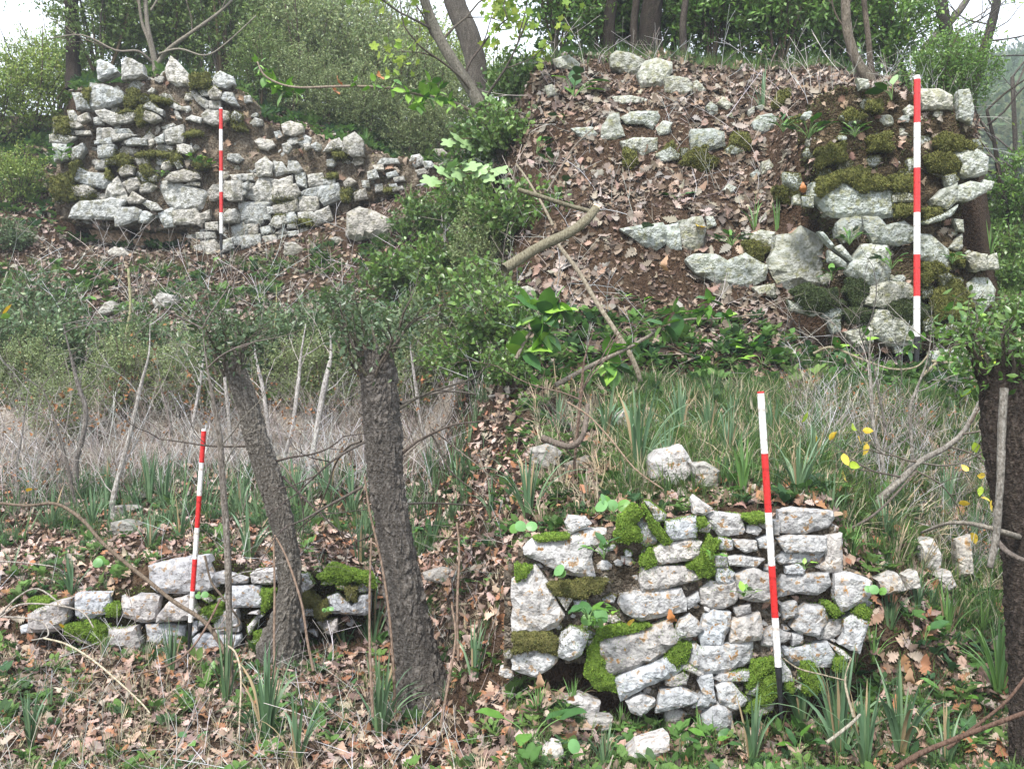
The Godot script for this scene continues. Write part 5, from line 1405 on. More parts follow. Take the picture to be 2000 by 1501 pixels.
	for s in [[1640, 7.1, 0.40, "leafless shrub on the grassy slope above the lichen wall"], [1720, 6.8, 0.43, "leafless shrub behind the leaning sapling with yellow leaves"], [1790, 7.2, 0.45, "leafless shrub at the top of the slope, among yellow leaves"], [1870, 7.0, 0.40, "leafless shrub left of the dark trunk at the right edge"], [1120, 7.0, 0.33, "leafless shrub above the left rocks of the lichen wall"], [1560, 7.3, 0.39, "leafless shrub right of the lichen wall's pole head"], [1910, 6.4, 0.33, "leafless shrub against the dark trunk at the right edge"]]:
		copy_of([t1, t2, t3][k % 3], s[3], ground_at(s[0], s[1]), rr(0, TAU), s[2], "leafless shrubs on the grassy slope")
		k += 1
	var white := Color(0.58, 0.56, 0.55)
	sapling("crooked pale sapling forking at the left of the grey thicket", [[152, 752, 4.1], [167, 800, 4.9], [160, 860, 5.1], [148, 905, 5.4], [150, 1000, 5.7]], 9.0, Color(0.26, 0.24, 0.225))
	sapling("pale sapling bent at its foot behind the two low rocks", [[275, 752, 3.5], [258, 830, 4.3], [245, 880, 4.7], [228, 940, 5.1], [218, 990, 5.7], [222, 1012, 6.1]], 8.5, Color(0.5, 0.48, 0.46))
	sapling("white slender sapling between the two oaks", [[634, 752, 6.1], [620, 830, 5.7], [610, 890, 5.4], [601, 955, 5.4]], 9.6, white)
	sapling("white sapling just right of the leaning oak", [[582, 752, 4.3], [570, 840, 4.1], [556, 890, 4.1]], 10.2, white)
	sapling("pale sapling hugging the leaning oak's upper side", [[512, 752, 4.1], [522, 820, 4.1], [530, 885, 4.1]], 10.4, white)
	sapling("pale sapling at the right end of the grey thicket", [[940, 790, 5.4], [962, 838, 5.7], [975, 880, 5.7], [988, 930, 6.1]], 9.6, white)
	sapling("thin pale sapling at the far left of the thicket", [[40, 860, 2.7], [30, 920, 3.1], [40, 980, 3.2]], 9.3, Color(0.33, 0.31, 0.29))
	sapling("thin leaning sapling left of the ranging pole", [[118, 860, 3.0], [134, 920, 3.5], [143, 970, 3.8], [160, 1000, 4.1]], 8.8, Color(0.2, 0.18, 0.165))
	sapling("pale sapling behind the ranging pole's red head", [[390, 752, 3.2], [376, 830, 3.5], [370, 900, 3.8]], 10.3, white)
	sapling("pale sapling left of the leaning oak's top", [[440, 752, 3.5], [448, 830, 3.8], [452, 920, 4.1]], 10.0, Color(0.5, 0.48, 0.46))
	sapling("pale sapling right of the thick oak", [[812, 752, 3.5], [822, 820, 4.1], [838, 900, 4.1]], 10.3, white)
	sapling("grey knobbly sapling in front of the low wall, between pole and leaning oak", [[412, 760, 3.2], [428, 848, 6], [433, 920, 6.2], [440, 1010, 6.6], [445, 1100, 7], [447, 1200, 6.5], [450, 1365, 6.5]], 6.1, Color(0.27, 0.245, 0.22), 7)
	sapling("pale double stem on the slope right of the lichen wall's pole", [[1702, 762, 3.5], [1706, 830, 4], [1722, 900, 4.2], [1736, 960, 4.6]], 6.6, Color(0.36, 0.34, 0.31))
	sapling("thin grey stem left of the pale double stem", [[1716, 762, 2.2], [1728, 830, 2.4], [1734, 900, 2.6]], 7.0, Color(0.24, 0.22, 0.2))
	sapling("bent grey stem with a crook, left of the dark edge trunk", [[1790, 762, 3], [1778, 800, 3.2], [1780, 850, 3.6], [1784, 910, 3.8], [1786, 960, 4]], 6.8, Color(0.33, 0.31, 0.28))
	sapling("reddish thin stem at the lichen wall's upper left", [[1136, 762, 3.4], [1130, 820, 3.2], [1124, 880, 3], [1120, 938, 3]], 6.2, Color(0.25, 0.18, 0.145))
	var lean := tree("leaning_sapling", "pale sapling leaning right over the slope beside the lichen wall, with yellow leaves", "sapling", [[1925, 765, 4.5], [1888, 835, 5], [1850, 872, 5.5], [1795, 902, 6.2], [1765, 932, 7], [1732, 990, 7.5], [1702, 1045, 8], [1686, 1075, 8]], 6.15, Color(0.33, 0.31, 0.28), false)
	var L := func(px, py): return at(px, py, 6.15) - lean.position
	var en := branch_part(lean, "branches", [[L.call(1850, 872), Vector3(1, -0.25, 0)], [L.call(1795, 902), Vector3(-1, 0.25, 0.2)], [L.call(1765, 932), Vector3(-1, 0.15, 0)], [L.call(1795, 902), Vector3(1, -0.3, 0.2)], [L.call(1888, 835), Vector3(0.6, 1, 0)], [L.call(1870, 850), Vector3(1, 0.4, 0.1)], [L.call(1780, 915), Vector3(1, -0.6, 0.3)]], 0.42, 0.007, 2, Color(0.16, 0.14, 0.12))
	for i in 46:
		var q: Array = en[rng.randi_range(0, en.size() - 1)]
		var lf := part("leaf", shapes.broad, M.soft_leaf if i % 2 else M.yellow_leaf, lean)
		lf.material_override = M.yellow_leaf if i % 4 else M.lime_leaf
		lf.transform = Transform3D(facing(any_dir(-0.3), rr(0, TAU), rr(0.05, 0.085)), q[0] - q[1] * rr(0, 0.1) + any_dir() * 0.03)

# ---------------------------------------------------------------- loose rocks
func loose_rock(label: String, a: Array, tint: Color, m: Material, sunk := 0.03, from := 3.0) -> void:
	var p := outline(a)
	var low := p[0]
	for q in p:
		if q.y > low.y: low = q
	var hit := on_ground(low.x, low.y - 3.0, from)
	var c := middle(p)
	var d := -hit.z
	var o := thing("rock", label, "rock", at(c.x, low.y, d))
	var b := set_block("rock_body", p, d, o, sunk, tint, m, 1.6)
	b.scale.z = 1.3

func build_rocks() -> void:
	var g := Color(0.36, 0.35, 0.335); var w := Color(0.44, 0.425, 0.42); var mossy := Color(0.27, 0.27, 0.22)
	loose_rock("big pale boulder fallen on the slope right of the tall wall", [680, 462, 684, 420, 706, 408, 735, 417, 764, 433, 776, 455, 738, 464, 700, 470], Color(0.42, 0.40, 0.38), M.grey_stone, 0.1, 9)
	loose_rock("squat stone with a mossy top below the tall wall's pole", [556, 494, 558, 474, 576, 474, 595, 487, 593, 500, 561, 502], g, M.grey_stone, 0.03, 9)
	loose_rock("small stone flat in the litter left of the boulder", [644, 466, 657, 463, 670, 469, 660, 478], g, M.grey_stone, 0.03, 9)
	loose_rock("white angular stone in the undergrowth below the tall wall", [300, 588, 314, 573, 327, 575, 342, 578, 346, 588, 326, 600, 308, 606], w, M.grey_stone, 0.05, 9)
	loose_rock("rounded pale stone half sunk beside the pale broken stick", [196, 606, 208, 592, 220, 588, 232, 600, 220, 614, 200, 616], g, M.grey_stone, 0.05, 9)
	loose_rock("white chip in the dead leaves below the hollow", [430, 610, 440, 600, 452, 606, 446, 616], w, M.grey_stone, 0.03, 9)
	loose_rock("flat grey rock with a leaf cap behind the low wall", [222, 988, 240, 986, 265, 986, 275, 991, 240, 1005, 224, 1000], Color(0.30, 0.285, 0.27), M.white_stone, 0.04, 7.2)
	loose_rock("grey mossy rock just below the leaf-capped rock", [217, 1035, 220, 1020, 245, 1015, 272, 1025, 266, 1045, 230, 1048], Color(0.22, 0.215, 0.2), M.white_stone, 0.04, 7.2)
	loose_rock("dark rounded rock under the tuft behind the low wall", [250, 968, 268, 952, 286, 970, 256, 982], Color(0.2, 0.19, 0.18), M.white_stone, 0.04, 7.2)
	loose_rock("pale rock half hidden by grass right of the thick oak", [828, 1118, 860, 1108, 892, 1112, 900, 1126, 866, 1136, 832, 1130], Color(0.30, 0.285, 0.27), M.white_stone, 0.05, 6.0)
	loose_rock("small white rock in the grass beyond the thick oak", [792, 984, 800, 974, 812, 976, 810, 988, 798, 990], w, M.white_stone, 0.04, 7.2)
	loose_rock("grey rock at the left edge above the lichen wall", [1036, 876, 1074, 866, 1094, 882, 1086, 906, 1062, 918, 1042, 906], Color(0.30, 0.29, 0.275), M.white_stone, 0.05, 5.5)
	loose_rock("low brown-grey slab beside the reddish stem", [1104, 906, 1145, 890, 1184, 898, 1188, 918, 1145, 930, 1110, 932], Color(0.22, 0.205, 0.185), M.white_stone, 0.03, 5.5)
	loose_rock("pale upright rock behind the tall tuft above the lichen wall", [1200, 812, 1220, 797, 1236, 815, 1228, 847, 1204, 847], w, M.white_stone, 0.05, 5.5)
	loose_rock("large tilted rock in the tuft at the top of the lichen wall", [1267, 898, 1283, 882, 1326, 870, 1354, 914, 1330, 949, 1307, 949, 1271, 930], w, M.white_stone, 0.06, 5.45)
	loose_rock("mottled rock right of the large tilted rock", [1348, 905, 1376, 902, 1401, 918, 1396, 950, 1362, 954], Color(0.34, 0.33, 0.31), M.white_stone, 0.04, 5.45)
	loose_rock("small pale stone left of the tall tuft on the slope", [1275, 823, 1299, 811, 1307, 831, 1287, 839], w, M.white_stone, 0.03, 5.45)
	loose_rock("white block on the slope right of the lichen wall", [1772, 1076, 1776, 1051, 1803, 1047, 1819, 1075, 1815, 1103, 1784, 1103], Color(0.44, 0.425, 0.405), M.white_stone, 0.14, 5.0)
	loose_rock("tall narrow pale rock right of the white block", [1855, 1052, 1882, 1042, 1884, 1112, 1858, 1118], Color(0.36, 0.34, 0.31), M.white_stone, 0.12, 5.0)
	loose_rock("pale stone against the right corner of the lichen wall", [1702, 1126, 1736, 1112, 1752, 1142, 1710, 1152], Color(0.40, 0.385, 0.365), M.white_stone, 0.12, 5.0)
	loose_rock("slab leaning on the pale corner stone", [1754, 1118, 1774, 1108, 1781, 1138, 1756, 1142], Color(0.42, 0.405, 0.385), M.white_stone, 0.12, 5.0)
	loose_rock("grey stone under the white block on the slope", [1812, 1118, 1838, 1108, 1850, 1134, 1828, 1148], Color(0.36, 0.345, 0.33), M.white_stone, 0.12, 5.0)
	loose_rock("mossy-capped stone in the litter below the lichen wall's left end", [1094, 1370, 1104, 1358, 1130, 1350, 1168, 1364, 1165, 1380, 1140, 1390, 1106, 1380], w, M.white_stone, 0.08, 4.4)
	loose_rock("dark-stained stone under the mossy-capped one", [1128, 1396, 1152, 1390, 1192, 1394, 1186, 1412, 1152, 1422, 1135, 1410], Color(0.3, 0.29, 0.28), M.white_stone, 0.08, 4.4)
	loose_rock("broken pale stone in the grass below the lichen wall's middle", [1220, 1470, 1242, 1450, 1300, 1432, 1302, 1454, 1260, 1480, 1230, 1486], w, M.white_stone, 0.06, 4.2)
	loose_rock("white stone beside the round leaf at the lower left of the lichen wall", [1060, 1462, 1078, 1446, 1096, 1452, 1100, 1470, 1080, 1482], Color(0.5, 0.48, 0.46), M.white_stone, 0.06, 4.2)
	loose_rock("grey rock at the left edge of the litter bank", [1005, 566, 1030, 560, 1056, 570, 1052, 588, 1020, 592], Color(0.33, 0.33, 0.31), M.green_stone, 0.05, 7.5)

# ---------------------------------------------------------------- strap-leaved tufts
func strap(a0: float, a1: float, segs := 7) -> ArrayMesh:            # a leaf one unit long that arches over, pale at its foot
	var st := surface()
	var p := Vector3.ZERO
	var rows := []; var tones := []
	for i in segs + 1:
		var t := float(i) / segs
		var w := 0.021 * (1.0 - pow(t, 3.0)) + 0.001
		var ang := lerpf(a0, a1, t * t)
		var n := Vector3(0, sin(ang), -cos(ang))
		rows.append([p + Vector3(-w, 0, 0) - n * w * 0.5, p, p + Vector3(w, 0, 0) - n * w * 0.5])
		tones.append(Color(1.25, 1.3, 0.7).lerp(Color(1, 1, 1), clampf(t * 3.0, 0, 1)))
		p += Vector3(0, cos(ang), sin(ang)) / segs
	for i in segs:
		for k in 2:
			for v in [[i, k], [i + 1, k], [i + 1, k + 1], [i, k], [i + 1, k + 1], [i, k + 1]]:
				st.set_color(tones[v[0]]); st.add_vertex(rows[v[0]][v[1]])
	return done(st)

func tuft(label: String, px: float, py: float, high: float, n: int, tone: int, from: float, splay := 1.0) -> void:
	var base := on_ground(px, py, from)
	var o := thing("strap_leaved_tuft", label, "grass tuft", base)
	var h := high * -base.z / F
	for i in n:
		var kind := rng.randi_range(0, 5)
		if splay < 0.6: kind = [0, 1, 4, 0, 1, 2][kind]
		var lf := part("leaf", shapes.straps[kind], M.tufts[tone * 3 + i % 3], o)
		var a := rr(0, TAU)
		var r := rr(0.0, 0.03) * h
		lf.transform = Transform3D(Basis(Vector3.UP, a).scaled(Vector3(h * rr(0.85, 1.25), h * rr(0.7, 1.15), h * rr(0.7, 1.0) * (0.5 + splay * 0.5))), Vector3(sin(a) * r, -0.01, cos(a) * r))
		lf.rotate_z(rr(-0.1, 0.1))
		if i % 9 == 8: lf.material_override = M.dry_strap

func build_tufts() -> void:
	shapes.straps = [strap(0.03, 0.22), strap(0.10, 0.42), strap(0.18, 0.85), strap(0.28, 1.5), strap(0.05, 0.1), strap(0.34, 2.3)]
	M.tufts = []
	for c in [Color(0.085, 0.155, 0.08), Color(0.12, 0.19, 0.095), Color(0.07, 0.135, 0.06), Color(0.10, 0.20, 0.05), Color(0.13, 0.24, 0.06), Color(0.085, 0.17, 0.05)]:
		var m := tinted(0.5, Color(0.6, 0.6, 0.6)); m.albedo_color = c.linear_to_srgb()
		M.tufts.append(m)
	M.dry_strap = tinted(0.8); M.dry_strap.albedo_color = Color(0.24, 0.18, 0.10).linear_to_srgb()
	# before and behind the low wall
	tuft("compact tuft before the low wall, under the foot of its pole", 335, 1318, 105, 22, 0, 4.5, 0.5)
	tuft("tall narrow tuft at the foot of the grey knobbly sapling", 440, 1372, 150, 16, 0, 4.5, 0.5)
	tuft("spreading tuft in the lower middle, left of the slender tuft", 520, 1452, 190, 22, 0, 4.2, 0.9)
	tuft("tuft cut by the lower edge, left of centre under the oaks", 580, 1500, 150, 18, 0, 4.0, 0.8)
	tuft("slender tuft between the two oak feet", 618, 1408, 75, 9, 0, 4.5, 0.4)
	tuft("largest tuft, its leaves arching over at the thick oak's foot", 742, 1440, 165, 30, 0, 4.0, 1.3)
	tuft("tuft lying over at the lower left edge", 58, 1462, 120, 16, 0, 4.2, 1.2)
	tuft("small upright tuft on the litter left of the low wall's pole", 98, 1388, 70, 7, 0, 4.5, 0.4)
	tuft("tuft between the low wall and the thick oak", 728, 1262, 130, 24, 0, 5.0, 0.7)
	tuft("tuft before the white stones between the oaks", 672, 1268, 105, 16, 0, 5.0, 0.7)
	tuft("tuft right of the thick oak in open litter", 925, 1338, 130, 12, 0, 4.5, 0.7)
	tuft("bushy tuft on top of the low wall's left end", 140, 1165, 90, 22, 0, 7.0, 1.1)
	tuft("tuft behind the low wall left of the bent sapling", 180, 1030, 85, 14, 0, 7.2, 0.8)
	tuft("tuft left of the leaf-capped rock", 100, 1035, 90, 14, 0, 7.2, 0.8)
	tuft("tall tuft right behind the bent sapling", 210, 985, 95, 14, 0, 7.2, 0.5)
	tuft("tall tuft growing over the dark rounded rock", 292, 985, 110, 15, 0, 7.2, 0.5)
	tuft("tall tuft just right of the dark rounded rock", 320, 983, 100, 12, 0, 7.2, 0.5)
	tuft("tuft in the litter below the dark rounded rock", 292, 1072, 85, 15, 0, 7.2, 0.9)
	tuft("tuft left of the pole behind the low wall's top block", 352, 1052, 95, 13, 0, 7.2, 0.6)
	tuft("tuft between the grey sapling and the leaning oak", 485, 1095, 130, 16, 0, 7.1, 0.6)
	tuft("tuft in the thicket left of the leaning oak", 470, 1000, 95, 12, 0, 7.2, 0.6)
	tuft("broad tuft close right of the leaning oak", 575, 985, 105, 18, 0, 7.2, 0.8)
	tuft("tuft behind the white slender sapling", 640, 980, 105, 18, 0, 7.2, 0.8)
	tuft("tuft left of the thick oak's waist", 688, 1010, 110, 18, 0, 7.2, 0.8)
	tuft("upright tuft in front of the thick oak's left flank", 702, 1098, 110, 14, 0, 7.1, 0.5)
	tuft("broad tuft beyond the thick oak to the right", 840, 940, 90, 20, 0, 7.2, 0.8)
	tuft("second broad tuft beyond the thick oak", 895, 955, 80, 18, 0, 7.2, 0.9)
	tuft("tuft at the far right of the low wall's slope", 960, 1010, 80, 14, 0, 6.5, 0.8)
	tuft("small tuft at the left edge beside the low wall", 22, 1130, 70, 10, 0, 6.9, 0.8)
	tuft("wispy tuft before the low wall's left stones", 200, 1290, 55, 12, 0, 5.0, 1.2)
	# on and round the lichen wall
	tuft("tall tuft at the left edge above the lichen wall", 1032, 1015, 165, 18, 0, 5.4, 0.6)
	tuft("tall tuft before the pale upright rock", 1246, 930, 180, 24, 0, 5.4, 0.7)
	tuft("tuft rising in front of the large tilted rock", 1302, 945, 120, 22, 0, 5.4, 0.8)
	tuft("tuft on the slope above the mottled rock", 1385, 870, 110, 22, 0, 5.4, 0.9)
	tuft("tuft directly left of the lichen wall's pole", 1452, 962, 120, 18, 1, 5.4, 0.8)
	tuft("broad tuft right of the lichen wall's pole", 1560, 968, 125, 24, 0, 5.4, 0.9)
	tuft("tuft behind the top right stone of the lichen wall", 1625, 1000, 85, 16, 0, 5.4, 0.8)
	tuft("grassy light green tuft beside the right corner of the lichen wall", 1662, 1092, 80, 26, 1, 5.3, 1.0)
	tuft("tuft at the lichen wall's right foot beyond the moss", 1738, 1235, 115, 20, 0, 5.0, 0.8)
	tuft("tuft in the litter right of the lichen wall", 1792, 1192, 100, 18, 0, 5.2, 0.8)
	tuft("bright strap tuft left of the dark edge trunk", 1850, 1245, 110, 20, 1, 5.0, 0.9)
	tuft("tall tuft against the dark edge trunk", 1952, 1360, 170, 24, 1, 4.7, 0.6)
	tuft("large tuft below the lichen wall's pole", 1565, 1418, 150, 28, 0, 4.2, 1.1)
	tuft("tuft cut by the lower edge right of the pole's foot", 1640, 1478, 200, 28, 0, 4.2, 1.0)
	tuft("tuft at the lower edge left of the pole's foot", 1470, 1492, 150, 14, 0, 4.2, 1.2)
	tuft("light green tuft below the grey bottom stone", 1368, 1445, 70, 10, 1, 4.3, 0.7)
	tuft("tuft at the lower edge in the right part", 1760, 1480, 180, 22, 0, 4.2, 1.1)
	tuft("tuft on the grassy slope behind the leaning sapling", 1850, 1010, 110, 26, 0, 5.6, 0.9)
	tuft("tuft on the grassy slope left of the leaning sapling's foot", 1640, 930, 85, 20, 0, 5.8, 0.9)
	tuft("tuft on the slope under the yellow leaves", 1760, 985, 80, 20, 0, 5.8, 0.9)
	tuft("tuft high on the slope right of the pole's head", 1600, 850, 70, 20, 0, 6.2, 0.9)
	tuft("tuft high on the slope left of the pole's head", 1430, 830, 70, 20, 0, 6.2, 0.9)
	tuft("small tuft in the lower left litter below the lichen wall", 1072, 1320, 60, 7, 1, 4.6, 0.8)
	for t in [["tall tuft at the top of the slope right of the tall middle tuft", 1330, 865, 130], ["tall tuft at the top of the slope left of the tall middle tuft", 1185, 860, 110], ["tuft on the slope between the tilted rock and the pole", 1425, 905, 110], ["tuft at the slope's top left of the reddish stem", 1090, 850, 90], ["tuft on the slope behind the pole's upper red band", 1510, 860, 100], ["tuft on the slope above the top right stone", 1590, 925, 110], ["tuft right of the leaning sapling's foot", 1730, 1050, 90], ["tuft low on the slope by the dark edge trunk", 1905, 1080, 100], ["tuft between the white block and the edge trunk's limb", 1890, 1140, 90]]:
		tuft(t[0], t[1], t[2], t[3], 20, 0, 5.5, 0.8)
	for t in [["grass tuft in the gap beside the lichen wall's right corner", 1706, 1290, 80], ["low tuft under the lichen wall's right corner stones", 1668, 1325, 70], ["tuft in the hollow under the lichen wall's left stones", 1120, 1385, 70], ["small tuft below the mossy left foot of the lichen wall", 1050, 1395, 70], ["tuft under the lowest left stones of the lichen wall", 1215, 1420, 60]]:
		tuft(t[0], t[1], t[2], t[3], 14, 1, 4.6, 1.0)
	for t in [["strap tuft at the lower edge right of the arching pole tuft", 1690, 1500, 170], ["strap tuft at the lower edge under the reddish branch", 1850, 1500, 140], ["strap tuft at the lower edge left of the broken pale stone", 1180, 1500, 90], ["strap tuft under the lichen wall's lower right corner", 1625, 1395, 110]]:
		tuft(t[0], t[1], t[2], t[3], 18, 0, 4.0, 1.0)
	# on the bank wall
	tuft("tuft of grass on the bank wall left of the pole's top", 1725, 262, 80, 18, 1, 8.9, 1.3)
	tuft("drooping grass on the bank wall behind the pole", 1768, 300, 75, 18, 1, 8.9, 1.4)
	tuft("grass on the right shoulder of the bank wall", 1852, 258, 65, 16, 1, 8.9, 1.2)
	tuft("grass hanging over the wide pale stone at the bank's foot", 1475, 450, 70, 9, 1, 8.6, 1.3)
	tuft("grass hanging before the tall pointed stone", 1518, 455, 75, 9, 1, 8.6, 1.3)
	tuft("long strap leaves right of the small stones high on the bank", 1490, 215, 85, 8, 0, 9.2, 1.0)
	tuft("grass beside the stump at the bank wall's right end", 1935, 500, 70, 16, 1, 9.0, 1.0)
	tuft("green grass on the slope at the right edge", 1975, 470, 70, 18, 1, 9.6, 0.9)
	# about the tall wall
	tuft("grass tuft on the crest of the tall wall behind the spiky stone", 350, 140, 45, 16, 1, 16.6, 1.0)
	tuft("green tuft at the right end of the tall wall's crest", 505, 200, 62, 26, 1, 16.6, 0.9)
	tuft("pale dry tuft beside the big upright stone of the tall wall", 714, 290, 40, 14, 1, 15.9, 1.3)
	tuft("grass spreading left of the brambles by the boulder", 800, 420, 60, 22, 1, 11, 1.3)
	tuft("grass in front of the boulder's right end", 790, 470, 55, 20, 1, 11, 1.3)
	tuft("long grass at the lower right of the ruin's clearing", 800, 680, 110, 14, 0, 10.8, 0.8)

# ---------------------------------------------------------------- branches and leafy sprays
func wand(called: String, label: String, category: String, path: Array, r0: float, r1: float, tint: Color, group := "") -> Node3D:   # path: bearing, sight line, distance
	var first := at(path[0][0], path[0][1], path[0][2])
	var o := thing(called, label, category, first, group)
	var pts := []
	for p in path: pts.append(at(p[0], p[1], p[2]) - first)
	var st := surface()
	tube(st, curve(pts, 6), r0, r1, 8, tint, 0.14)
	part("stem", done(st), M.wood, o)
	o.set_meta("line", 0); o.remove_meta("line")
	return o

func leaf_on(o: Node3D, px: float, py: float, d: float, len_px: float, turn: float, m: Material, mesh: Mesh, tip_to_us := 0.3) -> void:
	var dir := Vector3(sin(turn), cos(turn), tip_to_us + rr(-0.3, 0.3))
	var lf := part("leaf", mesh, m, o)
	lf.transform = Transform3D(facing(dir, rr(-0.9, 0.9), len_px * d / F), at(px, py, d) - o.position)

func whorl(o: Node3D, px: float, py: float, d: float, n: int, len_px: float, m: Array, mesh: Mesh) -> void:
	for i in n: leaf_on(o, px + rr(-6, 6), py + rr(-6, 6), d, len_px * rr(0.7, 1.15), TAU * i / n + rr(-0.4, 0.4), m[i % m.size()], mesh)

func build_sprays() -> void:
	var leaf_mats := [M.fresh_leaf, M.bright_leaf, M.deep_leaf]
	# the ruin's clearing
	var a := wand("leafy_branch", "long thin branch reaching left across the clearing with tufts of bright leaves", "branch", [[985, 262, 12.9], [930, 222, 12.6], [868, 194, 12.4], [820, 184, 12.3], [760, 172, 12.2], [680, 168, 12.1], [575, 170, 12.0], [520, 150, 12.0], [502, 120, 12.0]], 0.024, 0.009, Color(0.3, 0.25, 0.2))
	for s in [[506, 125, 6, 26], [522, 148, 7, 30], [540, 162, 9, 34], [556, 176, 9, 38], [572, 180, 6, 34], [690, 165, 3, 24], [728, 165, 4, 28], [760, 172, 4, 26], [795, 182, 6, 34], [830, 188, 9, 38], [838, 160, 6, 38], [820, 205, 8, 36], [855, 180, 7, 34], [880, 200, 5, 30], [765, 150, 3, 26]]:
		whorl(a, s[0], s[1], 12.1, s[2], s[3] * 0.75, [M.bright_leaf, M.fresh_leaf, M.bright_leaf], shapes.broad)
	for s in [[655, 178], [660, 160], [742, 150]]: leaf_on(a, s[0], s[1], 12.1, 26, 2.6, M.rust_leaf, shapes.oak[0])
	var mp := wand("maple_spray", "low spray of pale palmate leaves hanging in from the mound's edge", "branch", [[990, 330, 11.2], [950, 335, 11.1], [905, 340, 11.0], [850, 345, 10.9]], 0.012, 0.005, Color(0.2, 0.16, 0.12))
	for s in [[842, 350, 24], [866, 332, 22], [880, 322, 20], [895, 338, 18], [920, 322, 22], [938, 330, 20], [955, 345, 18], [975, 330, 20], [900, 318, 16], [985, 350, 20]]: leaf_on(mp, s[0], s[1], 10.9, s[2], rr(2.0, 4.4), M.pale_leaf, shapes.maple, 0.8)
	var mp2 := wand("maple_spray", "upper spray of palmate leaves in front of the leaning trunks", "branch", [[992, 268, 12.3], [960, 275, 12.0], [925, 270, 11.9], [880, 272, 11.8]], 0.012, 0.005, Color(0.2, 0.16, 0.12))
	for s in [[876, 276, 18], [896, 268, 20], [912, 280, 18], [935, 262, 20], [950, 282, 20], [968, 260, 22], [980, 240, 22], [940, 200, 20], [958, 190, 20], [975, 205, 18], [985, 280, 22]]: leaf_on(mp2, s[0], s[1], 11.8, s[2], rr(2.0, 4.4), M.pale_leaf, shapes.maple, 0.8)
	var g0 := on_ground(250, 738, 11.0)
	wand("dead_stick", "pale snapped stick standing upright in the low shrubs", "stick", [[250, 742, 11.55], [246, 660, 11.6], [254, 600, 11.65], [250, 524, 11.7]], 0.017, 0.014, Color(0.34, 0.33, 0.2))
	wand("dead_stick", "thin bent dead twig right of the snapped stick", "stick", [[286, 738, 11.5], [275, 680, 11.5], [256, 640, 11.6]], 0.009, 0.007, Color(0.3, 0.28, 0.2))
	wand("dead_stick", "long dry stem arching out of the low shrubs at left", "stick", [[62, 702, 11.4], [100, 690, 11.4], [150, 680, 11.4]], 0.012, 0.006, Color(0.22, 0.27, 0.14))
	wand("dead_stick", "dry stem slanting across the shrubs under the tall wall's pole", "stick", [[485, 706, 11.4], [420, 680, 11.5], [370, 650, 11.6]], 0.008, 0.005, Color(0.18, 0.2, 0.13))
	wand("dead_stick", "thin upright stem right of the centre of the low shrubs", "stick", [[508, 740, 11.5], [535, 640, 11.7], [540, 560, 11.9]], 0.007, 0.004, Color(0.3, 0.3, 0.15))
	wand("dead_stick", "thin stem in the shrubs below the boulder", "stick", [[668, 740, 11.5], [684, 660, 11.6], [690, 600, 11.7]], 0.007, 0.004, Color(0.22, 0.25, 0.12))
	var lb := wand("leaf_sprig", "lone bright leaves poking in at the far left edge", "sprig", [[-30, 640, 11.0], [-5, 625, 11.0], [10, 612, 11.0]], 0.006, 0.004, Color(0.2, 0.25, 0.08))
	leaf_on(lb, 6, 616, 11.0, 32, 0.6, M.yellow_leaf, shapes.long_leaf); leaf_on(lb, 2, 622, 11.0, 36, 1.2, M.bright_leaf, shapes.long_leaf)
	# the litter bank
	var cut := wand("cut_branch", "thick pale cut branch with a fresh white end at the left of the litter bank", "branch", [[985, 525, 8.0], [1050, 484, 8.15], [1110, 455, 8.3], [1145, 430, 8.4], [1163, 408, 8.5]], 0.042, 0.036, Color(0.21, 0.195, 0.14))
	var s1 := surface()
	tube(s1, curve([at(1150, 412, 8.48) - cut.position, at(1100, 398, 8.4) - cut.position, at(1060, 385, 8.35) - cut.position, at(1012, 370, 8.3) - cut.position], 5), 0.02, 0.017, 8, Color(0.21, 0.195, 0.14), 0.2)
	part("side_branch", done(s1), M.wood, cut)
	var cp := CylinderMesh.new(); cp.top_radius = 0.032; cp.bottom_radius = 0.0355; cp.height = 0.02; cp.radial_segments = 12
	var face := part("cut_face", cp, M.cut_wood, cut)
	face.transform = Transform3D(Basis(Quaternion(Vector3.UP, (at(1163, 408, 8.5) - at(1145, 430, 8.4)).normalized())), at(1164, 406, 8.5) - cut.position)
	wand("long_stem", "long thin grey stem slanting down across the litter bank", "stem", [[1090, 478, 8.2], [1130, 530, 8.1], [1165, 590, 8.0], [1205, 650, 7.9], [1235, 700, 7.85], [1252, 745, 7.85]], 0.017, 0.020, Color(0.29, 0.255, 0.2))
	wand("long_stem", "thin stem rising from the cut branch at the bank's left edge", "stem", [[1080, 440, 8.2], [1060, 400, 8.3], [1030, 350, 8.5], [1008, 320, 8.6]], 0.012, 0.008, Color(0.28, 0.25, 0.19))
	wand("long_stem", "bare twig crossing the bank below the mid row of stones", "stem", [[1068, 375, 8.8], [1100, 320, 9.3], [1125, 282, 9.7], [1160, 250, 10.0]], 0.009, 0.006, Color(0.2, 0.17, 0.14))
	var sp := wand("leafy_branch", "branch with rosettes of fresh leaves slanting across the bank's foot", "branch", [[1085, 752, 7.5], [1150, 716, 7.55], [1215, 685, 7.6], [1280, 650, 7.7], [1335, 625, 7.75], [1400, 622, 7.8], [1490, 613, 7.85]], 0.019, 0.005, Color(0.23, 0.2, 0.17))
	for s in [[1298, 640, 6, 44], [1316, 612, 4, 42], [1372, 615, 7, 26], [1388, 590, 6, 28], [1420, 618, 7, 26], [1185, 700, 7, 46], [1200, 720, 6, 44], [1225, 680, 5, 36], [1160, 725, 5, 40]]:
		whorl(sp, s[0], s[1], 7.65, s[2], s[3], leaf_mats, shapes.broad)
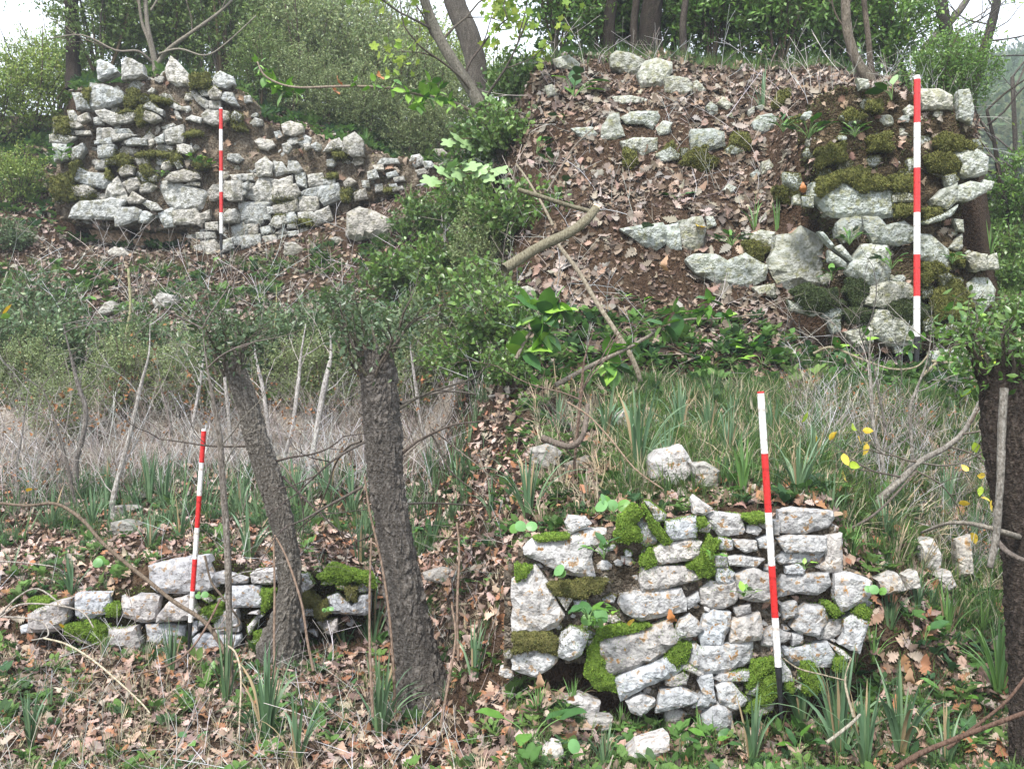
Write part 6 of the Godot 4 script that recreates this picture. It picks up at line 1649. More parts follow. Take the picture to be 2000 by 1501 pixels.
	var lf := wand("leafy_branch", "crowded large fresh leaves at the lower left edge of the bank", "branch", [[1008, 700, 7.3], [1035, 650, 7.35], [1070, 620, 7.4], [1115, 596, 7.5]], 0.014, 0.006, Color(0.24, 0.21, 0.17))
	for s in [[1030, 600, 5, 50], [1062, 612, 6, 54], [1085, 610, 6, 46], [1040, 650, 6, 54], [1070, 648, 6, 48], [1022, 690, 5, 60], [1090, 590, 4, 44]]:
		whorl(lf, s[0], s[1], 7.35, s[2], s[3], leaf_mats, shapes.broad)
	for s in [["creeping twig with fresh leaves left of the bank wall's pole", [[1590, 690, 8.5], [1625, 678, 8.4], [1680, 700, 8.3], [1740, 720, 8.25], [1790, 716, 8.2], [1815, 690, 8.3]], [[1660, 690], [1700, 705], [1730, 715], [1770, 690], [1780, 668], [1690, 660], [1640, 680]]],
			["creeping twig with fresh leaves right of the bank wall's pole", [[1800, 735, 8.25], [1850, 690, 8.3], [1900, 645, 8.5], [1920, 610, 8.6]], [[1805, 660], [1830, 640], [1858, 610], [1880, 605], [1895, 620], [1902, 650], [1850, 700], [1875, 690], [1840, 655]]],
			["leafy twig lying along the foot of the bank wall's right end", [[1820, 705, 8.3], [1880, 712, 8.2], [1940, 735, 8.1], [1995, 742, 8.1]], [[1870, 730], [1890, 715], [1925, 725], [1950, 735], [1970, 728], [1910, 738]]]]:
		var o := wand("creeping_twig", s[0], "twig", s[1], 0.013, 0.006, Color(0.3, 0.27, 0.19))
		for q in s[2]: whorl(o, q[0], q[1], s[1][1][2] - 0.03, 4, 24, leaf_mats, shapes.broad)
	# before the low wall
	wand("fallen_branch", "brown branch slanting down across the low wall to the grey sapling's foot", "branch", [[-20, 980, 7.0], [50, 987, 6.9], [110, 984, 6.8], [160, 1015, 6.7], [200, 1060, 6.6], [250, 1103, 6.5], [290, 1135, 6.4], [340, 1175, 6.3], [400, 1215, 6.2], [440, 1275, 6.1], [449, 1320, 6.0], [450, 1372, 5.9]], 0.010, 0.014, Color(0.17, 0.135, 0.105))
	wand("fallen_branch", "thin brown branch curving from the pole's foot to the litter", "branch", [[430, 1170, 6.2], [400, 1228, 6.1], [365, 1275, 6.0], [320, 1302, 5.9], [265, 1316, 5.85]], 0.007, 0.005, Color(0.2, 0.14, 0.11))
	wand("fallen_branch", "dark twig crooked across the top block right of the pole", "branch", [[400, 1085, 6.3], [412, 1135, 6.25], [436, 1168, 6.2], [468, 1216, 6.15], [440, 1226, 6.1], [412, 1227, 6.1]], 0.007, 0.005, Color(0.14, 0.11, 0.09))
	wand("fallen_branch", "pale arching stalk before the low wall's left stones", "branch", [[85, 1246, 5.9], [130, 1258, 5.8], [180, 1288, 5.7], [230, 1330, 5.55], [275, 1372, 5.4], [292, 1392, 5.3]], 0.006, 0.004, Color(0.5, 0.45, 0.34))
	wand("fallen_branch", "pale bent stalk hanging beside the grey sapling's foot", "branch", [[440, 1258, 5.9], [460, 1275, 5.7], [470, 1320, 5.6], [468, 1400, 5.5], [464, 1440, 5.3]], 0.006, 0.004, Color(0.5, 0.42, 0.33))
	for s in [["silvery twig over the low wall's left end", [[0, 1200, 6.3], [35, 1165, 6.3], [75, 1150, 6.3], [130, 1185, 6.25], [180, 1192, 6.2]]], ["second silvery twig below the first at the wall's left end", [[0, 1204, 6.3], [60, 1208, 6.2], [88, 1220, 6.2], [92, 1242, 6.1], [60, 1250, 6.1]]], ["silvery twig arching to the yellow leaf", [[0, 1205, 6.2], [40, 1180, 6.2], [110, 1182, 6.1], [160, 1195, 6.1], [182, 1225, 6.0]]], ["grey twig from the left edge over the moss", [[0, 1096, 7.0], [50, 1099, 7.0], [104, 1106, 7.0]]]]:
		wand("bare_twig", s[0], "twig", s[1], 0.006, 0.004, Color(0.36, 0.33, 0.30))
	for s in [["tall dry stalk left of the leaning oak's foot", [[538, 1340, 5.4], [535, 1260, 5.5], [536, 1150, 5.6], [534, 1050, 5.7]]], ["slanting dry stalk right of the leaning oak's foot", [[612, 1310, 5.5], [600, 1250, 5.55], [588, 1175, 5.6], [560, 1090, 5.7], [536, 1045, 5.8]]], ["dry grey stalk left of the thick oak's foot", [[728, 1400, 5.3], [722, 1260, 5.4], [722, 1150, 5.45], [725, 1050, 5.5]]], ["brown vine climbing the thick oak", [[772, 1400, 5.45], [768, 1300, 5.45], [760, 1200, 5.48], [745, 1100, 5.52], [722, 1000, 5.56], [712, 930, 5.58]]],
			["grey stalk in the litter right of the thick oak", [[860, 1420, 5.2], [880, 1310, 5.3], [890, 1240, 5.4], [882, 1180, 5.5]]], ["dark upright stalk right of the thick oak", [[895, 1290, 5.5], [893, 1180, 5.6], [897, 1080, 5.7], [892, 1020, 5.8]]]]:
		wand("dry_stalk", s[0], "stalk", s[1], 0.008, 0.005, Color(0.24, 0.18, 0.14))
	for s in [["long arched bramble cane from the thick oak to the right", [[785, 985, 6.2], [830, 982, 6.5], [900, 985, 6.8], [950, 990, 7.0], [995, 1006, 7.1]], 0.007], ["bent cane in the thicket right of the thick oak", [[790, 890, 7.0], [835, 852, 7.2], [850, 860, 7.3], [880, 920, 7.4], [930, 960, 7.5], [985, 1000, 7.4]], 0.007], ["long cane slanting down to the right edge of the thicket", [[845, 838, 7.4], [890, 875, 7.5], [935, 910, 7.4], [985, 955, 7.3]], 0.006], ["bare limb entering the thicket from the thick oak's top", [[782, 788, 6.0], [830, 772, 6.6], [880, 764, 7.0], [930, 770, 7.4]], 0.009], ["crooked black twig between the oaks", [[705, 862, 5.9], [680, 872, 6.2], [655, 905, 6.5], [640, 950, 6.6], [620, 1000, 6.8]], 0.008], ["slim grey twig springing right from the leaning oak", [[545, 905, 6.4], [565, 925, 6.2], [590, 985, 6.3], [592, 1040, 6.4]], 0.006]]:
		wand("bramble_cane", s[0], "cane", s[1], s[2], s[2] * 0.6, Color(0.19, 0.165, 0.145))
	# about the lichen wall
	wand("fallen_branch", "reddish brown branch at the lower right corner", "branch", [[1750, 1500, 4.2], [1800, 1470, 4.2], [1860, 1445, 4.2], [1930, 1418, 4.15], [2020, 1385, 4.1]], 0.012, 0.010, Color(0.13, 0.085, 0.065))
	wand("fallen_branch", "second reddish branch rising to the dark trunk's foot", "branch", [[1850, 1462, 4.25], [1910, 1415, 4.25], [1965, 1370, 4.25], [2005, 1320, 4.3]], 0.008, 0.006, Color(0.13, 0.085, 0.065))
	wand("fallen_branch", "lichen-grey twig slanting in the grass below the pole", "branch", [[1615, 1450, 4.3], [1660, 1415, 4.35], [1680, 1395, 4.4]], 0.008, 0.006, Color(0.33, 0.31, 0.26))
	wand("fallen_branch", "pale forked twig standing right of the pole's foot", "branch", [[1668, 1400, 4.55], [1652, 1340, 4.6], [1655, 1310, 4.62], [1662, 1288, 4.65]], 0.006, 0.004, Color(0.36, 0.31, 0.24))
	wand("fallen_branch", "thin twig trailing from the pole across the mossy foot", "branch", [[1530, 1285, 4.7], [1560, 1305, 4.7], [1610, 1318, 4.65], [1650, 1328, 4.62]], 0.004, 0.003, Color(0.3, 0.26, 0.2))
	wand("fallen_branch", "thin brown stem arching over the leaves at the wall's upper left", "branch", [[1108, 785, 6.0], [1150, 812, 5.9], [1195, 860, 5.8], [1240, 915, 5.6], [1295, 955, 5.5]], 0.006, 0.004, Color(0.27, 0.2, 0.15))
	wand("fallen_branch", "grey root lying under the rocks at the wall's upper left", "branch", [[1060, 855, 6.3], [1095, 868, 6.2], [1120, 870, 6.1], [1140, 845, 6.1], [1148, 790, 6.2]], 0.022, 0.014, Color(0.17, 0.145, 0.125))
	wand("fallen_branch", "dark branch slanting through the grass right of the wall", "branch", [[1655, 1035, 5.6], [1700, 1010, 5.7], [1740, 975, 5.9], [1790, 920, 6.0]], 0.008, 0.006, Color(0.13, 0.11, 0.095))

# ---------------------------------------------------------------- small leafy plants
func plant(called: String, label: String, category: String, px: float, py: float, n: int, leaf_px: float, mesh: Mesh, mats: Array, from: float, tall := 1.0, d_fixed := 0.0) -> void:
	var base := on_ground(px, py, from) if d_fixed == 0.0 else at(px, py, d_fixed)
	var d := -base.z
	var o := thing(called, label, category, base)
	var size := leaf_px * d / F
	var st := surface()
	for i in n:
		var a := rr(0, TAU)
		var top := Vector3(cos(a) * size * rr(0.3, 1.1), size * tall * rr(0.4, 1.2), sin(a) * size * rr(0.2, 0.9) + size * 0.2)
		tube(st, curve([Vector3.ZERO, top * 0.5 + Vector3(0, size * 0.15, 0), top], 3), size * 0.03, size * 0.02, 4, Color(0.12, 0.2, 0.06))
		var lf := part("leaf", mesh, mats[i % mats.size()], o)
		var flat: bool = mesh == shapes.coin
		var dir := Vector3(cos(a), rr(0.0, 0.7), sin(a) * 0.6 + 0.35)
		if flat: dir = Vector3(rr(-0.4, 0.4), 1.0, rr(-0.6, 0.0) - 0.2)
		lf.transform = Transform3D(facing(dir, rr(-0.5, 0.5) + (PI if flat else 0.0), size * (0.5 if flat else 1.0) * rr(0.7, 1.15)), top)
	part("stalks", done(st), M.moss, o)

func build_small_plants() -> void:
	var deep := [M.deep_leaf, M.fresh_leaf]; var fresh := [M.fresh_leaf, M.bright_leaf]
	for s in [["navelwort pair at the edge of the big left stone", 1080, 1125, 2, 24, 4.9], ["navelwort clump in the dark gap of the lichen wall's left side", 1165, 1222, 6, 30, 4.88], ["round-leaved navelwort above the moss at the wall's top left", 1198, 1000, 5, 28, 5.1], ["navelwort at the right corner of the lichen wall", 1702, 1160, 3, 20, 4.9], ["big single navelwort leaf at the lower left", 1110, 1462, 1, 40, 4.35], ["navelwort at the left edge under the tall tuft", 1025, 1040, 3, 26, 5.15],
			["navelwort on the low wall above the pole's white band", 392, 1170, 4, 13, 6.6], ["navelwort in the moss between the oaks", 640, 1195, 4, 9, 6.55], ["navelwort above the low wall's left courses", 205, 1112, 4, 18, 7.2], ["navelwort left of the low wall's top block", 250, 1138, 3, 16, 7.2]]:
		plant("navelwort", s[0], "plant", s[1], s[2], s[3], s[4], shapes.coin, [M.coin_leaf, M.fresh_leaf], 4.0, 0.8, s[5])
	for s in [["dark cyclamen leaves in the gap of the lichen wall's left side", 1150, 1215, 7, 36, 4.86], ["dark fern-like leaves in the hollow of the lichen wall", 1180, 1092, 8, 34, 4.88], ["small bright plant sprouting at the lichen wall's middle", 1452, 1165, 9, 20, 4.84], ["tiny plant on the moss beside the upper blocks", 1388, 1092, 6, 16, 4.85], ["small leafy plant under the long slab right of the pole", 1572, 1112, 6, 16, 4.86], ["small leafy plant beside the lichen-ringed stone", 1210, 1200, 5, 20, 4.84]]:
		plant("wall_plant", s[0], "plant", s[1], s[2], s[3], s[4], shapes.broad, deep if "dark" in s[0] else fresh, 4.0, 0.8, s[5])
	for s in [["mottled arum leaf at the lower left edge", 1040, 1455, 4, 62], ["broad leaf plant at the right of the lichen wall's foot", 1805, 1260, 4, 34], ["mottled leaf lying in the litter right of the wall", 1872, 1372, 4, 40], ["leafy plant in the grass below the pole's foot", 1610, 1345, 8, 30], ["low plant under the grey bottom stone", 1392, 1478, 6, 34], ["leafy plant right below the lichen wall's mossy corner", 1650, 1350, 7, 28], ["leafy plant at the lower edge below the wall's pole", 1560, 1480, 7, 38], ["ivy-like leaves low on the right under the dark trunk", 1900, 1460, 6, 32]]:
		plant("arum_plant", s[0], "plant", s[1], s[2], s[3], s[4], shapes.broad, deep, 4.0, 0.9)
	for s in [["leafy herb beyond the thick oak's right side", 838, 1050, 14, 26], ["ivy patch on the moss at the right of the oaks", 910, 1070, 16, 20], ["broad-leaved herb at the right edge of the low wall's slope", 950, 1145, 7, 30], ["arum leaves before the low wall's left stones", 108, 1310, 6, 22], ["glossy leaf alone in the litter under the low wall", 370, 1460, 3, 30], ["herb with round leaves left of the leaning oak's tuft", 415, 1320, 8, 18], ["herb between the spreading tuft and the oak", 560, 1330, 8, 20], ["low herb between the two oaks' feet", 640, 1300, 12, 20], ["trailing leaves right of the slender tuft", 682, 1350, 5, 26], ["leafy herb on the slope behind the low wall's top block", 330, 1062, 8, 16], ["small herb at the lower left of the low wall", 60, 1345, 6, 18], ["seedlings left of the large arching tuft", 552, 1385, 7, 16]]:
		plant("leafy_herb", s[0], "plant", s[1], s[2], s[3], s[4], shapes.broad, deep, 4.2, 0.6)
	for s in [["arum clump at the top left of the litter bank", 1120, 195, 8, 40], ["dark arum leaves left of the standing stones", 1082, 135, 5, 34], ["arum clump at the bank's left edge", 1030, 160, 6, 34], ["single round leaf on the bank's left part", 1104, 245, 2, 22], ["ivy leaves above the cut branch", 1048, 300, 5, 24], ["ivy leaves in the middle of the litter bank", 1080, 325, 4, 24], ["ivy leaf below the cut branch's end", 1322, 390, 2, 24], ["ivy leaves right of the cut branch's fork", 1105, 370, 3, 26], ["small sprout in the litter under the bottom row of stones", 1215, 590, 6, 22], ["sprout right of the long grey stem", 1258, 605, 6, 26], ["bright sprout at the bank's foot", 1400, 690, 10, 24], ["leafy sprout at the foot of the bank, middle", 1470, 690, 12, 26], ["leafy sprout left of the bank wall's bottom stones", 1490, 720, 10, 30], ["low leaves at the bottom of the bank", 1385, 730, 10, 26], ["dark leaf hanging over the bottom row's first stone", 1243, 462, 1, 34], ["yellowing leaf over the bottom row's second stone", 1376, 478, 1, 36]]:
		plant("bank_plant", s[0], "plant", s[1], s[2], s[3], s[4], shapes.broad, [M.yellow_leaf] if "yellowing" in s[0] else deep if "dark" in s[0] or "ivy" in s[0] else [M.fresh_leaf, M.deep_leaf, M.bright_leaf], 7.9, 0.9)
	for s in [["fern hanging below the bank wall's left moss", 1580, 270, 16, 30, 8.95], ["fern under the moss cushion of the bank wall", 1530, 258, 12, 26, 9.4], ["pale green rosette set in the bank wall's shade", 1670, 268, 14, 22, 8.9], ["leafy weeds between pole and lichen-spotted block", 1742, 525, 9, 26, 8.9], ["fern beside the block with the yellow lichen patch", 1660, 478, 14, 22, 8.9], ["broad pale leaf on the bank wall left of the pole", 1742, 195, 4, 34, 9.0], ["weeds on the bank wall's top left of the pole", 1690, 205, 9, 24, 9.3], ["fern in the gap left of the tall pointed stone", 1430, 480, 14, 26, 9.2], ["small leafy sprout on the bank wall's dark moss", 1625, 548, 6, 20, 8.8], ["weeds in the pale rocks at the bank wall's right end", 1860, 515, 10, 20, 8.9]]:
		plant("wall_fern", s[0], "fern" if "fern" in s[0] else "plant", s[1], s[2], s[3], s[4], shapes.long_leaf if "fern" in s[0] or "rosette" in s[0] else shapes.broad, [M.fresh_leaf, M.deep_leaf, M.pale_leaf] if "pale" in s[0] else [M.fresh_leaf, M.deep_leaf], 8.0, 0.9, s[5])
	for s in [["green weeds on the tall wall right of the olive moss", 380, 318, 9, 14, 15.55], ["green weeds low on the pole's left side of the tall wall", 400, 325, 9, 13, 15.55], ["weeds in the tall wall above the flat long stone", 315, 345, 6, 12, 15.55], ["weeds on the mossy left return of the tall wall", 120, 315, 8, 16, 15.5], ["round-leaved plant on the left return of the tall wall", 118, 305, 6, 18, 15.5]]:
		plant("wall_weed", s[0], "plant", s[1], s[2], s[3], s[4], shapes.broad, fresh, 8.0, 0.8, s[5])
	for s in [["leafy plant in the litter left of the snapped stick", 150, 558, 10, 24], ["tall leaf plant right of the leafy plant by the stick", 205, 548, 7, 26], ["green leaves at the foot of the tall wall's pole", 415, 530, 7, 20], ["single green leaf right of the tall wall's pole", 490, 522, 3, 18], ["ivy in the litter below the loose stones", 640, 505, 6, 18], ["plant at the left edge of the litter slope", 55, 335, 6, 18], ["grey-green leaf standing in the left shrubs", 140, 605, 4, 40], ["heart leaves beside the fallen boulder", 780, 455, 8, 22], ["heart leaves in the brambles below the boulder", 850, 520, 10, 26], ["bright leaves at the right foot of the clearing", 900, 610, 12, 26]]:
		plant("ground_plant", s[0], "plant", s[1], s[2], s[3], s[4], shapes.broad, [M.fresh_leaf, M.deep_leaf], 10.5, 0.9)
	# single fallen leaves that stand out
	for s in [["yellow leaf hanging on the silvery twig before the low wall", 122, 1226, 6.05, 16, "yellow"], ["yellow fallen leaf on the moss of the lichen wall", 1230, 1222, 4.84, 26, "yellow"], ["orange-brown oak leaf caught on the lichen wall's middle stones", 1315, 1210, 4.83, 34, "rust"], ["lime maple leaf at the top of the slope by the dark trunk", 1878, 775, 5.6, 30, "lime"], ["large tan oak leaf lying right of the lichen wall's foot", 1785, 1332, 4.75, 48, "tan"], ["tan oak leaf on the ground left of the lichen wall's foot", 1050, 1340, 4.75, 44, "tan"], ["large tan oak leaf on the litter bank below the bottom row", 1300, 522, 8.9, 36, "tan"], ["orange oak leaf on the pole-side stones of the bank wall", 1570, 370, 8.95, 24, "rust"], ["yellow leaf at the tip of the ranging pole of the low wall", 404, 826, 6.4, 9, "yellow"], ["yellow leaf on the bent branch at the left of the thicket", 52, 960, 6.8, 18, "yellow"]]:
		var o := part(numbered("fallen_leaf"), shapes.broad if s[5] in ["yellow", "lime"] else shapes.oak[2], {"yellow": M.yellow_leaf, "rust": M.rust_leaf, "lime": M.lime_leaf, "tan": M.tan_leaf}[s[5]], self)
		o.transform = Transform3D(facing(Vector3(rr(-0.8, 0.8), 0.7, 0.5), rr(-0.5, 0.5), s[4] * s[3] / F), at(s[1], s[2], s[3]))
		tag(o, s[0], "leaf")

# ---------------------------------------------------------------- litter, grass and dry stems nobody could count
func scatter(called: String, label: String, category: String, meshes: Array, m: Material, count: int, px0: float, px1: float, d0: float, d1: float, size0: float, size1: float, colors: Array, upright: float, skip: Callable) -> void:
	var root := thing(called, label, category)
	root.set_meta("kind", "stuff")
	var where := []; var tints := []
	for k in meshes: where.append([]); tints.append([])
	var placed := 0
	for i in count * 4:
		if placed >= count: break
		var d := sqrt(lerpf(d0 * d0, d1 * d1, rng.randf()))
		var px := rr(px0, px1)
		var p := ground_at(px, d)
		if skip.call(px, d, p): continue
		var n := ground_normal(p)
		if n.y < 0.22: continue
		var k := rng.randi_range(0, meshes.size() - 1)
		var b: Basis
		var s := rr(size0, size1)
		if upright > 0.0:
			b = Basis(Vector3.UP, rr(0, TAU)) * Basis(Vector3.RIGHT, rng.randfn(0.0, upright))
			b = b.scaled(Vector3(s, s * rr(0.6, 1.3), s))
		else:
			var x := n.cross(any_dir()).normalized()
			var lean := (n + any_dir() * 0.45).normalized()
			x = (x - lean * x.dot(lean)).normalized()
			b = Basis(x, lean.cross(x), lean).scaled(Vector3.ONE * s)
			p += n * rr(0.0, 0.025)
		where[k].append(Transform3D(b, p))
		tints[k].append(shade(colors[rng.randi_range(0, colors.size() - 1)], 0.22))
		placed += 1
	for k in meshes.size():
		if where[k].size(): many(called + "_pieces", meshes[k], m, where[k], tints[k], root)

func blade_clump(n: int, wide: float, bend: float) -> ArrayMesh:
	var st := surface()
	st.set_color(Color.WHITE)
	for i in n:
		var a := rr(0, TAU); var out := Vector3(cos(a), 0, sin(a)); var side := Vector3(-sin(a), 0, cos(a)) * wide
		var b := out * rr(0.0, 0.12); var h := rr(0.5, 1.0); var k := bend * rr(0.3, 1.2)
		var q := b + Vector3(0, h * 0.55, 0) + out * k * 0.3; var t := b + Vector3(0, h * (1.0 - k * 0.3), 0) + out * k
		quad(st, b - side, q - side * 0.8, q + side * 0.8, b + side)
		tri(st, q - side * 0.8, t, q + side * 0.8)
	return done(st)

func dry_stem(bend: float) -> ArrayMesh:
	var st := surface()
	tube(st, curve([Vector3.ZERO, Vector3(bend * 0.2, 0.45, 0.03), Vector3(bend, 0.95, -0.05)], 3), 0.006, 0.003, 3, Color.WHITE)
	tube(st, PackedVector3Array([Vector3(bend * 0.2, 0.45, 0.03), Vector3(-0.15, 0.8, 0.1)]), 0.004, 0.002, 3, Color.WHITE)
	tube(st, PackedVector3Array([Vector3(bend * 0.5, 0.7, 0.0), Vector3(0.3, 0.95, -0.1)]), 0.004, 0.002, 3, Color.WHITE)
	return done(st)

func scatter_litter() -> void:
	var browns := [Color(0.30, 0.205, 0.16), Color(0.20, 0.13, 0.10), Color(0.38, 0.285, 0.235), Color(0.25, 0.125, 0.07), Color(0.15, 0.105, 0.085), Color(0.33, 0.25, 0.21)]
	var greys := [Color(0.215, 0.178, 0.148), Color(0.145, 0.112, 0.088), Color(0.30, 0.25, 0.21), Color(0.095, 0.072, 0.057), Color(0.225, 0.16, 0.12)]
	var all := func(_px, _d, _p): return false
	var low := func(px, d, _p): return px > 1040 and d > 5.02 and d < 5.45 and px < 1680
	var gap := func(px, d, p): return soft.get_noise_2d(p.x * 1.1 + 9.0, p.z * 1.1) < -0.18
	scatter("leaf_litter", "brown oak litter round the low wall and its oaks", "leaf litter", shapes.oak, M.dry, 6974, -320, 1000, 4.2, 8.6, 0.035, 0.105, browns, 0.0, all)
	var mould := [Color(0.10, 0.07, 0.055), Color(0.16, 0.11, 0.085), Color(0.06, 0.042, 0.034), Color(0.2, 0.145, 0.115)]
	scatter("leaf_crumbs", "dark crumbled leaf mould under the litter round the low wall", "leaf litter", shapes.oak, M.dry, 8717, -320, 1000, 4.2, 8.6, 0.015, 0.045, mould, 0.0, all)
	scatter("leaf_crumbs", "dark crumbled leaf mould under the litter round the lichen-spotted wall", "leaf litter", shapes.oak, M.dry, 8019, 990, 2420, 3.7, 7.6, 0.015, 0.05, mould, 0.0, low)
	scatter("leaf_crumbs", "dark crumbled leaf mould on the slope below the tall wall", "leaf litter", shapes.oak, M.dry, 7493, -320, 985, 11.6, 17.0, 0.03, 0.06, mould, 0.0, all)
	scatter("leaf_litter", "brown oak litter round the lichen-spotted wall", "leaf litter", shapes.oak, M.dry, 6415, 990, 2420, 3.7, 7.6, 0.035, 0.12, browns, 0.0, low)
	scatter("leaf_litter", "grey-brown oak litter on the bank between the stone rows", "leaf litter", shapes.oak, M.dry, 4200, 940, 2010, 8.05, 13.2, 0.08, 0.16, greys, 0.0, gap)
	scatter("leaf_crumbs", "dark crumbled leaf mould on the bank between the stone rows", "leaf litter", shapes.oak, M.dry, 9000, 940, 1930, 8.05, 13.0, 0.03, 0.07, [Color(0.10, 0.07, 0.052), Color(0.16, 0.115, 0.085), Color(0.06, 0.042, 0.032), Color(0.2, 0.15, 0.115)], 0.0, all)
	scatter("leaf_litter", "grey-brown litter on the slope below the tall wall", "leaf litter", shapes.oak, M.dry, 9366, -320, 985, 11.3, 18.5, 0.07, 0.12, greys, 0.0, all)
	scatter("leaf_litter", "thin brown litter in the grey thicket", "leaf litter", shapes.oak, M.dry, 1868, -320, 1000, 8.6, 10.2, 0.06, 0.10, browns, 0.0, all)
	shapes.blades = [blade_clump(7, 0.014, 0.5), blade_clump(5, 0.018, 0.3), blade_clump(9, 0.012, 0.7)]
	var green := [Color(0.10, 0.17, 0.045), Color(0.075, 0.135, 0.04), Color(0.13, 0.20, 0.06), Color(0.085, 0.145, 0.065)]
	var straw := [Color(0.38, 0.32, 0.22), Color(0.30, 0.25, 0.17), Color(0.25, 0.22, 0.15)]
	var patch := func(px, d, p): return soft.get_noise_2d(p.x * 1.6, p.z * 1.6 + 30.0) < -0.02
	scatter("grass", "thin green grass in the litter before the low wall", "grass", shapes.blades, M.soft_leaf, 2740, -320, 1000, 4.2, 8.8, 0.05, 0.13, green, 0.25, patch)
	scatter("grass", "green grass round the lichen-spotted wall", "grass", shapes.blades, M.soft_leaf, 4287, 1000, 2420, 3.7, 5.9, 0.05, 0.13, green, 0.25, low)
	scatter("grass", "tall green grass on the slope above the lichen-spotted wall", "grass", shapes.blades, M.soft_leaf, 5958, 1200, 2420, 5.7, 8.1, 0.10, 0.26, green, 0.3, all)
	scatter("grass", "grass on the green slope right of the bank wall", "grass", shapes.blades, M.soft_leaf, 8885, 1925, 2420, 8.8, 26.0, 0.12, 0.35, [Color(0.15, 0.26, 0.06), Color(0.11, 0.2, 0.05), Color(0.2, 0.3, 0.09)], 0.25, all)
	scatter("grass", "thin grass among the shrubs below the tall wall", "grass", shapes.blades, M.soft_leaf, 1873, -320, 985, 11.3, 15.4, 0.10, 0.26, green, 0.3, patch)
	scatter("grass", "grass along the crest behind the tall wall", "grass", shapes.blades, M.soft_leaf, 3247, -320, 985, 16.9, 21.0, 0.10, 0.3, green, 0.3, all)
	scatter("grass", "grass at the foot of the hedge on the bank", "grass", shapes.blades, M.soft_leaf, 900, 1000, 1800, 12.2, 14.5, 0.12, 0.3, green, 0.3, all)
	scatter("grass", "tall green grass at the foot of the grey thicket", "grass", shapes.blades, M.soft_leaf, 872, -320, 1000, 8.0, 9.9, 0.14, 0.42, [Color(0.10, 0.17, 0.075), Color(0.13, 0.20, 0.10), Color(0.085, 0.145, 0.07)], 0.25, patch)
	scatter("dry_grass", "straw-coloured dead grass before the low wall", "dry grass", shapes.blades, M.dry, 1121, -320, 1000, 4.2, 6.6, 0.06, 0.16, straw, 0.7, all)
	scatter("dry_grass", "straw-coloured dead grass on the slope above the lichen-spotted wall", "dry grass", shapes.blades, M.dry, 1624, 1040, 2420, 5.7, 8.1, 0.12, 0.28, straw, 0.5, all)
	shapes.stems = [dry_stem(0.2), dry_stem(-0.4), dry_stem(0.6)]
	var twig := [Color(0.40, 0.385, 0.37), Color(0.30, 0.28, 0.265), Color(0.52, 0.50, 0.49), Color(0.31, 0.265, 0.235)]
	scatter("dead_stems", "grey dead stems filling the thicket behind the low wall", "dead stems", shapes.stems, M.dry, 1370, -320, 1000, 8.9, 11.0, 0.2, 0.6, twig, 0.35, all)
	scatter("dead_stems", "grey dead stems on the slope right of the lichen-spotted wall", "dead stems", shapes.stems, M.dry, 1053, 1560, 2420, 6.2, 7.7, 0.15, 0.36, twig, 0.4, all)
	scatter("fallen_twigs", "thin fallen twigs lying in the litter round the low wall", "twigs", shapes.stems, M.dry, 523, -320, 1000, 4.3, 7.6, 0.15, 0.4, twig, 1.35, all)
	scatter("fallen_twigs", "thin fallen twigs lying on the litter bank", "twigs", shapes.stems, M.dry, 420, 1000, 1950, 8.1, 12.5, 0.25, 0.6, twig, 1.35, all)
	scatter("fallen_twigs", "thin twigs lying below the tall wall", "twigs", shapes.stems, M.dry, 624, -320, 985, 11.4, 15.6, 0.3, 0.8, twig, 1.1, all)
	shapes.cover = []
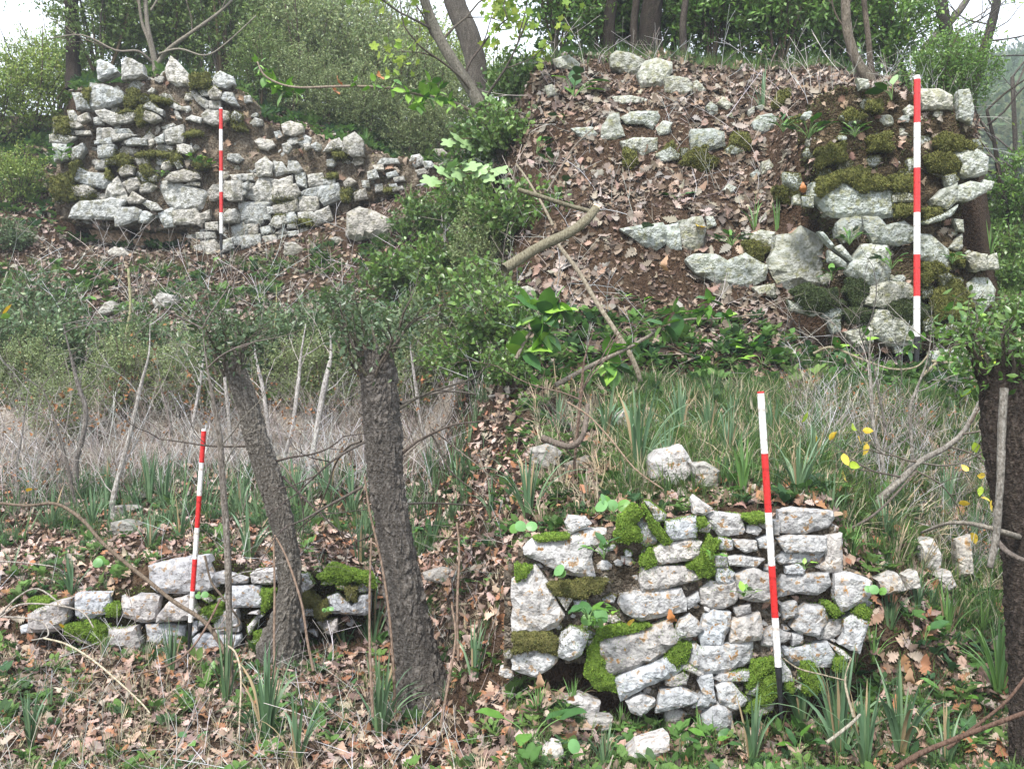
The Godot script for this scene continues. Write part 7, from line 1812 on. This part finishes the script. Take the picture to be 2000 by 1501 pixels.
	for k in 3:
		var st := surface(); st.set_color(Color.WHITE)
		var blade := leaf_shape(0.6, 0.38, 0.25, 0.12, 4)
		for i in 9:
			var a := TAU * i / 9 + rr(-0.3, 0.3)
			var b := (Basis(Vector3.UP, a) * Basis(Vector3.RIGHT, -rr(0.4, 1.25))).scaled(Vector3.ONE * rr(0.6, 1.1))
			st.append_from(blade, 0, Transform3D(b, Vector3(0, 0.05, 0) + Basis(Vector3.UP, a) * Vector3(0, rr(0.0, 0.4), -rr(0.05, 0.3))))
		shapes.cover.append(st.commit())
	var crown := surface(); crown.set_color(Color.WHITE)
	for i in 620:
		var v := any_dir()
		crown.append_from(shapes.small_leaf, 0, Transform3D(facing(any_dir(0.2), rr(0, TAU), rr(0.06, 0.11)), Vector3(v.x * 0.5, 0.55 + v.y * 0.45, v.z * 0.5) * (1.0 + 0.3 * rough.get_noise_3dv(v * 2.0))))
	scatter("far_woodland", "hazy woodland covering the distant hill beyond the bank wall's right end", "woodland", [crown.commit()], M.soft_leaf, 1105, 1820, 2420, 60.0, 230.0, 4.0, 8.0, [Color(0.08, 0.12, 0.05), Color(0.11, 0.16, 0.07), Color(0.15, 0.19, 0.09)], 0.05, all)
	var herb := [Color(0.07, 0.14, 0.035), Color(0.10, 0.19, 0.045), Color(0.06, 0.12, 0.05), Color(0.13, 0.22, 0.06)]
	scatter("ground_cover", "small green herbs creeping before the low wall", "ground cover", shapes.cover, M.soft_leaf, 872, -320, 1000, 4.3, 8.8, 0.05, 0.11, herb, 0.3, patch)
	scatter("ground_cover", "small green herbs round the lichen-spotted wall", "ground cover", shapes.cover, M.soft_leaf, 2009, 1000, 2420, 3.7, 8.0, 0.05, 0.12, herb, 0.3, low)
	scatter("ground_cover", "small green herbs along the foot of the bank", "ground cover", shapes.cover, M.soft_leaf, 700, 1000, 2030, 8.05, 9.0, 0.08, 0.16, herb, 0.3, all)
	scatter("ground_cover", "small green herbs below the tall wall", "ground cover", shapes.cover, M.soft_leaf, 1124, -320, 985, 11.3, 15.2, 0.08, 0.18, herb, 0.3, patch)
	scatter("ground_cover", "small green herbs on the slope behind the tall wall", "ground cover", shapes.cover, M.soft_leaf, 1873, -320, 985, 16.0, 19.5, 0.1, 0.22, herb, 0.3, all)
